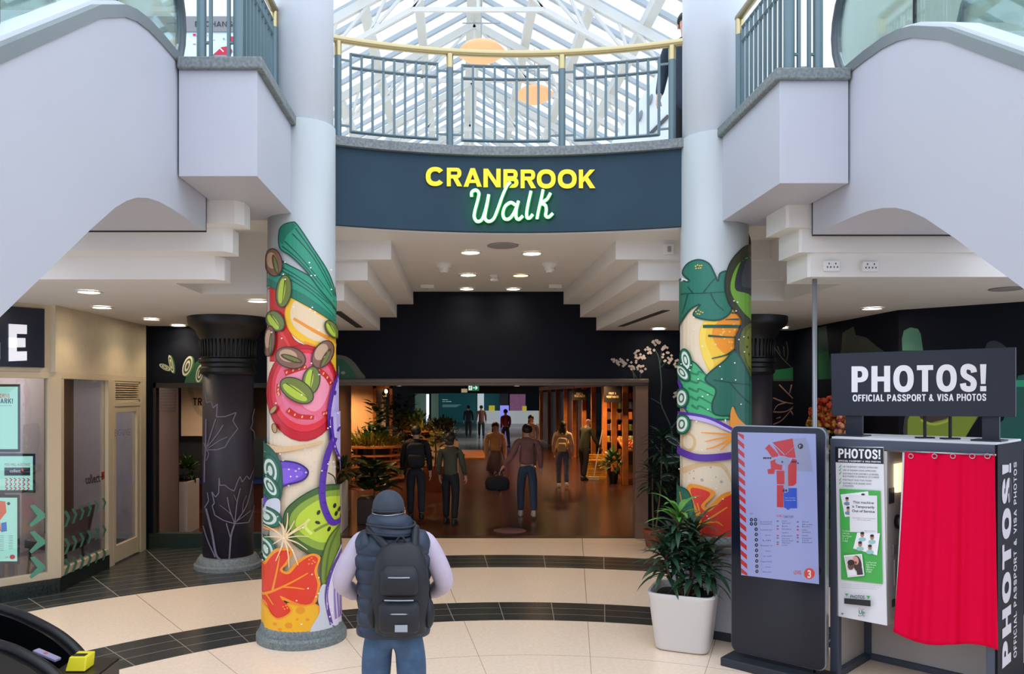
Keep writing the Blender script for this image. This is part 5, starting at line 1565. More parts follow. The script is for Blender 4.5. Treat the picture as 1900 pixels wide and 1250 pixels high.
# inside the shop
LILW = mat('lilac_wall_paint', (206, 200, 214), .7)
ins = MB().prism([fa_(.1, 0, -1.15), fa_(LEN, 0, -1.15), fa_(LEN, 0, -1.25), fa_(.1, 0, -1.25)], (0, 0, 3.27)).box((-6.3, 9.7, 0), (-6.2, 12.3, 3.27)).box((-6.3, 12.2, 0), (-4.7, 12.3, 3.27))
iw = struct('wall_shop', ins, LILW)
for s in (.35, 1.0, 1.6):
    for z0, z1 in ((1.02, 1.55), (1.66, 2.2)):
        m = MB()
        for q in ((s, s + .5, z0, z0 + .025), (s, s + .5, z1 - .025, z1), (s, s + .025, z0, z1), (s + .475, s + .5, z0, z1)):
            m.prism(*fab(q[0], q[1], q[2], q[3], -1.15, -1.13))
        m.build('panel_moulding', LILW, iw)
MB().prism(*fab(.1, LEN, 0.0, .62, -1.15, -1.12)).build('dado', mat('shop_dado', (70, 72, 80), .6), iw)
struct('floor_shop', MB().prism([(-4.62, 8.95, .005), fa_(LEN, .005, -.05), fa_(LEN, .005, -1.15), (-6.2, 9.7, .005), (-6.2, 12.2, .005), (-4.62, 12.2, .005)], (0, 0, .01)), mat('shop_carpet', (96, 88, 94), .8))
# three lit screens in the window
def screen(px0, py0, px1, py1, label, art):
    t = thing('display_screen', label, 'screen', tuple(FA((px0 + px1) / 2, py1, -.3)), 'lit screens in the shop window')
    o = -.30
    MB().prism([FA(px0, py0, o), FA(px1, py0, o), FA(px1, py1, o), FA(px0, py1, o)], NA * -.06).build('bezel', BLACK, t, bevel=.006)
    b = 5
    ar = Art(FA, None, .0006, .2, emit=1.25, tag='shopscreen'); ar.layer = int(-.30 / .0006) + 3
    ar.poly([(px0 + b, py0 + b), (px1 - b, py0 + b), (px1 - b, py1 - b), (px0 + b, py1 - b)], (176, 240, 226), False)
    art(ar); ar.build('display', t)
    MB().prism([FA((px0 + px1) / 2 - 6, py1, o - .07), FA((px0 + px1) / 2 + 6, py1, o - .07), FA((px0 + px1) / 2 + 6, py1 + 14, o - .07), FA((px0 + px1) / 2 - 6, py1 + 14, o - .07)], NA * -.03).build('bracket', BLACK, t)
def art1(ar):
    ar.text('DRIVE', 0, 738, 8, (190, 110, 80), 18, .02); ar.block('PARK!', -6, 748, 9, (20, 60, 80), 30, .2, .7, .1)
    ar.text('the smarter way', -8, 753, 2.5, (40, 100, 110), 30)
def art2(ar):
    ar.text('YOU WILL ALSO FIND', 8, 864, 5, (150, 110, 100), 48, .02); ar.rect(8, 867, 56, 882, (24, 34, 54)); ar.text('collect', 18, 876, 6, (240, 240, 245), 20); ar.rect(40, 869, 44, 874, (220, 70, 50))
    for j in range(3):
        for i in range(6): ar.stroke([(10 + i * 8, 887 + j * 8), (14 + i * 8, 890 + j * 8), (10 + i * 8, 893 + j * 8)], 2, (176, 50, 110) if (i + j) % 3 else (200, 90, 60))
def art3(ar):
    ar.poly([(-30, 925), (10, 930), (12, 950), (0, 965), (2, 985), (-30, 985)], (222, 96, 62), False); ar.poly([(2, 970), (12, 968), (13, 985), (2, 987)], (40, 110, 200), False); ar.ell(16, 934, 3, 3, (40, 50, 60))
    for i in range(9):
        ar.rect(-6, 993 + i * 3.4, 7, 994 + i * 3.4, (120, 160, 160)); ar.rect(16, 993 + i * 3, 24, 994 + i * 3, (120, 160, 160))
    ar.ell(23, 1033, 5, 4.5, (196, 60, 60)); ar.text('LEVEL', 9, 1035, 3, (196, 60, 60), 7)
screen(-60, 712, 38, 838, 'uppermost screen of the shop window, reading PARK!', art1)
screen(-60, 841, 66, 914, 'middle landscape screen of the shop window with pink arrows', art2)
screen(-60, 918, 37, 1046, 'lowest screen of the shop window with an orange floor map', art3)
# easel legs and chair inside
et = thing('easel', 'wooden easel legs under the lowest screen in the shop window', 'easel', tuple(FA(20, 1085, -.35)[:2]) + (.016,))
for px in (12, 30):
    q = FA(px, 1040, -.36); MB().tube([(q.x, q.y, .016), (q.x, q.y, q.z)], .018, 8).build('leg', WOOD, et)
c = thing('lounge_chair', 'brown angular lounge chair behind the mint chevrons of the shop window', 'chair', (-4.93, 9.62, .016))
MB().prism([(-5.20, 9.36, .42), (-4.68, 9.36, .36), (-4.68, 9.36, .44), (-5.20, 9.36, .52)], (0, .5, 0)).build('seat', mat('brown_leather', (84, 58, 50), .5), c, bevel=.015)
MB().prism([(-5.20, 9.80, .40), (-4.66, 9.80, .44), (-4.64, 9.95, .86), (-5.18, 9.95, .70)], (0, .07, 0)).build('backrest', mat('brown_leather', (84, 58, 50), .5), c, bevel=.015)
for dx, dy in ((-.22, -.2), (.2, -.2), (-.22, .2), (.2, .2)):
    MB().tube([(-4.93 + dx * 1.15, 9.62 + dy * 1.15, .016), (-4.93 + dx, 9.62 + dy, .42)], .016, 8).build('leg', DWOOD, c)
lp = thing('shop_fill_panel', 'flat lamp on the ceiling inside the corner shop', 'ceiling light', (-5.5, 9.6, 3.2))  # unseen glowing panel added to brighten the shop interior
MB().box((-5.65, 9.15, 3.2), (-4.9, 9.75, 3.25)).build('diffuser', mat('shop_fill_glow', (255, 248, 240), .4, emit=23.0, ecol=(255, 240, 226)), lp)

lp = thing('shop_fill_panel', 'second flat lamp deeper inside the corner shop behind the door', 'ceiling light', (-5.4, 10.9, 3.2))  # another added panel, lights the part behind the partition
MB().box((-5.7, 10.6, 3.2), (-5.1, 11.2, 3.25)).build('diffuser', mat('shop_fill_glow', (240, 240, 255)), lp)

# ------------------------------------------------------------------ upper shop front over the left landing
ua = Plane((-8, 9.29), (1, 0))
us = thing('upper_shop_sign', 'grey sign band reading EXCHANGE above the left landing', 'sign', (-3.0, 9.29, 6.4))
z0, z1 = ua(400, 62).z, ua(400, 34).z
MB().box((-6, 9.24, z0), (-2.2, 9.3, z1)).build('board', mat('sign_grey', (128, 130, 130), .5), us)
def usg(px, py, off): return ua(px, py, .05 + off)
block_letters('lettering', 'EXCHANGE', mat('sign_ink', (40, 42, 50), .5), us, usg, 362, 49, 9.5, 78, .12, .8, .18, .006)
pz0 = ua(400, 130).z
pt = thing('window_poster', 'pale poster with red shapes behind the left landing railing', 'poster', (-3.0, 9.28, pz0))
MB().box((-6, 9.26, pz0), (-2.2, 9.3, z0)).build('sheet', mat('poster_pale', (206, 224, 228), .4), pt)
a = Art(ua, None, .0006, .5, tag='poster'); a.layer = 70
RDD = (186, 24, 60)
a.frame(320, 0, 9.5)
a.poly([(780, 905), (860, 830), (1000, 810), (1060, 900), (1000, 980), (700, 975)], RDD, False); a.stroke([(840, 850), (900, 910)], 20, (235, 220, 225))
a.ell(1050, 690, 50, 50, RDD); a.text('sale', 705, 715, 22, RDD, 46, .02); a.text('up to', 580, 640, 40, RDD, 50, .02); a.rect(360, 595, 412, 632, RDD); a.rect(362, 770, 412, 785, RDD); a.ell(905, 685, 18, 18, (120, 150, 150))
a.build('print', pt)
# ------------------------------------------------------------------ murals on the dark walls
def wallmap(pl): return lambda px, py, off: pl(px, py, off)
BWP = Plane((0, 12.3), (1, 0)); LWP = Plane((0, 11.55), (1, 0))
a = Art(LWP, None, .0004, .5)
a.frame(260, 600, 2.717)
GRN = (34, 92, 58)
def ring_slice(cx, cy, rx, ry, rot):
    a.ell(cx + 6, cy + 2, rx * 1.2, ry * 1.04, (60, 110, 58), rot); a.ell(cx, cy, rx, ry, (206, 206, 182), rot); a.ell(cx, cy, rx * .74, ry * .78, (50, 74, 50), rot); a.ell(cx, cy, rx * .5, ry * .56, (206, 206, 182), rot); a.ell(cx, cy, rx * .26, ry * .32, (50, 74, 50), rot)
a.poly([(222, 303), (240, 240), (280, 195), (330, 170), (420, 160), (420, 303)], GRN, False)
ring_slice(124, 220, 12, 30, -62); ring_slice(156, 204, 10, 46, -12); ring_slice(238, 214, 22, 52, 18); ring_slice(300, 252, 18, 46, 12)
a.build('mural', wall_back)
a = Art(BWP, None, .0004, .5)
a.frame(620, 690, 7.8125)
a.poly([(-100, 110), (-100, -220), (120, -240), (260, -170), (380, -20), (425, 110)], (88, 92, 76)); a.poly([(-100, 108), (-100, -150), (60, -200), (180, -140), (280, -10), (310, 108)], (32, 92, 66)); a.ell(130, 10, 30, 22, (150, 150, 140)); a.ell(60, 60, 36, 40, (46, 60, 44))
# white flower sprays right of the opening
a.frame(1180, 620, 3.205)
STG = (58, 84, 80); FLW = (196, 182, 176)
def stem(pts, w=8): a.stroke(pts, w, STG, w * .7)
stem([(215, 705), (210, 560), (150, 415), (152, 300), (138, 150), (118, 100)]); stem([(210, 560), (262, 490), (280, 470)], 9); stem([(150, 415), (90, 380)], 5); stem([(138, 200), (160, 185), (176, 160)], 5); stem([(145, 170), (152, 120), (150, 90)], 5)
stem([(90, 630), (150, 705)], 9); stem([(-40, 190), (-8, 240), (5, 262)], 6); stem([(-10, 262), (-20, 210)], 6); stem([(30, 200), (26, 262)], 5); stem([(262, 200), (280, 240)], 4)
rq = random.Random(5)
def umbel(cx, cy, rx, ry, n):
    for i in range(n):
        an = rq.uniform(0, 2 * PI); r = rq.random() ** .5
        x, y = cx + rx * r * math.cos(an), cy + ry * r * math.sin(an)
        for j in range(4): a.ell(x + 4 * math.cos(j * 1.6), y + 4 * math.sin(j * 1.6), 4.5, 4, FLW, n=7)
for c in ((120, 50, 28, 14, 10), (80, 95, 30, 18, 10), (165, 80, 26, 16, 10), (185, 140, 30, 34, 14), (20, 130, 36, 34, 16), (-5, 190, 30, 24, 12), (40, 205, 22, 20, 9), (250, 175, 24, 24, 10), (250, 365, 32, 24, 12), (-105, 160, 44, 22, 14), (-60, 175, 34, 30, 10)): umbel(*c)
def lens_(cx, cy, rx, ry, rot):
    a.ell(cx, cy, rx, ry, (44, 84, 74), rot); a.ell(cx, cy + 4, rx * .9, ry * .7, (150, 168, 160), rot); a.ell(cx, cy + 4, rx * .74, ry * .46, (36, 60, 56), rot)
lens_(220, 630, 60, 24, 32); lens_(205, 742, 76, 32, -6); lens_(190, 850, 44, 26, 0)
a.build('mural', wall_back)
# right-hand wall
struct_r = bpy.data.objects['wall_right']
RP1 = Plane((5.27, 9.35), (0, 1)); RP2 = Plane((5.27, 9.35), (2.13, -2.0))
for pl, name in ((BWP, 'a'), (RP1, 'b'), (RP2, 'c')):
    a = Art(pl, None, .0004, .5); a.frame(1380, 560, 3.654)
    DARKG, BG_, LG_ = (22, 60, 58), (26, 104, 66), (126, 150, 44)
    if name == 'a':
        a.poly([(200, 462), (300, 450), (390, 425), (470, 370), (470, 520), (200, 524)], BG_, False)
        for p in ([(210, 310), (260, 380), (320, 440)], [(290, 270), (300, 340), (290, 400)], [(228, 300), (250, 350)], [(270, 300), (275, 370)], [(380, 260), (390, 330), (392, 410)], [(350, 240), (385, 290)], [(430, 280), (392, 310)]): a.stroke(p, 6, (92, 104, 70), 3)
        for p in ([(200, 650), (280, 680), (360, 690)], [(240, 560), (300, 620), (390, 710)], [(200, 745), (290, 740), (370, 680)], [(325, 560), (310, 620)], [(200, 830), (260, 800), (330, 720)], [(290, 680), (230, 700), (205, 735)], [(320, 740), (350, 790), (350, 820)], [(250, 780), (220, 790)]): a.stroke(p, 10, (150, 118, 104), 4)
        a.rect(200, 524, 420, 536, (70, 70, 60))
    if name == 'b':
        a.poly([(505, 175), (530, 168), (560, 160), (575, 330), (560, 400), (505, 380)], DARKG, False)
        a.poly([(505, 350), (575, 330), (600, 520), (505, 525)], (24, 92, 62), False)
        a.poly([(660, 320), (670, 210), (700, 190), (745, 165), (760, 225), (830, 240), (900, 300), (960, 340), (960, 420), (640, 420)], (70, 76, 70), False)
        for i in range(14): a.stroke([(668 + i * 6, 330), (674 + i * 6, 230 - (i % 4) * 14)], 4, (84, 92, 80), 2)
        a.poly([(575, 400), (700, 380), (900, 400), (900, 520), (600, 520)], (30, 84, 60))
        a.ell(1090, 1060, 20, 20, DARKG)
    if name == 'c':
        a.poly([(1075, 330), (1072, 250), (1085, 195), (1130, 172), (1180, 182), (1200, 215), (1216, 330)], (70, 124, 104), False)
        for i in range(9): a.stroke([(1084 + i * 15, 330), (1090 + i * 13, 215)], 3, (86, 140, 118), 2)
        a.poly([(1080, 870), (1090, 790), (1120, 730), (1400, 700), (1620, 740), (1540, 860), (1480, 960), (1090, 960)], (60, 56, 44), False)
        a.poly([(1108, 960), (1112, 800), (1140, 740), (1400, 710), (1604, 745), (1500, 920), (1460, 960)], LG_, False)
        a.poly([(1190, 770), (1230, 700), (1400, 700), (1390, 780), (1300, 810), (1240, 820)], (64, 52, 40)); a.stroke([(1200, 800), (1290, 830), (1400, 800)], 16, (170, 190, 60))
        a.poly([(1660, 880), (1760, 800), (1860, 500), (1960, 480), (1960, 1000), (1640, 1000)], (20, 92, 84), False); a.poly([(1830, 530), (1960, 530), (1960, 575), (1838, 575)], (36, 170, 122), False)
        a.poly([(1640, 300), (1690, 262), (1760, 290), (1800, 360), (1640, 420)], (36, 48, 60))
    a.build('mural', struct_r)
# flower display against the right wall
fd = thing('flower_display', 'tall display of orange and yellow artificial flowers over green foliage behind the photos sign', 'flower display', (4.9, 10.8, 0))
rf = random.Random(21)
MB().box((4.72, 10.2, 0), (5.26, 11.6, .5)).build('trough', DWOOD, fd)
def blobs(mb, n, cx, cy, cz, rx, ry, rz, s, q):
    for i in range(n):
        v = Vector((q.gauss(0, 1), q.gauss(0, 1), q.gauss(0, 1))).normalized()
        mb.ell((cx + v.x * rx, cy + v.y * ry, cz + v.z * rz), s * q.uniform(.7, 1.3), s * q.uniform(.7, 1.3), s, 6, 4)
m = MB(); blobs(m, 200, 5.02, 10.55, 2.02, .15, .50, .20, .030, rf); m.build('red_orange_blooms', mat('bloom_orange', (214, 84, 46), .7, noise=.4, nscale=20), fd, smooth=True, kind='stuff')
m = MB(); blobs(m, 260, 5.0, 10.55, 1.78, .17, .54, .30, .026, rf); m.build('yellow_blooms', mat('bloom_yellow', (196, 150, 56), .7, noise=.3, nscale=20), fd, smooth=True, kind='stuff')
bush(fd, (4.92, 10.6, 1.2), .27, 900, .09, mat('leaf_olive', (74, 78, 42), .5, noise=.5), 'foliage', 1.7, rf)
m = MB(); blobs(m, 60, 4.9, 9.9, 1.80, .09, .12, .28, .036, rf); 
rt = thing('rose_garland', 'pink rose garland hanging beside the flower display', 'garland', (4.9, 9.95, 1.5)); m.build('roses', mat('rose_pink', (206, 140, 110), .7, noise=.4, nscale=14), rt, smooth=True, kind='stuff')
m = MB(); blobs(m, 26, 4.9, 9.9, 1.74, .10, .13, .30, .03, rf); m.build('dark_roses', mat('rose_red', (150, 40, 60), .7), rt, smooth=True, kind='stuff')

# ------------------------------------------------------------------ side shop behind the left pillar
struct('window_3', MB().box((-4.50, 11.53, 2.36), (-2.75, 11.66, 2.43)).box((-4.50, 11.53, .21), (-4.46, 11.66, 2.43)).box((-2.80, 11.53, .21), (-2.75, 11.66, 2.43)), mat('dark_frame', (40, 36, 34), .4))
struct('baseboard_side_shop', MB().box((-4.66, 11.52, 0), (-2.6, 11.68, .21)), mat('dark_green_plinth', (34, 50, 42), .4))
struct('floor_side_shop', MB().box((-6, 11.7, -.05), (-2.75, 15.5, .012)), MARKETFLOOR)
struct('wall_side_shop', MB().box((-6.2, 11.7, 0), (-6.0, 15.5, 2.72)).box((-6.2, 15.4, 0), (-2.15, 15.5, 2.72)), mat('brown_shop_wall', (112, 84, 66), .5))
struct('ceiling_side_shop', MB().box((-6.2, 11.7, 2.72), (-2.75, 15.5, 2.8)), mat('black_ceiling', (20, 16, 15), .6))
struct('wall_market_side', MB().box((-2.32, 12.45, 0), (-2.12, 15.5, 2.72)), mat('brown_shop_wall', (112, 84, 66), .5))
downlight(-4.3, 13.2, 2.72, 'warm downlight inside the side shop behind the left dark pillar', 'warm downlights of the side shop', 70, True, .1, 150, (1.0, .72, .46))  # both lamps here are added to light the dark side shop
downlight(-3.3, 13.6, 2.72, 'warm downlight inside the side shop near the market wall', 'warm downlights of the side shop', 60, True, .1, 150, (1.0, .72, .46))
bd = thing('brown_door', 'brown door leaf with louvred top at the left of the side shop', 'door', (-4.56, 12.2, .012))
MB().box((-4.74, 12.2, .012), (-4.37, 12.24, 2.5)).build('leaf_panel', mat('brown_door_leaf', (98, 76, 60), .3), bd)
for i in range(10): MB().box((-4.70, 12.19, 2.0 + i * .045), (-4.41, 12.21, 2.02 + i * .045)).build('louvre', mat('brown_louvre', (80, 62, 50), .4), bd)
bl = thing('blue_shop_front', 'blue framed shop front with a dark screen behind the left dark pillar', 'shop front', (-4.0, 14.6, .012))
BLUE = mat('royal_blue', (30, 56, 140), .4)
for x0, x1, z0, z1 in ((-5.42, -5.12, .012, 2.6), (-2.9, -2.8, .012, 2.6), (-5.3, -2.8, .60, .72), (-5.3, -2.8, 2.5, 2.6)):
    MB().box((x0, 14.55, z0), (x1, 14.65, z1)).build('frame_bar', BLUE, bl)
MB().box((-5.18, 14.52, .72), (-2.9, 14.56, 1.48)).build('dark_screen', mat('dark_screen', (46, 54, 62), .15), bl)
MB().box((-5.1, 14.9, .012), (-2.9, 15.0, .6)).build('counter_panel', mat('counter_orange', (150, 80, 50), .5), bl)
bn = thing('shop_banner', 'pale hanging banner with the letters TR beside the left dark pillar', 'banner', (-4.5, 14.4, 1.5))
MB().box((-5.1, 14.39, 1.5), (-4.1, 14.41, 2.46)).build('sheet', mat('banner_pale', (230, 208, 186), .5), bn)
MB().tube([(-5.1, 14.4, 2.46), (-4.1, 14.4, 2.46)], .012, 6).build('hanging_rod', STEEL, bn)
pb = Plane((0, 14.385), (1, 0))
a = Art(pb, None, .001, .5); a.frame(0, 0, 1); a.stroke([(352, 720), (366, 760), (385, 772)], 9, (200, 190, 170)); a.block('TRADE', 358, 752, 14, (70, 40, 48), 46, .22, .8, .12); a.build('print', bn)
wp = thing('white_stand', 'slim white upright panel standing between the dark pillar and the left painted column', 'stand', (-2.98, 11.1, 0))
p0, p1 = P(485, 925, 11.1), P(500, 925, 11.1)
MB().box((p0.x, 11.1, 0), (p1.x, 11.3, p0.z)).build('panel', mat('stand_white', (214, 206, 200), .5), wp, bevel=.006); MB().box((p0.x - .03, 11.06, 0), (p1.x + .03, 11.34, .02)).build('foot', STEEL, wp)
def white_planter(name, label, x0, x1, y0, y1, h):
    t = thing(name, label, 'planter', ((x0 + x1) / 2, (y0 + y1) / 2, 0))
    m = MB(); m.box((x0, y0, 0), (x1, y1, h - .04)); m.build('box', mat('planter_white', (226, 212, 196), .5), t, bevel=.006)
    MB().box((x0 + .02, y0 + .02, h - .045), (x1 - .02, y1 - .02, h - .03)).build('soil', mat('soil', (42, 36, 32), .9), t)
    return t
LEAFG = mat('leaf_mid_green', (60, 92, 44), .45, noise=.35, nscale=12); LEAFY = mat('leaf_yellow_green', (126, 122, 44), .45, noise=.4, nscale=10); LEAFR = mat('leaf_rubber', (46, 66, 36), .35, noise=.4, nscale=10)
t = white_planter('planter_box', 'tall white planter box seen between the left dark pillar and the cream shop', -4.56, -4.37, 12.62, 13.2, .89)
bush(t, (-4.46, 12.9, 1.04), .10, 70, .16, LEAFG, hz=1.2)
t = white_planter('planter_box', 'white planter box against the left edge of the market entrance', -2.08, -1.90, 12.75, 13.5, .84)
bush(t, (-1.95, 13.1, 1.0), .12, 70, .17, LEAFR, hz=1.0)

# ------------------------------------------------------------------ market hall
struct('wall_market_left', MB().box((-7, 23.0, 0), (-2.55, 23.2, 2.72)).box((-2.75, 22.9, 0), (-2.5, 23.0, 2.72)), mat('market_cream_wall', (222, 176, 130), .6))
struct('wall_market_right', MB().box((6.2, 12.45, 0), (6.35, 34, 2.72)), mat('market_brown_wall', (92, 60, 42), .6))
struct('wall_far', MB().box((-20, 74, 0), (24, 74.2, 2.72)), mat('far_dark_teal', (24, 42, 46), .5))
struct('wall_market_outer', MB().box((-7.1, 15.5, 0), (-7, 34, 2.72)), mat('market_brown_wall', (92, 60, 42), .6))
def mlight(x, y, label, power, colr=(1.0, .62, .30), r=.12):
    return downlight(x, y, 2.72, label, 'warm downlights in the market ceiling', power, True, r, 150, colr)
mlight(-3.5, 22.0, 'warm downlight washing the cream wall at the left of the market', 320)  # unseen spot added to brighten the cream wall
mlight(2.9, 21.4, 'warm downlight in front of the produce table in the market', 320)  # this and the following stall lamps are unseen fill, added for brightness
mlight(3.3, 24.8, 'warm downlight beside the stall posts in the middle of the market', 320)
mlight(3.2, 29.0, 'warm downlight beside the further stall posts of the market', 300)
for i, (x, y) in enumerate(((-1.2, 14.2), (1.6, 15.5), (-2.6, 18.4), (-3.3, 20.0), (.6, 19.5), (3.4, 19.2), (4.8, 21.4), (-.8, 24.5), (3.0, 26), (.8, 30))):
    mlight(x, y, 'warm downlight hidden behind the shutter box in the dark market ceiling', (90, 80, 230, 260, 120, 230, 260, 220, 180, 160)[i])
for i, (x, y) in enumerate(((0, 37), (3, 40), (-3, 40), (1.5, 48), (-3, 52), (5, 54))):
    downlight(x, y, 2.72, 'cool downlight at the far end of the market hall', 'cool downlights of the far hall', 260, False, .12, 150, (.86, .95, 1.0))
# slatted round planter seats
def round_bench(x, y, r, h, n, label):
    t = thing('slatted_planter_bench', label, 'planter bench', (x, y, 0))
    MB().lathe([(r * .5, 0), (r * .55, h - .02), (r * .5, h - .02), (.02, h - .06)], (x, y, 0), 32).build('planter_core', DWOOD, t)
    MB().lathe([(r * .56, h - .05), (r, h - .05), (r, h), (r * .56, h), (r * .56, h - .05)], (x, y, 0), 40, cap=False).build('top_ring', WOOD, t)
    for i in range(n):
        z = .08 + i * (h - .2) / n; rr = r * (.80 if i % 2 else .92)
        MB().lathe([(rr - .14, z), (rr, z), (rr, z + .05), (rr - .14, z + .05), (rr - .14, z)], (x, y, 0), 40, cap=False).build('slat_ring', WOOD, t)
    for i in range(9):
        an = 2 * PI * i / 9
        MB().beam((x + r * .74 * math.cos(an), y + r * .74 * math.sin(an), 0), (x + r * .74 * math.cos(an), y + r * .74 * math.sin(an), h - .04), .05, .05).build('upright', WOOD, t)
    return t
t = round_bench(-2.26, 20.6, .92, .95, 5, 'round slatted wooden planter bench with yellow green plants, lit orange, at left in the market')
rb = random.Random(31)
def grassy(t, x, y, z, r, n, L, m, name='foliage'):
    mb = MB()
    for i in range(n):
        an = rb.uniform(0, 2 * PI); q = r * rb.random() ** .5; e = rb.uniform(.5, 1.4)
        mb.leaf((x + q * math.cos(an), y + q * math.sin(an), z), (math.cos(an) * math.cos(e), math.sin(an) * math.cos(e), math.sin(e)), L * rb.uniform(.6, 1.2), .05, rb.uniform(.4, 1.4), .2, 4)
    return mb.build(name, m, t, smooth=True)
grassy(t, -2.26, 20.6, .9, .62, 420, .42, LEAFY); bush(t, (-2.26, 20.5, 1.1), .5, 160, .2, LEAFG, 'bush', .5, rb)
def figtree(t, x, y, z, h, r, n, m, leaf=.26, name='foliage'):
    MB().tube([(x, y, z), (x + .03, y, z + h * .5), (x, y, z + h)], .02, 6).build('trunk', STEMM, t)
    mb = MB()
    for i in range(n):
        zz = z + h * rb.uniform(.2, 1.05); an = rb.uniform(0, 2 * PI); q = r * rb.uniform(.1, .8)
        mb.leaf((x + q * math.cos(an), y + q * math.sin(an), zz), (math.cos(an), math.sin(an), rb.uniform(-.1, .8)), leaf * rb.uniform(.7, 1.2), leaf * .55, rb.uniform(.2, .9), .1, 4)
    mb.build(name, m, t, smooth=True)
ft = thing('fiddle_leaf_fig', 'broad leaved dark fig plant rising out of the round slatted bench', 'plant', (-2.2, 20.9, .9))
figtree(ft, -2.15, 20.9, .9, 1.15, .45, 70, LEAFR, .32)
t = round_bench(-1.35, 26.0, .85, 1.1, 5, 'further round slatted planter bench with a yellow green bush, behind the first one')
grassy(t, -1.35, 26, 1.05, .65, 300, .5, LEAFY); bush(t, (-1.35, 26, 1.4), .5, 160, .2, LEAFG, 'bush', .6, rb)
tt = thing('ficus_tree', 'dark tall ficus tree between the two slatted benches', 'tree', (-1.64, 21.8, 0)); terracotta(tt, -1.64, 21.8, .28, .45, BLACK)
figtree(tt, -1.64, 21.8, .4, 1.75, .55, 260, mat('leaf_ficus', (36, 44, 30), .4, noise=.4), .2)
t = thing('bush_planter', 'low cream planter with a round olive bush in the middle of the market', 'planter', (-.42, 22, 0))
MB().box((-.85, 21.7, 0), (.0, 22.3, .95)).build('box', mat('planter_peach', (216, 176, 144), .6), t, bevel=.02); bush(t, (-.42, 22, 1.25), .40, 340, .16, mat('leaf_olive', (74, 78, 42), .5), hz=.8, rr=rb)
t = thing('planter_trough', 'dark brown planter with rubber plant leaves, right inside the market at left', 'planter', (-1.49, 13.9, 0))
MB().box((-1.76, 13.6, 0), (-1.22, 14.2, .44)).build('box', mat('planter_brown', (54, 40, 34), .5), t, bevel=.01)
figtree(t, -1.50, 13.9, .40, .62, .40, 150, LEAFR, .28)
t = thing('clay_planter', 'large clay planter with a yellow leaved croton behind the two dark dressed shoppers', 'planter', (-.62, 18.4, 0)); terracotta(t, -.62, 18.4, .36, .55)
figtree(t, -.55, 18.4, .5, .8, .4, 60, LEAFY, .24)
put_tags(MB().box((-.9, 27.6, .002), (1.0, 31.5, .05)).build('wood_platform', WOOD, bevel=.01), 'low orange wooden platform on the floor in the middle of the market', 'platform')
put_tags(MB().lathe([(.02, .003), (.27, .003), (.27, .008), (.02, .008)], (.86, 12.98, 0), 40).build('floor_sticker', mat('sticker_mauve', (136, 100, 98), .4)), 'round mauve sticker on the dark market floor by the threshold', 'sticker')
# wood door frame with lantern
t = thing('wood_portal', 'dark wood portal beside the cream wall at the far left of the market', 'portal', (-2.1, 22.6, 0))
for x0, x1, z0, z1 in ((-2.46, -2.36, 0, 2.6), (-1.98, -1.9, 0, 2.6), (-2.46, -1.9, 2.45, 2.6)): MB().box((x0, 22.55, z0), (x1, 22.7, z1)).build('beam', WOOD, t)
MB().box((-2.36, 22.62, 0), (-2.1, 22.66, 2.45)).build('leaf_panel', mat('door_pale', (190, 170, 150), .5), t)
t = thing('wall_lantern', 'small lit lantern hanging in the wood portal', 'lantern', (-2.12, 22.4, 2.15))
MB().lathe([(.02, 2.12), (.06, 2.16), (.06, 2.32), (.02, 2.38)], (-2.12, 22.4, 0), 12).build('cage', BLACK, t)
MB().ell((-2.06, 22.36, 2.36), .045, .045, .06, 10, 8).build('bulb', mat('bulb_glow', (255, 220, 160), .4, emit=8, ecol=(255, 200, 120)), t)
MB().tube([(-2.12, 22.4, 2.38), (-2.12, 22.4, 2.72)], .008, 6).build('chain', BLACK, t)
# stall row along the right
st = thing('market_stall', 'long row of orange wooden stall posts along the right of the market', 'stall', (4.2, 28, 0))
SW = mat('stall_wood', (190, 112, 44), .5, noise=.2, nscale=5)
for y in (19.6, 21.0, 22.4, 24.2, 26.0, 28.2, 30.5, 33.0, 36.0, 39.5):
    MB().box((4.12, y - .06, 0), (4.26, y + .06, 2.62)).build('post', SW, st, bevel=.006)
MB().box((4.10, 19.5, 2.5), (4.28, 39.6, 2.66)).build('header_beam', SW, st)
MB().box((4.28, 26.2, 0), (4.34, 39.5, 2.4)).build('back_boarding', DWOOD, st)
def hang_sign(px0, py0, px1, py1, d, label):
    p0, p1 = P(px0, py0, d), P(px1, py1, d)
    t = thing('hanging_sign', label, 'sign', ((p0.x + p1.x) / 2, d, p1.z), 'dark hanging market signs')
    MB().box((p0.x, d, p1.z), (p1.x, d + .03, p0.z)).build('board', mat('sign_charcoal', (32, 28, 28), .5), t)
    for x in (p0.x + .06, p1.x - .06): MB().tube([(x, d + .015, p0.z), (x, d + .015, 2.72)], .008, 6).build('chain', BLACK, t)
    a = Art(Plane((0, d - .001), (1, 0)), None, .001, .5); a.frame(0, 0, 1); w = px1 - px0
    a.block('FRUIT &', px0 + w * .28, py0 + (py1 - py0) * .5, 4, (220, 196, 160), w * .44, .2, .8, .1); a.block('VEGETABLES', px0 + w * .14, py0 + (py1 - py0) * .72, 4, (220, 196, 160), w * .72, .2, .8, .1); a.build('print', t)
hang_sign(1121, 717, 1152, 746, 19.4, 'nearer dark hanging sign reading FRUIT & VEGETABLES on the right of the market')
hang_sign(1062, 722, 1089, 742, 25.5, 'further dark hanging sign reading FRUIT & VEGETABLES, left of the nearer one')
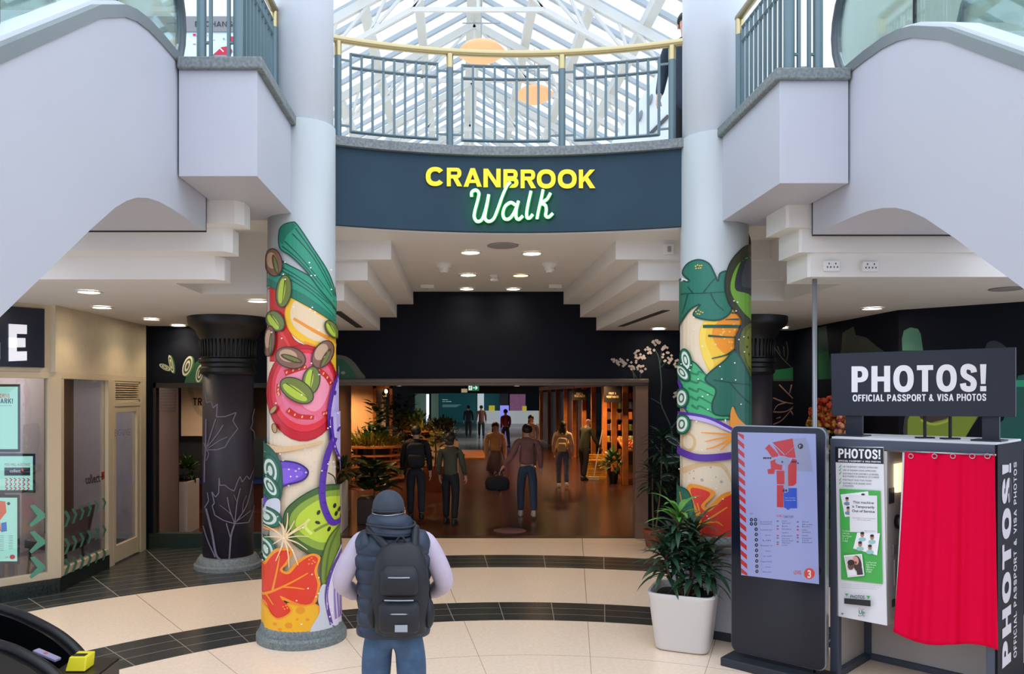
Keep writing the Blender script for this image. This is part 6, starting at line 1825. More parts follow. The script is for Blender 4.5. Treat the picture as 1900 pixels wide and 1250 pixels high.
# shelf unit with produce
sh = thing('produce_shelf', 'dark shelf unit stacked with colourful packets on the right of the market', 'shelf', (4.9, 23, 0))
for x in (4.3, 5.55): MB().box((x, 22.9, 0), (x + .05, 23.4, 2.5)).build('side', DWOOD, sh)
SHZ = (.85, 1.2, 1.52, 1.84, 2.14)
for z in SHZ: MB().box((4.3, 22.9, z), (5.6, 23.4, z + .03)).build('shelf_board', DWOOD, sh)
MB().box((4.3, 23.4, 0), (5.6, 23.43, 2.5)).build('back', DWOOD, sh)
rc = random.Random(8)
PC = [(196, 60, 40), (220, 170, 50), (80, 120, 60), (210, 200, 180), (150, 90, 60), (60, 80, 120), (226, 120, 50)]
protos = []
for i, c in enumerate(PC):
    m = MB(); m.loft([((0, 0, 0), .05, .035), ((0, 0, .16), .05, .03), ((0, 0, .20), .05, .006)], 10, True, 4)
    o = m.build('food_packet', mat('packet_%d' % i, c, .5), None, origin=(0, 0, 0)); put_tags(o, 'small upright food packet on the dark shelf unit', 'packet', 'food packets on the dark shelf unit'); protos.append(o)
used = set()
def place(o, loc, s=1.0):
    if o.name in used: o = o.copy(); COL.objects.link(o)
    used.add(o.name); o.location = loc; o.scale = (s, s, s); WL[o.name] = Vector(loc); return o
for z in SHZ:
    for i in range(11): place(protos[rc.randrange(len(protos))], (4.42 + i * .108, 23.0, z + .03), rc.uniform(.75, 1.1))
for i, o in enumerate(protos):
    if o.name not in used: bpy.data.objects.remove(o)
# produce table and crates
tb = thing('produce_table', 'slanted wooden produce table heaped with fruit on the right of the market', 'table', (4.75, 20.6, 0))
MB().prism([(4.3, 20.2, .78), (5.4, 20.2, .78), (5.4, 21.2, 1.05), (4.3, 21.2, 1.05)], (0, 0, .05)).build('top', SW, tb)
for x in (4.34, 5.3):
    for y in (20.3, 21.1): MB().box((x, y - .03, 0), (x + .06, y + .03, .8)).build('leg', SW, tb)
MB().box((4.3, 20.18, .45), (5.4, 20.22, .80)).build('front_board', mat('crate_dark', (60, 34, 30), .6), tb)
fruits = []
for i, (c, nm, r) in enumerate((((210, 110, 40), 'orange', .05), ((196, 46, 40), 'apple', .048), ((206, 184, 70), 'lemon', .042), ((120, 140, 60), 'green_apple', .05), ((226, 150, 110), 'peach', .055))):
    m = MB(); m.lathe([(.004, -.8 * r), (r * .6, -.86 * r), (r * .95, -.3 * r), (r, .2 * r), (r * .7, .8 * r), (r * .2, .84 * r), (.004, .7 * r)], (0, 0, r), 12)
    o = m.build(nm, mat('fruit_' + nm, c, .4), None, smooth=True, origin=(0, 0, 0))
    MB().tube([(0, 0, r * 1.7), (.004, 0, r * 2.1)], .004, 5).build('stalk', STEMM, None if False else o) if False else None
    put_tags(o, 'single %s in the heap on the slanted produce table' % nm.replace('_', ' '), nm.replace('_', ' ') if nm != 'green_apple' else 'apple', nm.replace('_', ' ') + ' heap on the produce table'); fruits.append(o)
for j in range(6):
    for i in range(13):
        y = 20.28 + j * .15; z = .83 + (y - 20.2) * .27
        place(fruits[(i // 3 + j // 2) % 5], (4.36 + i * .082 + (j % 2) * .03, y, z + rc.uniform(0, .02)), rc.uniform(.85, 1.1))
CRY = mat('crate_yellow', (214, 160, 44), .5)
def crate():
    t = thing('yellow_crate', 'yellow plastic crate at the bottom of the stack on the market floor', 'crate', (3.8, 21.6, 0), 'stacked yellow crates')
    m = MB().box((-.25 + 3.8, 21.4, 0), (.25 + 3.8, 21.8, .03)); m.build('floor_tray', CRY, t)
    for k in range(4):
        z = .03 + k * .045
        MB().loops([[(3.55, 21.4, z), (4.05, 21.4, z), (4.05, 21.8, z), (3.55, 21.8, z)], [(3.55, 21.4, z + .025), (4.05, 21.4, z + .025), (4.05, 21.8, z + .025), (3.55, 21.8, z + .025)]], cap=False).build('wall_slat', CRY, t)
    for x in (3.55, 4.05):
        for y in (21.4, 21.8): MB().box((x - .012, y - .012, .0), (x + .012, y + .012, .205)).build('corner_post', CRY, t)
    return t
c0_ = crate()
dup(c0_, (3.8, 21.6, .21), 'yellow plastic crate in the middle of the stack on the market floor'); dup(c0_, (3.8, 21.6, .42), 'yellow plastic crate on top of the stack on the market floor')
t = thing('broom', 'pale broom leaning by the yellow crates', 'broom', (3.75, 20.9, 0))
MB().tube([(3.62, 20.85, .08), (3.88, 21.0, 1.32)], .014, 8).build('handle', mat('pale_handle', (206, 196, 186), .4), t); MB().box((3.45, 20.78, 0), (3.75, 20.9, .08)).build('head', mat('broom_head', (190, 170, 150), .8), t)
t = thing('small_green_plant', 'small leafy green plant at the foot of the nearest stall post', 'plant', (3.95, 19.9, 0)); terracotta(t, 3.95, 19.9, .13, .3, BLACK)
bush(t, (3.95, 19.9, .55), .24, 90, .2, LEAFG, hz=1.1, rr=rb)
# far hall
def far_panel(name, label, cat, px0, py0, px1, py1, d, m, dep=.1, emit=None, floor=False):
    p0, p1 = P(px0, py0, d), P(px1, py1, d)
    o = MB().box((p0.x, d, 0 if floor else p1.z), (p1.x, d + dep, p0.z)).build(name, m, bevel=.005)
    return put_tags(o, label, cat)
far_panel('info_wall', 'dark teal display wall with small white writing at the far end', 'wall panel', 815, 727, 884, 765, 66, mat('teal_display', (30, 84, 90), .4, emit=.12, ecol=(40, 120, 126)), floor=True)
iw_ = bpy.data.objects['info_wall']
a = Art(Plane((0, 65.98), (1, 0)), None, .002, .5, emit=.6, tag='lit'); a.frame(840, 690, 7.8125)
a.text('Sharing', -150, 405, 14, (190, 216, 214), 80, .02); a.text('our stories', -150, 432, 14, (190, 216, 214), 130, .02)
for i in range(3): a.rect(-150, 474 + i * 14, 120 - i * 30, 478 + i * 14, (130, 170, 170))
a.build('writing', iw_)
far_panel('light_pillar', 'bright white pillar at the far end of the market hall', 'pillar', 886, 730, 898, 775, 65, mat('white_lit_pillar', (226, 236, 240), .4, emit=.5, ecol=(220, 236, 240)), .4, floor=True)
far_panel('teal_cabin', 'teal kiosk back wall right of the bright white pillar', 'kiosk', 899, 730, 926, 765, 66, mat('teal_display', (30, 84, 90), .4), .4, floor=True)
far_panel('grey_pillar', 'dark grey pillar behind the small lilac screen at the far end', 'pillar', 927, 730, 943, 790, 64, mat('grey_pillar', (84, 84, 84), .5), .5, floor=True)
far_panel('far_screen', 'small lilac lit screen standing at the far end of the hall', 'screen', 928, 752, 944, 780, 60, mat('far_lilac_screen', (130, 130, 220), .3, emit=.9, ecol=(140, 140, 240)), .1, floor=True)
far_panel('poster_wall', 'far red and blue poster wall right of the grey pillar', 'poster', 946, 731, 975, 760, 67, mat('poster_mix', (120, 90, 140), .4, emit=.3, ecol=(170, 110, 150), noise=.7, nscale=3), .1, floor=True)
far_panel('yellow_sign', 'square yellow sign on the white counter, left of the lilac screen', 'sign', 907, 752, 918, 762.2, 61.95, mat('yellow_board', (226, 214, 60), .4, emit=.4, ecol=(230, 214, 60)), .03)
far_panel('yellow_sign', 'yellow sign at the right end of the white counter', 'sign', 969, 753, 977, 762.2, 61.95, mat('yellow_board', (226, 214, 60), .4), .03)
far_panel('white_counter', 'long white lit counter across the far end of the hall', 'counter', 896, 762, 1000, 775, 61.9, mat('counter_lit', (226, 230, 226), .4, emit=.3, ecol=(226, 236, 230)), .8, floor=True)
far_panel('light_strip', 'tall white light strip between dark doors at the far left', 'light', 791, 731, 796, 759, 66, mat('strip_white', (240, 248, 250), .4, emit=2.0, ecol=(230, 244, 255)), .1, floor=True)
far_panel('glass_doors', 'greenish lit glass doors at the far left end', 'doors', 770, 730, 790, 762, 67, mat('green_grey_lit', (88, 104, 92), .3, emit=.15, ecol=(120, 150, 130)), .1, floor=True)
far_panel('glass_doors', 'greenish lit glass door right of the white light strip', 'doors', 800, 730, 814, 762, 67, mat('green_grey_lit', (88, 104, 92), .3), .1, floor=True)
struct('trim_far_header', MB().box((-20, 41.5, 2.36), (24, 41.7, 2.72)), mat('black_ceiling', (20, 16, 15), .6))
# exit signs
def exit_sign(px0, py0, px1, py1, d, label):
    p0, p1 = P(px0, py0, d), P(px1, py1, d)
    t = thing('exit_sign', label, 'exit sign', ((p0.x + p1.x) / 2, d, p1.z))
    MB().box((p0.x, d, p1.z), (p1.x, d + .06, p0.z)).build('housing', mat('exit_frame', (200, 204, 200), .4), t)
    for x in (p0.x + .05, p1.x - .05): MB().tube([(x, d + .03, p0.z), (x, d + .03, 2.72)], .008, 6).build('rod', STEEL, t)
    a = Art(Plane((0, d - .001), (1, 0)), None, .001, emit=.9, tag='exit'); w, h = px1 - px0, py1 - py0
    a.frame(px0, py0, 100.0 / w); H_ = 100 * h / w
    a.rect(4, 4, 96, H_ - 4, (20, 120, 74)); a.rect(8, 7, 38, H_ - 7, (230, 244, 234))
    a.ell(27, 13, 4, 4, (20, 120, 74)); a.stroke([(24, 18), (20, 27), (26, 33), (22, 41)], 5, (20, 120, 74)); a.stroke([(20, 27), (12, 34)], 4, (20, 120, 74)); a.stroke([(24, 19), (32, 25)], 3, (20, 120, 74)); a.stroke([(23, 19), (14, 22)], 3, (20, 120, 74))
    cy = H_ / 2
    a.rect(46, cy - 4, 78, cy + 4, (230, 244, 234)); a.stroke([(68, cy - 15), (84, cy)], 8, (230, 244, 234)); a.stroke([(84, cy), (68, cy + 15)], 8, (230, 244, 234))
    a.build('pictogram', t)
exit_sign(868, 713.5, 889, 725, 15.0, 'green exit sign with running figure and arrow hanging inside the market opening')
t = thing('small_ceiling_sign', 'small cream sign hanging left of the green exit sign', 'sign', tuple(P(861, 727, 24)))
p0, p1 = P(856, 721, 24), P(867, 728, 24)
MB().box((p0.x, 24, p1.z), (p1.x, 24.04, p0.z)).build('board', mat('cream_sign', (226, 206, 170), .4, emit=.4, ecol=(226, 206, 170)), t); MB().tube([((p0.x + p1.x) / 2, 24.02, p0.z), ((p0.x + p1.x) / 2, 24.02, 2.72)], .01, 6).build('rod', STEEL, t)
# ------------------------------------------------------------------ people
def skin_mesh(nodes, edges, root, sub=2):
    """nodes: name -> (co, rx, ry); one closed surface grown around the skeleton"""
    names = list(nodes); ix = {n: i for i, n in enumerate(names)}
    me = bpy.data.meshes.new('skeleton'); me.from_pydata([tuple(nodes[n][0]) for n in names], [(ix[a], ix[b]) for a, b in edges], [])
    o = bpy.data.objects.new('skeleton', me); COL.objects.link(o)
    sk = o.modifiers.new('skin', 'SKIN'); sk.use_smooth_shade = True; sk.branch_smoothing = .6
    if not me.skin_vertices: pass
    sv = me.skin_vertices[0].data
    for n in names:
        r = nodes[n][1:]; sv[ix[n]].radius = (r[0], r[1] if len(r) > 1 else r[0]); sv[ix[n]].use_root = (n == root)
    if sub:
        s = o.modifiers.new('sub', 'SUBSURF'); s.levels = sub; s.render_levels = sub
    dg = bpy.context.evaluated_depsgraph_get(); dg.update()
    out = bpy.data.meshes.new_from_object(o.evaluated_get(dg))
    bpy.data.objects.remove(o); bpy.data.meshes.remove(me)
    return out

SKINM = mat('skin', (206, 158, 130), .55); SKIND = mat('skin_brown', (136, 92, 70), .55)
def human(label, x, y, yaw, h, top, bottom, hair, shoes=(30, 28, 30), group=None, stride=.18, arms=(-.12, .12), elbow=None, skin=SKINM, hairlen=.0, seated=False, coat=0.0, z0=0.0, cap=None, detail=1, hair_col=None, lean=0.0, wide=1.0, skirt=False, sub=2, hd=0.0, hx=0.0):
    """figure facing local +y, turned by yaw about z"""
    t = thing('person', label, 'person', (x, y, z0), group)
    k = h / 1.75; R = Matrix.Rotation(yaw, 3, 'Z')
    def W(v):
        v = Vector(v); 
        if lean and v.z > .9: v.y += (v.z - .9) * lean
        return R @ (v * k) + Vector((x, y, z0))
    zs = -.42 if seated else 0.0
    J = {}
    J['pelvis'] = (0, 0, .94 + zs); J['waist'] = (0, -.01, 1.08 + zs); J['chest'] = (0, -.01, 1.28 + zs); J['collar'] = (0, -.015, 1.42 + zs); J['neck'] = (0, .0, 1.50 + zs)
    J['skull'] = (0, .015, 1.60 + zs); J['crown'] = (0, .005, 1.68 + zs)
    J['skull'] = (hx, .015 + hd * .3, 1.60 + zs - hd); J['crown'] = (hx, .005 + hd * .3, 1.68 + zs - hd)
    for s, n, sw in ((-1, 'l', stride), (1, 'r', -stride)):
        J['hip' + n] = (s * .095, 0, .90 + zs)
        if seated: J['knee' + n] = (s * .12, .42, .50); J['ankle' + n] = (s * .12, .40, .09); J['toe' + n] = (s * .13, .53, .045)
        else:
            J['knee' + n] = (s * .105, sw * .55 + .02, .49); J['ankle' + n] = (s * .105, sw * 1.0 - .02, .09 + (.05 if sw < -.1 else 0)); J['toe' + n] = (s * .12, sw * 1.0 + .12, .04)
        J['sh' + n] = (s * .18 * wide, -.01, 1.40 + zs)
        a = arms[0] if s < 0 else arms[1]
        e = (elbow or {}).get(n)
        if e: J['el' + n], J['wr' + n] = e[0], e[1]
        else: J['el' + n] = (s * .235 * wide, -.03 + a * .5, 1.13 + zs); J['wr' + n] = (s * .25 * wide, .05 + a * 1.1, .89 + zs)
    nodes, edges = {}, []
    def N(n, co, rx, ry=None): nodes[n] = (W(co), rx * k, (ry or rx) * k)
    N('pelvis', J['pelvis'], .12, .09); N('waist', J['waist'], .115, .085); N('chest', J['chest'], .13, .095); N('collar', J['collar'], .10, .07); N('neck', J['neck'], .052); N('skull', J['skull'], .078, .09); N('crown', J['crown'], .062, .075)
    edges += [('pelvis', 'waist'), ('waist', 'chest'), ('chest', 'collar'), ('collar', 'neck'), ('neck', 'skull'), ('skull', 'crown')]
    for n, s in (('l', -1), ('r', 1)):
        N('hip' + n, J['hip' + n], .085); N('knee' + n, J['knee' + n], .056); N('ankle' + n, J['ankle' + n], .04); N('toe' + n, J['toe' + n], .035)
        N('sh' + n, J['sh' + n], .06); N('el' + n, J['el' + n], .042); N('wr' + n, J['wr' + n], .028)
        d = (Vector(J['wr' + n]) - Vector(J['el' + n])).normalized(); pal = Vector(J['wr' + n]) + d * .07
        N('palm' + n, pal, .034, .018)
        edges += [('pelvis', 'hip' + n), ('hip' + n, 'knee' + n), ('knee' + n, 'ankle' + n), ('ankle' + n, 'toe' + n), ('collar', 'sh' + n), ('sh' + n, 'el' + n), ('el' + n, 'wr' + n), ('wr' + n, 'palm' + n)]
    body = link_mesh('body', skin_mesh(nodes, edges, 'pelvis', sub), skin, t)
    # fingers: five of different lengths on each palm, grown as one hand surface over the palm
    for n, s in (('l', -1), ('r', 1)):
        wr, el = Vector(J['wr' + n]), Vector(J['el' + n]); d = (wr - el).normalized(); pal = wr + d * .06
        side = d.cross(Vector((s, 0, 0))); side = (side - d * side.dot(d)).normalized(); inn = d.cross(side).normalized() * (1 if d.cross(side).x * -s > 0 else -1)
        hn = {'a': (W(wr), .026 * k, .02 * k), 'b': (W(pal), .036 * k, .016 * k)}; he = [('a', 'b')]
        for i, (o_, L) in enumerate(((-.030, .062), (-.010, .075), (.010, .070), (.029, .056))):
            b0 = pal + d * .035 + side * o_; b1 = b0 + d * L * .55 + inn * .008; b2 = b1 + d * L * .45 + inn * .024
            for q, v, r in (('0', b0, .0095), ('1', b1, .0085), ('2', b2, .007)): hn['f%d%s' % (i, q)] = (W(v), r * k, r * k)
            he += [('b', 'f%d0' % i), ('f%d0' % i, 'f%d1' % i), ('f%d1' % i, 'f%d2' % i)]
        th = wr + d * .02 + side * .028; t2 = th + side * .022 + d * .03 + inn * .012; t3 = t2 + d * .03 + inn * .012
        hn['t0'] = (W(th), .011 * k, .011 * k); hn['t1'] = (W(t2), .0095 * k, .0095 * k); hn['t2'] = (W(t3), .008 * k, .008 * k); he += [('a', 't0'), ('t0', 't1'), ('t1', 't2')]
        link_mesh('hand', skin_mesh(hn, he, 'a', 1), skin, t)
    # nose, ears, eyes, mouth
    hc = Vector(J['skull'])
    f = MB(); f.loops([[W(hc + Vector((dx, .095 + dy, dz))) for dx, dz in ((-.004, .03), (.004, .03), (.014, -.02), (-.014, -.02))] if not dy else [W(hc + Vector((dx, .095 + dy, dz))) for dx, dz in ((-.003, .02), (.003, .02), (.01, -.016), (-.01, -.016))] for dy in (0, .022)]); f.build('nose', skin, body)
    for s in (-1, 1):
        MB().ell(W(hc + Vector((s * .083, .0, .0))), .012 * k, .022 * k, .032 * k, 8, 6, R).build('ear', skin, body, smooth=True)
        MB().ell(W(hc + Vector((s * .032, .086, .018))), .012 * k, .006 * k, .007 * k, 8, 6, R).build('eye', mat('eye_dark', (34, 28, 26), .3), body, smooth=True)
    MB().ell(W(hc + Vector((0, .088, -.045))), .024 * k, .007 * k, .007 * k, 8, 6, R).build('mouth', mat('lip', (160, 96, 90), .5), body, smooth=True)
    # hair
    if hair:
        hm = mat('hair_%d_%d_%d' % hair, hair, .6)
        m = MB(); c = hc + Vector((0, -.018, .038)); rot = R @ Matrix.Rotation(.42, 3, 'X')
        rings = []
        for i in range(9):
            a = -.35 + (PI / 2 + .35) * i / 8
            rings.append([W(c) + rot @ Vector((.096 * k * math.cos(a) * math.cos(b), .112 * k * math.cos(a) * math.sin(b), .098 * k * math.sin(a))) for b in [2 * PI * j / 18 for j in range(18)]])
        m.loops(rings)
        m.build('hair', hm, t, smooth=True)
        if hairlen:
            m = MB(); m.loft([(W(hc + Vector((0, -.06, .06))), .075 * k, .04 * k, R), (W(hc + Vector((0, -.075, -.05))), .085 * k, .045 * k, R), (W(hc + Vector((0, -.10, -.05 - hairlen * .6))), .09 * k, .04 * k, R), (W(hc + Vector((0, -.105, -.05 - hairlen))), .05 * k, .025 * k, R)], 16)
            m.build('long_hair', hm, t, smooth=True)
    # jacket or top with sleeves
    zt = J['collar'][2]
    tn, te = {}, []
    def TN(n, co, rx, ry=None): tn[n] = (W(co), rx * k, (ry or rx) * k)
    low = Vector(J['pelvis']) + Vector((0, 0, .02 - coat))
    TN('hem', low, .165 * wide, .125); TN('waist', J['waist'], .150 * wide, .115); TN('chest', J['chest'], .168 * wide, .125); TN('collar', Vector(J['collar']) + Vector((0, 0, .01)), .12, .09); TN('throat', Vector(J['neck']) + Vector((0, 0, -.02)), .062)
    te += [('hem', 'waist'), ('waist', 'chest'), ('chest', 'collar'), ('collar', 'throat')]
    for n, s in (('l', -1), ('r', 1)):
        TN('sh' + n, J['sh' + n], .078); TN('el' + n, J['el' + n], .060); TN('wr' + n, Vector(J['wr' + n]).lerp(Vector(J['el' + n]), .06), .044)
        te += [('collar', 'sh' + n), ('sh' + n, 'el' + n), ('el' + n, 'wr' + n)]
    link_mesh('jacket', skin_mesh(tn, te, 'hem', sub), top, t)
    # trousers
    bn, be = {}, []
    def BN(n, co, rx, ry=None): bn[n] = (W(co), rx * k, (ry or rx) * k)
    BN('belt', Vector(J['pelvis']) + Vector((0, 0, .08)), .135, .10); BN('pelvis', Vector(J['pelvis']) + Vector((0, 0, -.01)), .145, .11); be.append(('belt', 'pelvis'))
    for n in 'lr':
        BN('hip' + n, Vector(J['hip' + n]) + Vector((0, 0, -.04)), .105); BN('knee' + n, J['knee' + n], .078); BN('cuff' + n, Vector(J['ankle' + n]) + Vector((0, 0, .0)), .064)
        be += [('pelvis', 'hip' + n), ('hip' + n, 'knee' + n), ('knee' + n, 'cuff' + n)]
    link_mesh('trousers', skin_mesh(bn, be, 'pelvis', sub), bottom, t)
    if skirt:
        p = Vector(J['pelvis']); MB().loft([(W(p + Vector((0, 0, .05))), .15 * k, .12 * k, R), (W(p + Vector((0, 0, -.15))), .2 * k, .16 * k, R), (W(p + Vector((0, .02, -.45))), .24 * k, .2 * k, R)], 20).build('skirt', bottom, t, smooth=True)
    sm = mat('shoe_%d_%d_%d' % shoes, shoes, .5)
    for n in 'lr':
        a_, b_ = Vector(J['ankle' + n]), Vector(J['toe' + n]); zb = a_.z - .09
        m = MB(); m.loft([(W((a_.x, a_.y + .05, zb + .0)), .048 * k, .135 * k, R), (W((a_.x, a_.y + .05, zb + .03)), .052 * k, .14 * k, R), (W((a_.x, a_.y + .03, zb + .07)), .046 * k, .11 * k, R), (W((a_.x, a_.y - .01, zb + .11)), .042 * k, .06 * k, R)], 16)
        m.build('shoe', sm, t, smooth=True)
    t['_'] = 0; del t['_']
    return t, W, J, k, R
def cloth(n, c, rough=.8): return mat('cloth_' + n, c, rough, noise=.15, nscale=9)
def backpack(label, W, J, m, w=.17, hgt=.46, dep=.13, zc=1.20):
    c = W((0, -.20, zc)); t = thing('backpack', label, 'backpack', tuple(c))
    rows = []
    for z, s in ((-.5, .70), (-.46, .92), (-.2, 1.0), (.2, .97), (.4, .85), (.49, .55)):
        rows.append((W((0, -.20, zc + z * hgt)), w * s, dep * .5 * s))
    MB().loft(rows, 24, True, 3.2).build('bag', m, t, smooth=True)
    MB().loft([(W((0, -.275, zc - .2)), w * .7, .02), (W((0, -.285, zc - .18)), w * .74, .035), (W((0, -.285, zc + .0)), w * .72, .035), (W((0, -.275, zc + .02)), w * .66, .02)], 20, True, 3.2).build('front_pocket', m, t, smooth=True)
    for s in (-1, 1):
        MB().tube(cr([W((s * .09, -.16, zc + .19)), W((s * .115, -.06, 1.475)), W((s * .12, .09, 1.40)), W((s * .13, .125, 1.22)), W((s * .15, -.04, 1.08)), W((s * .11, -.15, zc - .16))], 5), .016, 8).build('strap', m, t, smooth=True)
    MB().tube(cr([W((-.03, -.2, zc + .23)), W((0, -.2, zc + .27)), W((.03, -.2, zc + .23))], 4), .007, 6).build('grab_loop', m, t)
    return t
CB, CN, COL_, CJ = cloth('black', (22, 22, 26)), cloth('navy', (28, 36, 50)), cloth('olive', (70, 70, 54)), cloth('denim', (52, 66, 86))
xx = lambda px, d: (px - CX) * d / F
p, W, J, k, R = human('person in black jacket with black backpack walking into the market, left of the olive jacket', xx(772, 14.1), 14.1, 0, 1.72, CB, cloth('dark_blue', (30, 34, 44)), (26, 22, 20), arms=(.1, -.1), stride=.12, coat=.06, wide=1.05)
backpack('black backpack on the back of the person in the black jacket', W, J, CB)
human('person in olive jacket and black trousers at the market entrance', xx(836, 13.7), 13.7, -.3, 1.62, COL_, CB, (40, 28, 22), arms=(.05, .1), stride=.08, coat=.10, hairlen=.06)
human('person in peach top and long skirt facing the camera in the market', xx(919, 18.6), 18.6, PI, 1.63, cloth('peach', (226, 156, 98)), cloth('taupe', (110, 88, 84)), (60, 38, 28), arms=(.05, .05), stride=.12, skirt=True, hairlen=.12)
p, W, J, k, R = human('person in dusty pink top and dark jeans walking away, holding a black bag', xx(978, 14.4), 14.4, .0, 1.74, cloth('dusty_pink', (136, 92, 84)), CJ, (44, 28, 24), shoes=(190, 170, 156), stride=.2, arms=(.1, -.05), elbow={'l': ((-.27, -.02, 1.16), (-.44, .02, .93))}, wide=1.02)
hb = W((-.55, .03, .50)); t = thing('shopping_bag', 'rounded black bag held low by the person in the dusty pink top', 'bag', tuple(hb))
bx, by, bz_ = hb
MB().loft([((bx, by, bz_), .17, .07), ((bx, by, bz_ + .03), .22, .09), ((bx, by, bz_ + .15), .23, .10), ((bx, by, bz_ + .24), .19, .08), ((bx, by, bz_ + .26), .15, .05)], 24, True, 3).build('bag', CB, t, smooth=True)
hw = W((-.49, .03, .86))
for dy in (-.02, .02): MB().tube(cr([(bx - .10, by + dy, bz_ + .24), hw + Vector((-.01, dy, .0)), (bx + .10, by + dy, bz_ + .24)], 6), .008, 6).build('handle', CB, t, smooth=True)
p, W, J, k, R = human('person in cream top and blue jeans walking away in front of the stall posts', xx(1044, 19.0), 19.0, -.2, 1.64, cloth('cream', (222, 190, 152)), cloth('light_denim', (98, 100, 118)), (44, 28, 20), shoes=(210, 200, 190), arms=(.2, .1), stride=.12, hairlen=.16)
backpack('small cream backpack on the person in the cream top', W, J, cloth('cream_bag', (226, 190, 130)), .13, .30, .10, 1.16)
human('person in dark green coat bending towards the yellow crates', xx(1083, 20.8), 20.8, -.9, 1.68, cloth('dark_green', (44, 48, 30)), CB, None, arms=(.3, .3), stride=.1, coat=.25, lean=.25, skin=SKIND)
human('person in long dark navy coat far away in the hall, left of the brown coat', xx(869, 42), 42, 0, 1.72, CN, CB, (30, 24, 22), coat=.2, stride=.1, group='far shoppers', sub=1)
human('person in brown coat far away in the hall', xx(893, 41), 41, 0, 1.74, cloth('brown', (120, 76, 54)), CB, (60, 40, 30), coat=.25, stride=.1, group='far shoppers', sub=1)
human('person in red top far away in the hall by the lilac screen', xx(938, 33), 33, .4, 1.68, cloth('red', (130, 50, 56)), CN, (60, 36, 30), stride=.12, group='far shoppers', sub=1)
human('person in grey top with dark bag behind the dusty pink top', xx(985, 24), 24, PI, 1.66, cloth('mauve_grey', (130, 100, 98)), CN, (50, 34, 28), stride=.14, group='far shoppers', hairlen=.1)
ch = thing('bench_seat', 'small wooden bench under the seated person by the cream wall', 'bench', (xx(642, 21.9), 21.8, 0))
bx = xx(642, 21.9); MB().box((bx - .5, 21.62, .44), (bx + .5, 22.05, .49)).build('seat', WOOD, ch)
for dx in (-.42, .42): MB().box((bx + dx - .04, 21.66, 0), (bx + dx + .04, 22.0, .44)).build('leg', WOOD, ch)
human('seated person in dark clothes by the cream wall at the far left of the market', bx, 21.85, PI + .7, 1.70, CB, CB, (24, 20, 20), seated=True, arms=(.3, .3))
human('person in dark navy coat on the upper balcony, half hidden by the right column', 2.52, 8.62, 2.6, 1.86, cloth('dark_navy', (26, 42, 56)), CB, (30, 26, 24), z0=4.63, coat=.3, arms=(.0, .0), stride=.03, wide=1.1)

# ------------------------------------------------------------------ the man in front, seen from behind
mx, my, mh = -.368, 4.46, 1.79
VEST = mat('puffer_navy', (31, 44, 63), .5, noise=.12, nscale=7); SLV = mat('lilac_sleeve', (184, 172, 188), .8, noise=.06, nscale=14); JEAN = mat('blue_jeans', (62, 88, 118), .85, noise=.25, nscale=12)
DKV = mat('vest_dark', (28, 36, 48), .6)
el = {'l': ((-.295, -.06, 1.165), (-.215, .16, 1.04)), 'r': ((.295, -.05, 1.165), (.20, .18, 1.05))}
man, W, J, k, R = human('man in navy quilted vest, lilac sleeves, blue jeans and dark cap seen from behind', mx, my, 0.0, mh, SLV, JEAN, None, stride=.07, elbow=el, wide=1.0, coat=-.06, shoes=(40, 40, 46), hd=.055, hx=-.03)
# quilted vest: bulging rings
vm = MB(); secs = []
prof = [(.885, .203, .150), (.92, .206, .152), (1.02, .198, .145), (1.12, .200, .147), (1.22, .212, .152), (1.31, .222, .150), (1.37, .215, .138), (1.42, .175, .115), (1.46, .115, .095)]
def pv(z):
    for (a, b), (c, d) in zip([(q[0], q) for q in prof[:-1]], [(q[0], q) for q in prof[1:]]):
        if a <= z <= c:
            u = (z - a) / (c - a); return b[1] + (d[1] - b[1]) * u, b[2] + (d[2] - b[2]) * u
    return prof[-1][1:]
n = 96
for i in range(n + 1):
    z = .885 + (1.46 - .885) * i / n; rx, ry = pv(z)
    ph = ((z - .86) / .078) % 1.0; b = .013 * math.sqrt(max(0, 1 - (2 * ph - 1) ** 2)) if z < 1.40 else .008
    secs.append((W((0, -.01, z)), (rx - .012 + b) * k, (ry - .012 + b) * k, R))
vm.loft(secs, 44, True, 2.5)
vm.build('quilted_vest', VEST, man, smooth=True, label='navy quilted sleeveless vest')
# shoulder caps of the vest
for s in (-1, 1):
    MB().ell(W((s * .148, -.012, 1.375)), .072 * k, .112 * k, .078 * k, 22, 14).build('vest_shoulder', VEST, man, smooth=True)
# hood roll around the neck
hm = MB(); rings = []
for i in range(8):
    z = 1.42 + .0175 * i; b = .012 * abs(math.sin(i * PI / 3.5)); s_ = (.118, .128, .126, .122, .120, .116, .108, .092)[i]
    rings.append((W((-.004 * i, -.025, z)), (s_ + b) * k, (s_ * .92 + b) * k, R))
hm.loft(rings, 36)
hm.build('padded_hood', VEST, man, smooth=True)
for z, rr_, mm in ((1.442, .137, DKV), (1.486, .133, DKV)):
    MB().tube([W((-.012 + rr_ * math.cos(2 * PI * j / 36), -.025 + rr_ * .93 * math.sin(2 * PI * j / 36), z + .006 * math.sin(4 * PI * j / 36))) for j in range(36)], .007 * k, 8, closed=True).build('hood_seam', mm, man, smooth=True)
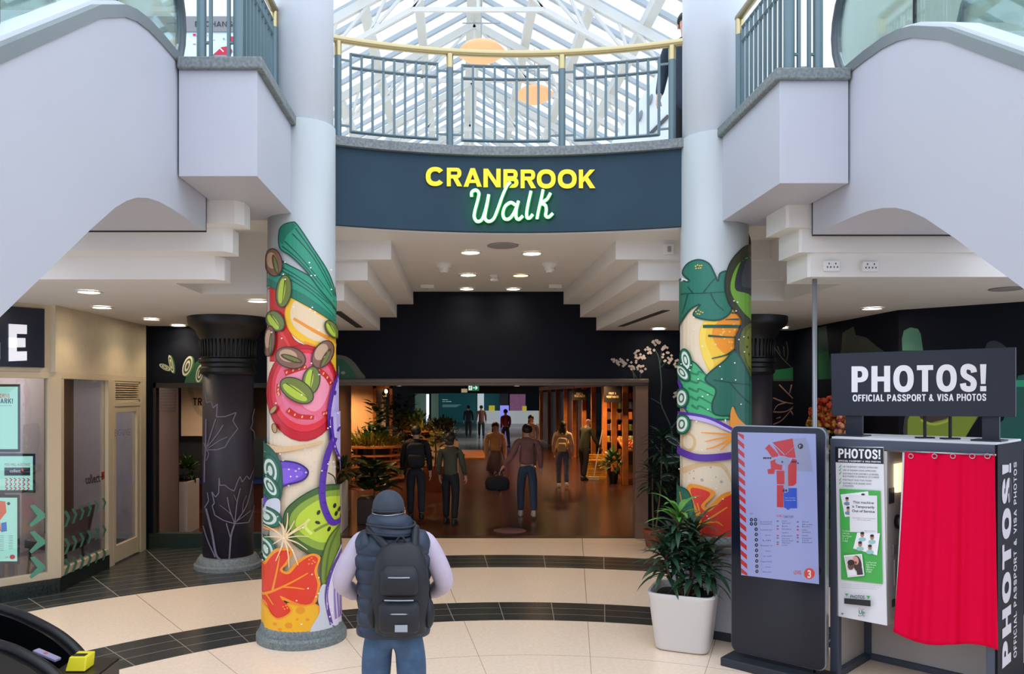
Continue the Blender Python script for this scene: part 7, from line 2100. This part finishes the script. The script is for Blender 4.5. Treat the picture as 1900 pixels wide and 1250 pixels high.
# cap
cm = MB(); rings = []
for i in range(12):
    a_ = -.12 + (PI / 2 + .12) * i / 11
    rings.append((W((-.03, .012, 1.572 + .098 * math.sin(a_))), .088 * k * math.cos(a_) + .002, .108 * k * math.cos(a_) + .002, R))
cm.loft(rings, 30)
cap = cm.build('cap', mat('cap_dark', (50, 58, 68), .8, noise=.15, nscale=20), man, smooth=True)
MB().loft([(W((-.03, .14, 1.565)), .075 * k, .07 * k, R), (W((-.03, .14, 1.572)), .076 * k, .072 * k, R)], 20).build('cap_peak', mat('cap_dark', (50, 58, 68), .8), cap, smooth=True)
MB().tube([W((-.03 + .088 * math.cos(2 * PI * j / 30), .012 + .108 * math.sin(2 * PI * j / 30), 1.562)) for j in range(30)], .007 * k, 6, closed=True).build('cap_band', DKV, cap, smooth=True)
MB().tube(cr([W((-.118, .03, 1.55)), W((-.108, -.06, 1.548)), W((-.03, -.108, 1.545)), W((.05, -.06, 1.548)), W((.06, .03, 1.55))], 6), .003, 6).build('glasses_cord', STEEL, man)
# backpack with pockets and light piping
bc = W((.03, -.20, 1.16)); bp = thing('backpack', 'large black hiking backpack with light piping worn by the man in the quilted vest', 'backpack', tuple(W((.03, -.2, .95))))
BPM = mat('backpack_black', (17, 21, 29), .6, noise=.2, nscale=10); PIPE = mat('piping_grey', (150, 160, 170), .4)
def BPt(x, y, z): return W((.055 + x, y, z))
MB().loft([(BPt(0, -.20, .93), .105 * k, .055 * k), (BPt(0, -.205, .95), .135 * k, .075 * k), (BPt(0, -.215, 1.08), .15 * k, .09 * k), (BPt(0, -.215, 1.22), .15 * k, .088 * k), (BPt(0, -.205, 1.33), .135 * k, .075 * k), (BPt(0, -.19, 1.395), .10 * k, .055 * k), (BPt(0, -.18, 1.415), .05 * k, .03 * k)], 32, True, 3.0).build('main_bag', BPM, bp, smooth=True)
MB().loft([(BPt(0, -.29, .965), .09 * k, .03 * k), (BPt(0, -.30, .985), .105 * k, .045 * k), (BPt(0, -.30, 1.10), .11 * k, .045 * k), (BPt(0, -.29, 1.13), .095 * k, .03 * k)], 28, True, 3).build('lower_pocket', BPM, bp, smooth=True)
MB().loft([(BPt(0, -.285, 1.155), .085 * k, .03 * k), (BPt(0, -.30, 1.175), .10 * k, .04 * k), (BPt(0, -.295, 1.27), .10 * k, .04 * k), (BPt(0, -.27, 1.31), .08 * k, .025 * k)], 28, True, 3).build('upper_pocket', BPM, bp, smooth=True)
for z, w in ((1.262, .055), (1.145, .075), (1.075, .07)):
    MB().tube(cr([BPt(-w, -.335, z - .002), BPt(0, -.347, z), BPt(w, -.335, z - .002)], 5), .0035, 6).build('piping', PIPE, bp)
MB().box(BPt(-.02, -.352, .985), BPt(.045, -.338, 1.02)).build('reflective_tab', PIPE, bp)
for s in (-1, 1):
    MB().tube(cr([BPt(s * .07, -.19, 1.385), W((s * .125, -.06, 1.462)), W((s * .125, .09, 1.42)), W((s * .13, .165, 1.25)), W((s * .19, .03, 1.05)), BPt(s * .13, -.16, .99)], 6), .021 * k, 8).build('shoulder_strap', BPM, bp, smooth=True)
    MB().ell(BPt(s * .15, -.20, 1.04), .03 * k, .06 * k, .08 * k, 12, 8).build('side_pocket', BPM, bp, smooth=True)
MB().tube(cr([BPt(-.035, -.19, 1.40), BPt(0, -.195, 1.45), BPt(.035, -.19, 1.40)], 5), .007, 6).build('grab_loop', BPM, bp, smooth=True)

# ------------------------------------------------------------------ black massage chair at the lower left corner
mc = thing('massage_chair', 'black glossy massage chair with a yellow payment box, cut off by the lower left corner', 'chair', (-2.55, 4.5, 0))
GB = mat('glossy_black', (10, 11, 14), .28); LB_ = mat('black_leather', (20, 22, 26), .42, noise=.3, nscale=30); BRS = mat('bronze_edge', (54, 48, 46), .35)
def side_panel(pts, y0, y1, name):
    top = cr([Vector((x, 0, z)) for x, z in pts], 6)
    poly = [Vector((p.x, y0, max(p.z, 0))) for p in top] + [Vector((top[0].x, y0, 0))]
    o = MB().prism(poly, (0, y1 - y0, 0)).build(name, GB, mc, bevel=.03)
    MB().tube([(p.x, (y0 + y1) / 2, max(p.z, .01) + .004) for p in top[:-2]], .035, 8).build('arm_pad', LB_, mc, smooth=True)
    return o
side_panel([(-3.5, .98), (-2.95, .86), (-2.72, .77), (-2.55, .665), (-2.42, .52), (-2.34, .3), (-2.32, 0.0)], 4.98, 5.14, 'armrest')
side_panel([(-3.3, 1.0), (-2.66, .84), (-2.46, .765), (-2.28, .64), (-2.16, .46), (-2.10, .2), (-2.09, 0.0)], 4.36, 4.52, 'armrest')
MB().box((-3.4, 4.52, .12), (-2.42, 4.98, .50)).build('seat', LB_, mc, bevel=.04)
MB().box((-3.5, 4.52, .40), (-3.2, 4.98, 1.25)).build('backrest', LB_, mc, bevel=.05)
MB().box((-2.44, 4.54, 0), (-2.15, 4.97, .585)).build('footrest_block', BLACK, mc, bevel=.012)
yb = MB(); yb.prism([(-2.365, 4.70, .588), (-2.245, 4.70, .588), (-2.25, 4.73, .665), (-2.355, 4.73, .665)], (0, .12, 0))
pbx = yb.build('payment_box', mat('payment_yellow', (238, 224, 40), .4), mc, bevel=.006, label='bright yellow payment box')
MB().box((-2.345, 4.75, .664), (-2.27, 4.79, .669)).build('note_slot', BLACK, pbx)
rm_ = thing('remote_control', 'slim lilac remote lying on the seat edge of the black massage chair', 'remote', (-2.58, 4.8, .66))
a0, a1 = P(66, 1206, 4.8), P(108, 1224, 4.75)
MB().beam(a0, a1, .05, .018).build('body', mat('remote_lilac', (150, 146, 180), .35), rm_, bevel=.005)
MB().beam(a0.lerp(a1, .4) + Vector((0, 0, .009)), a0.lerp(a1, .5) + Vector((0, 0, .009)), .02, .006).build('button', mat('remote_red', (206, 90, 96), .4), rm_)
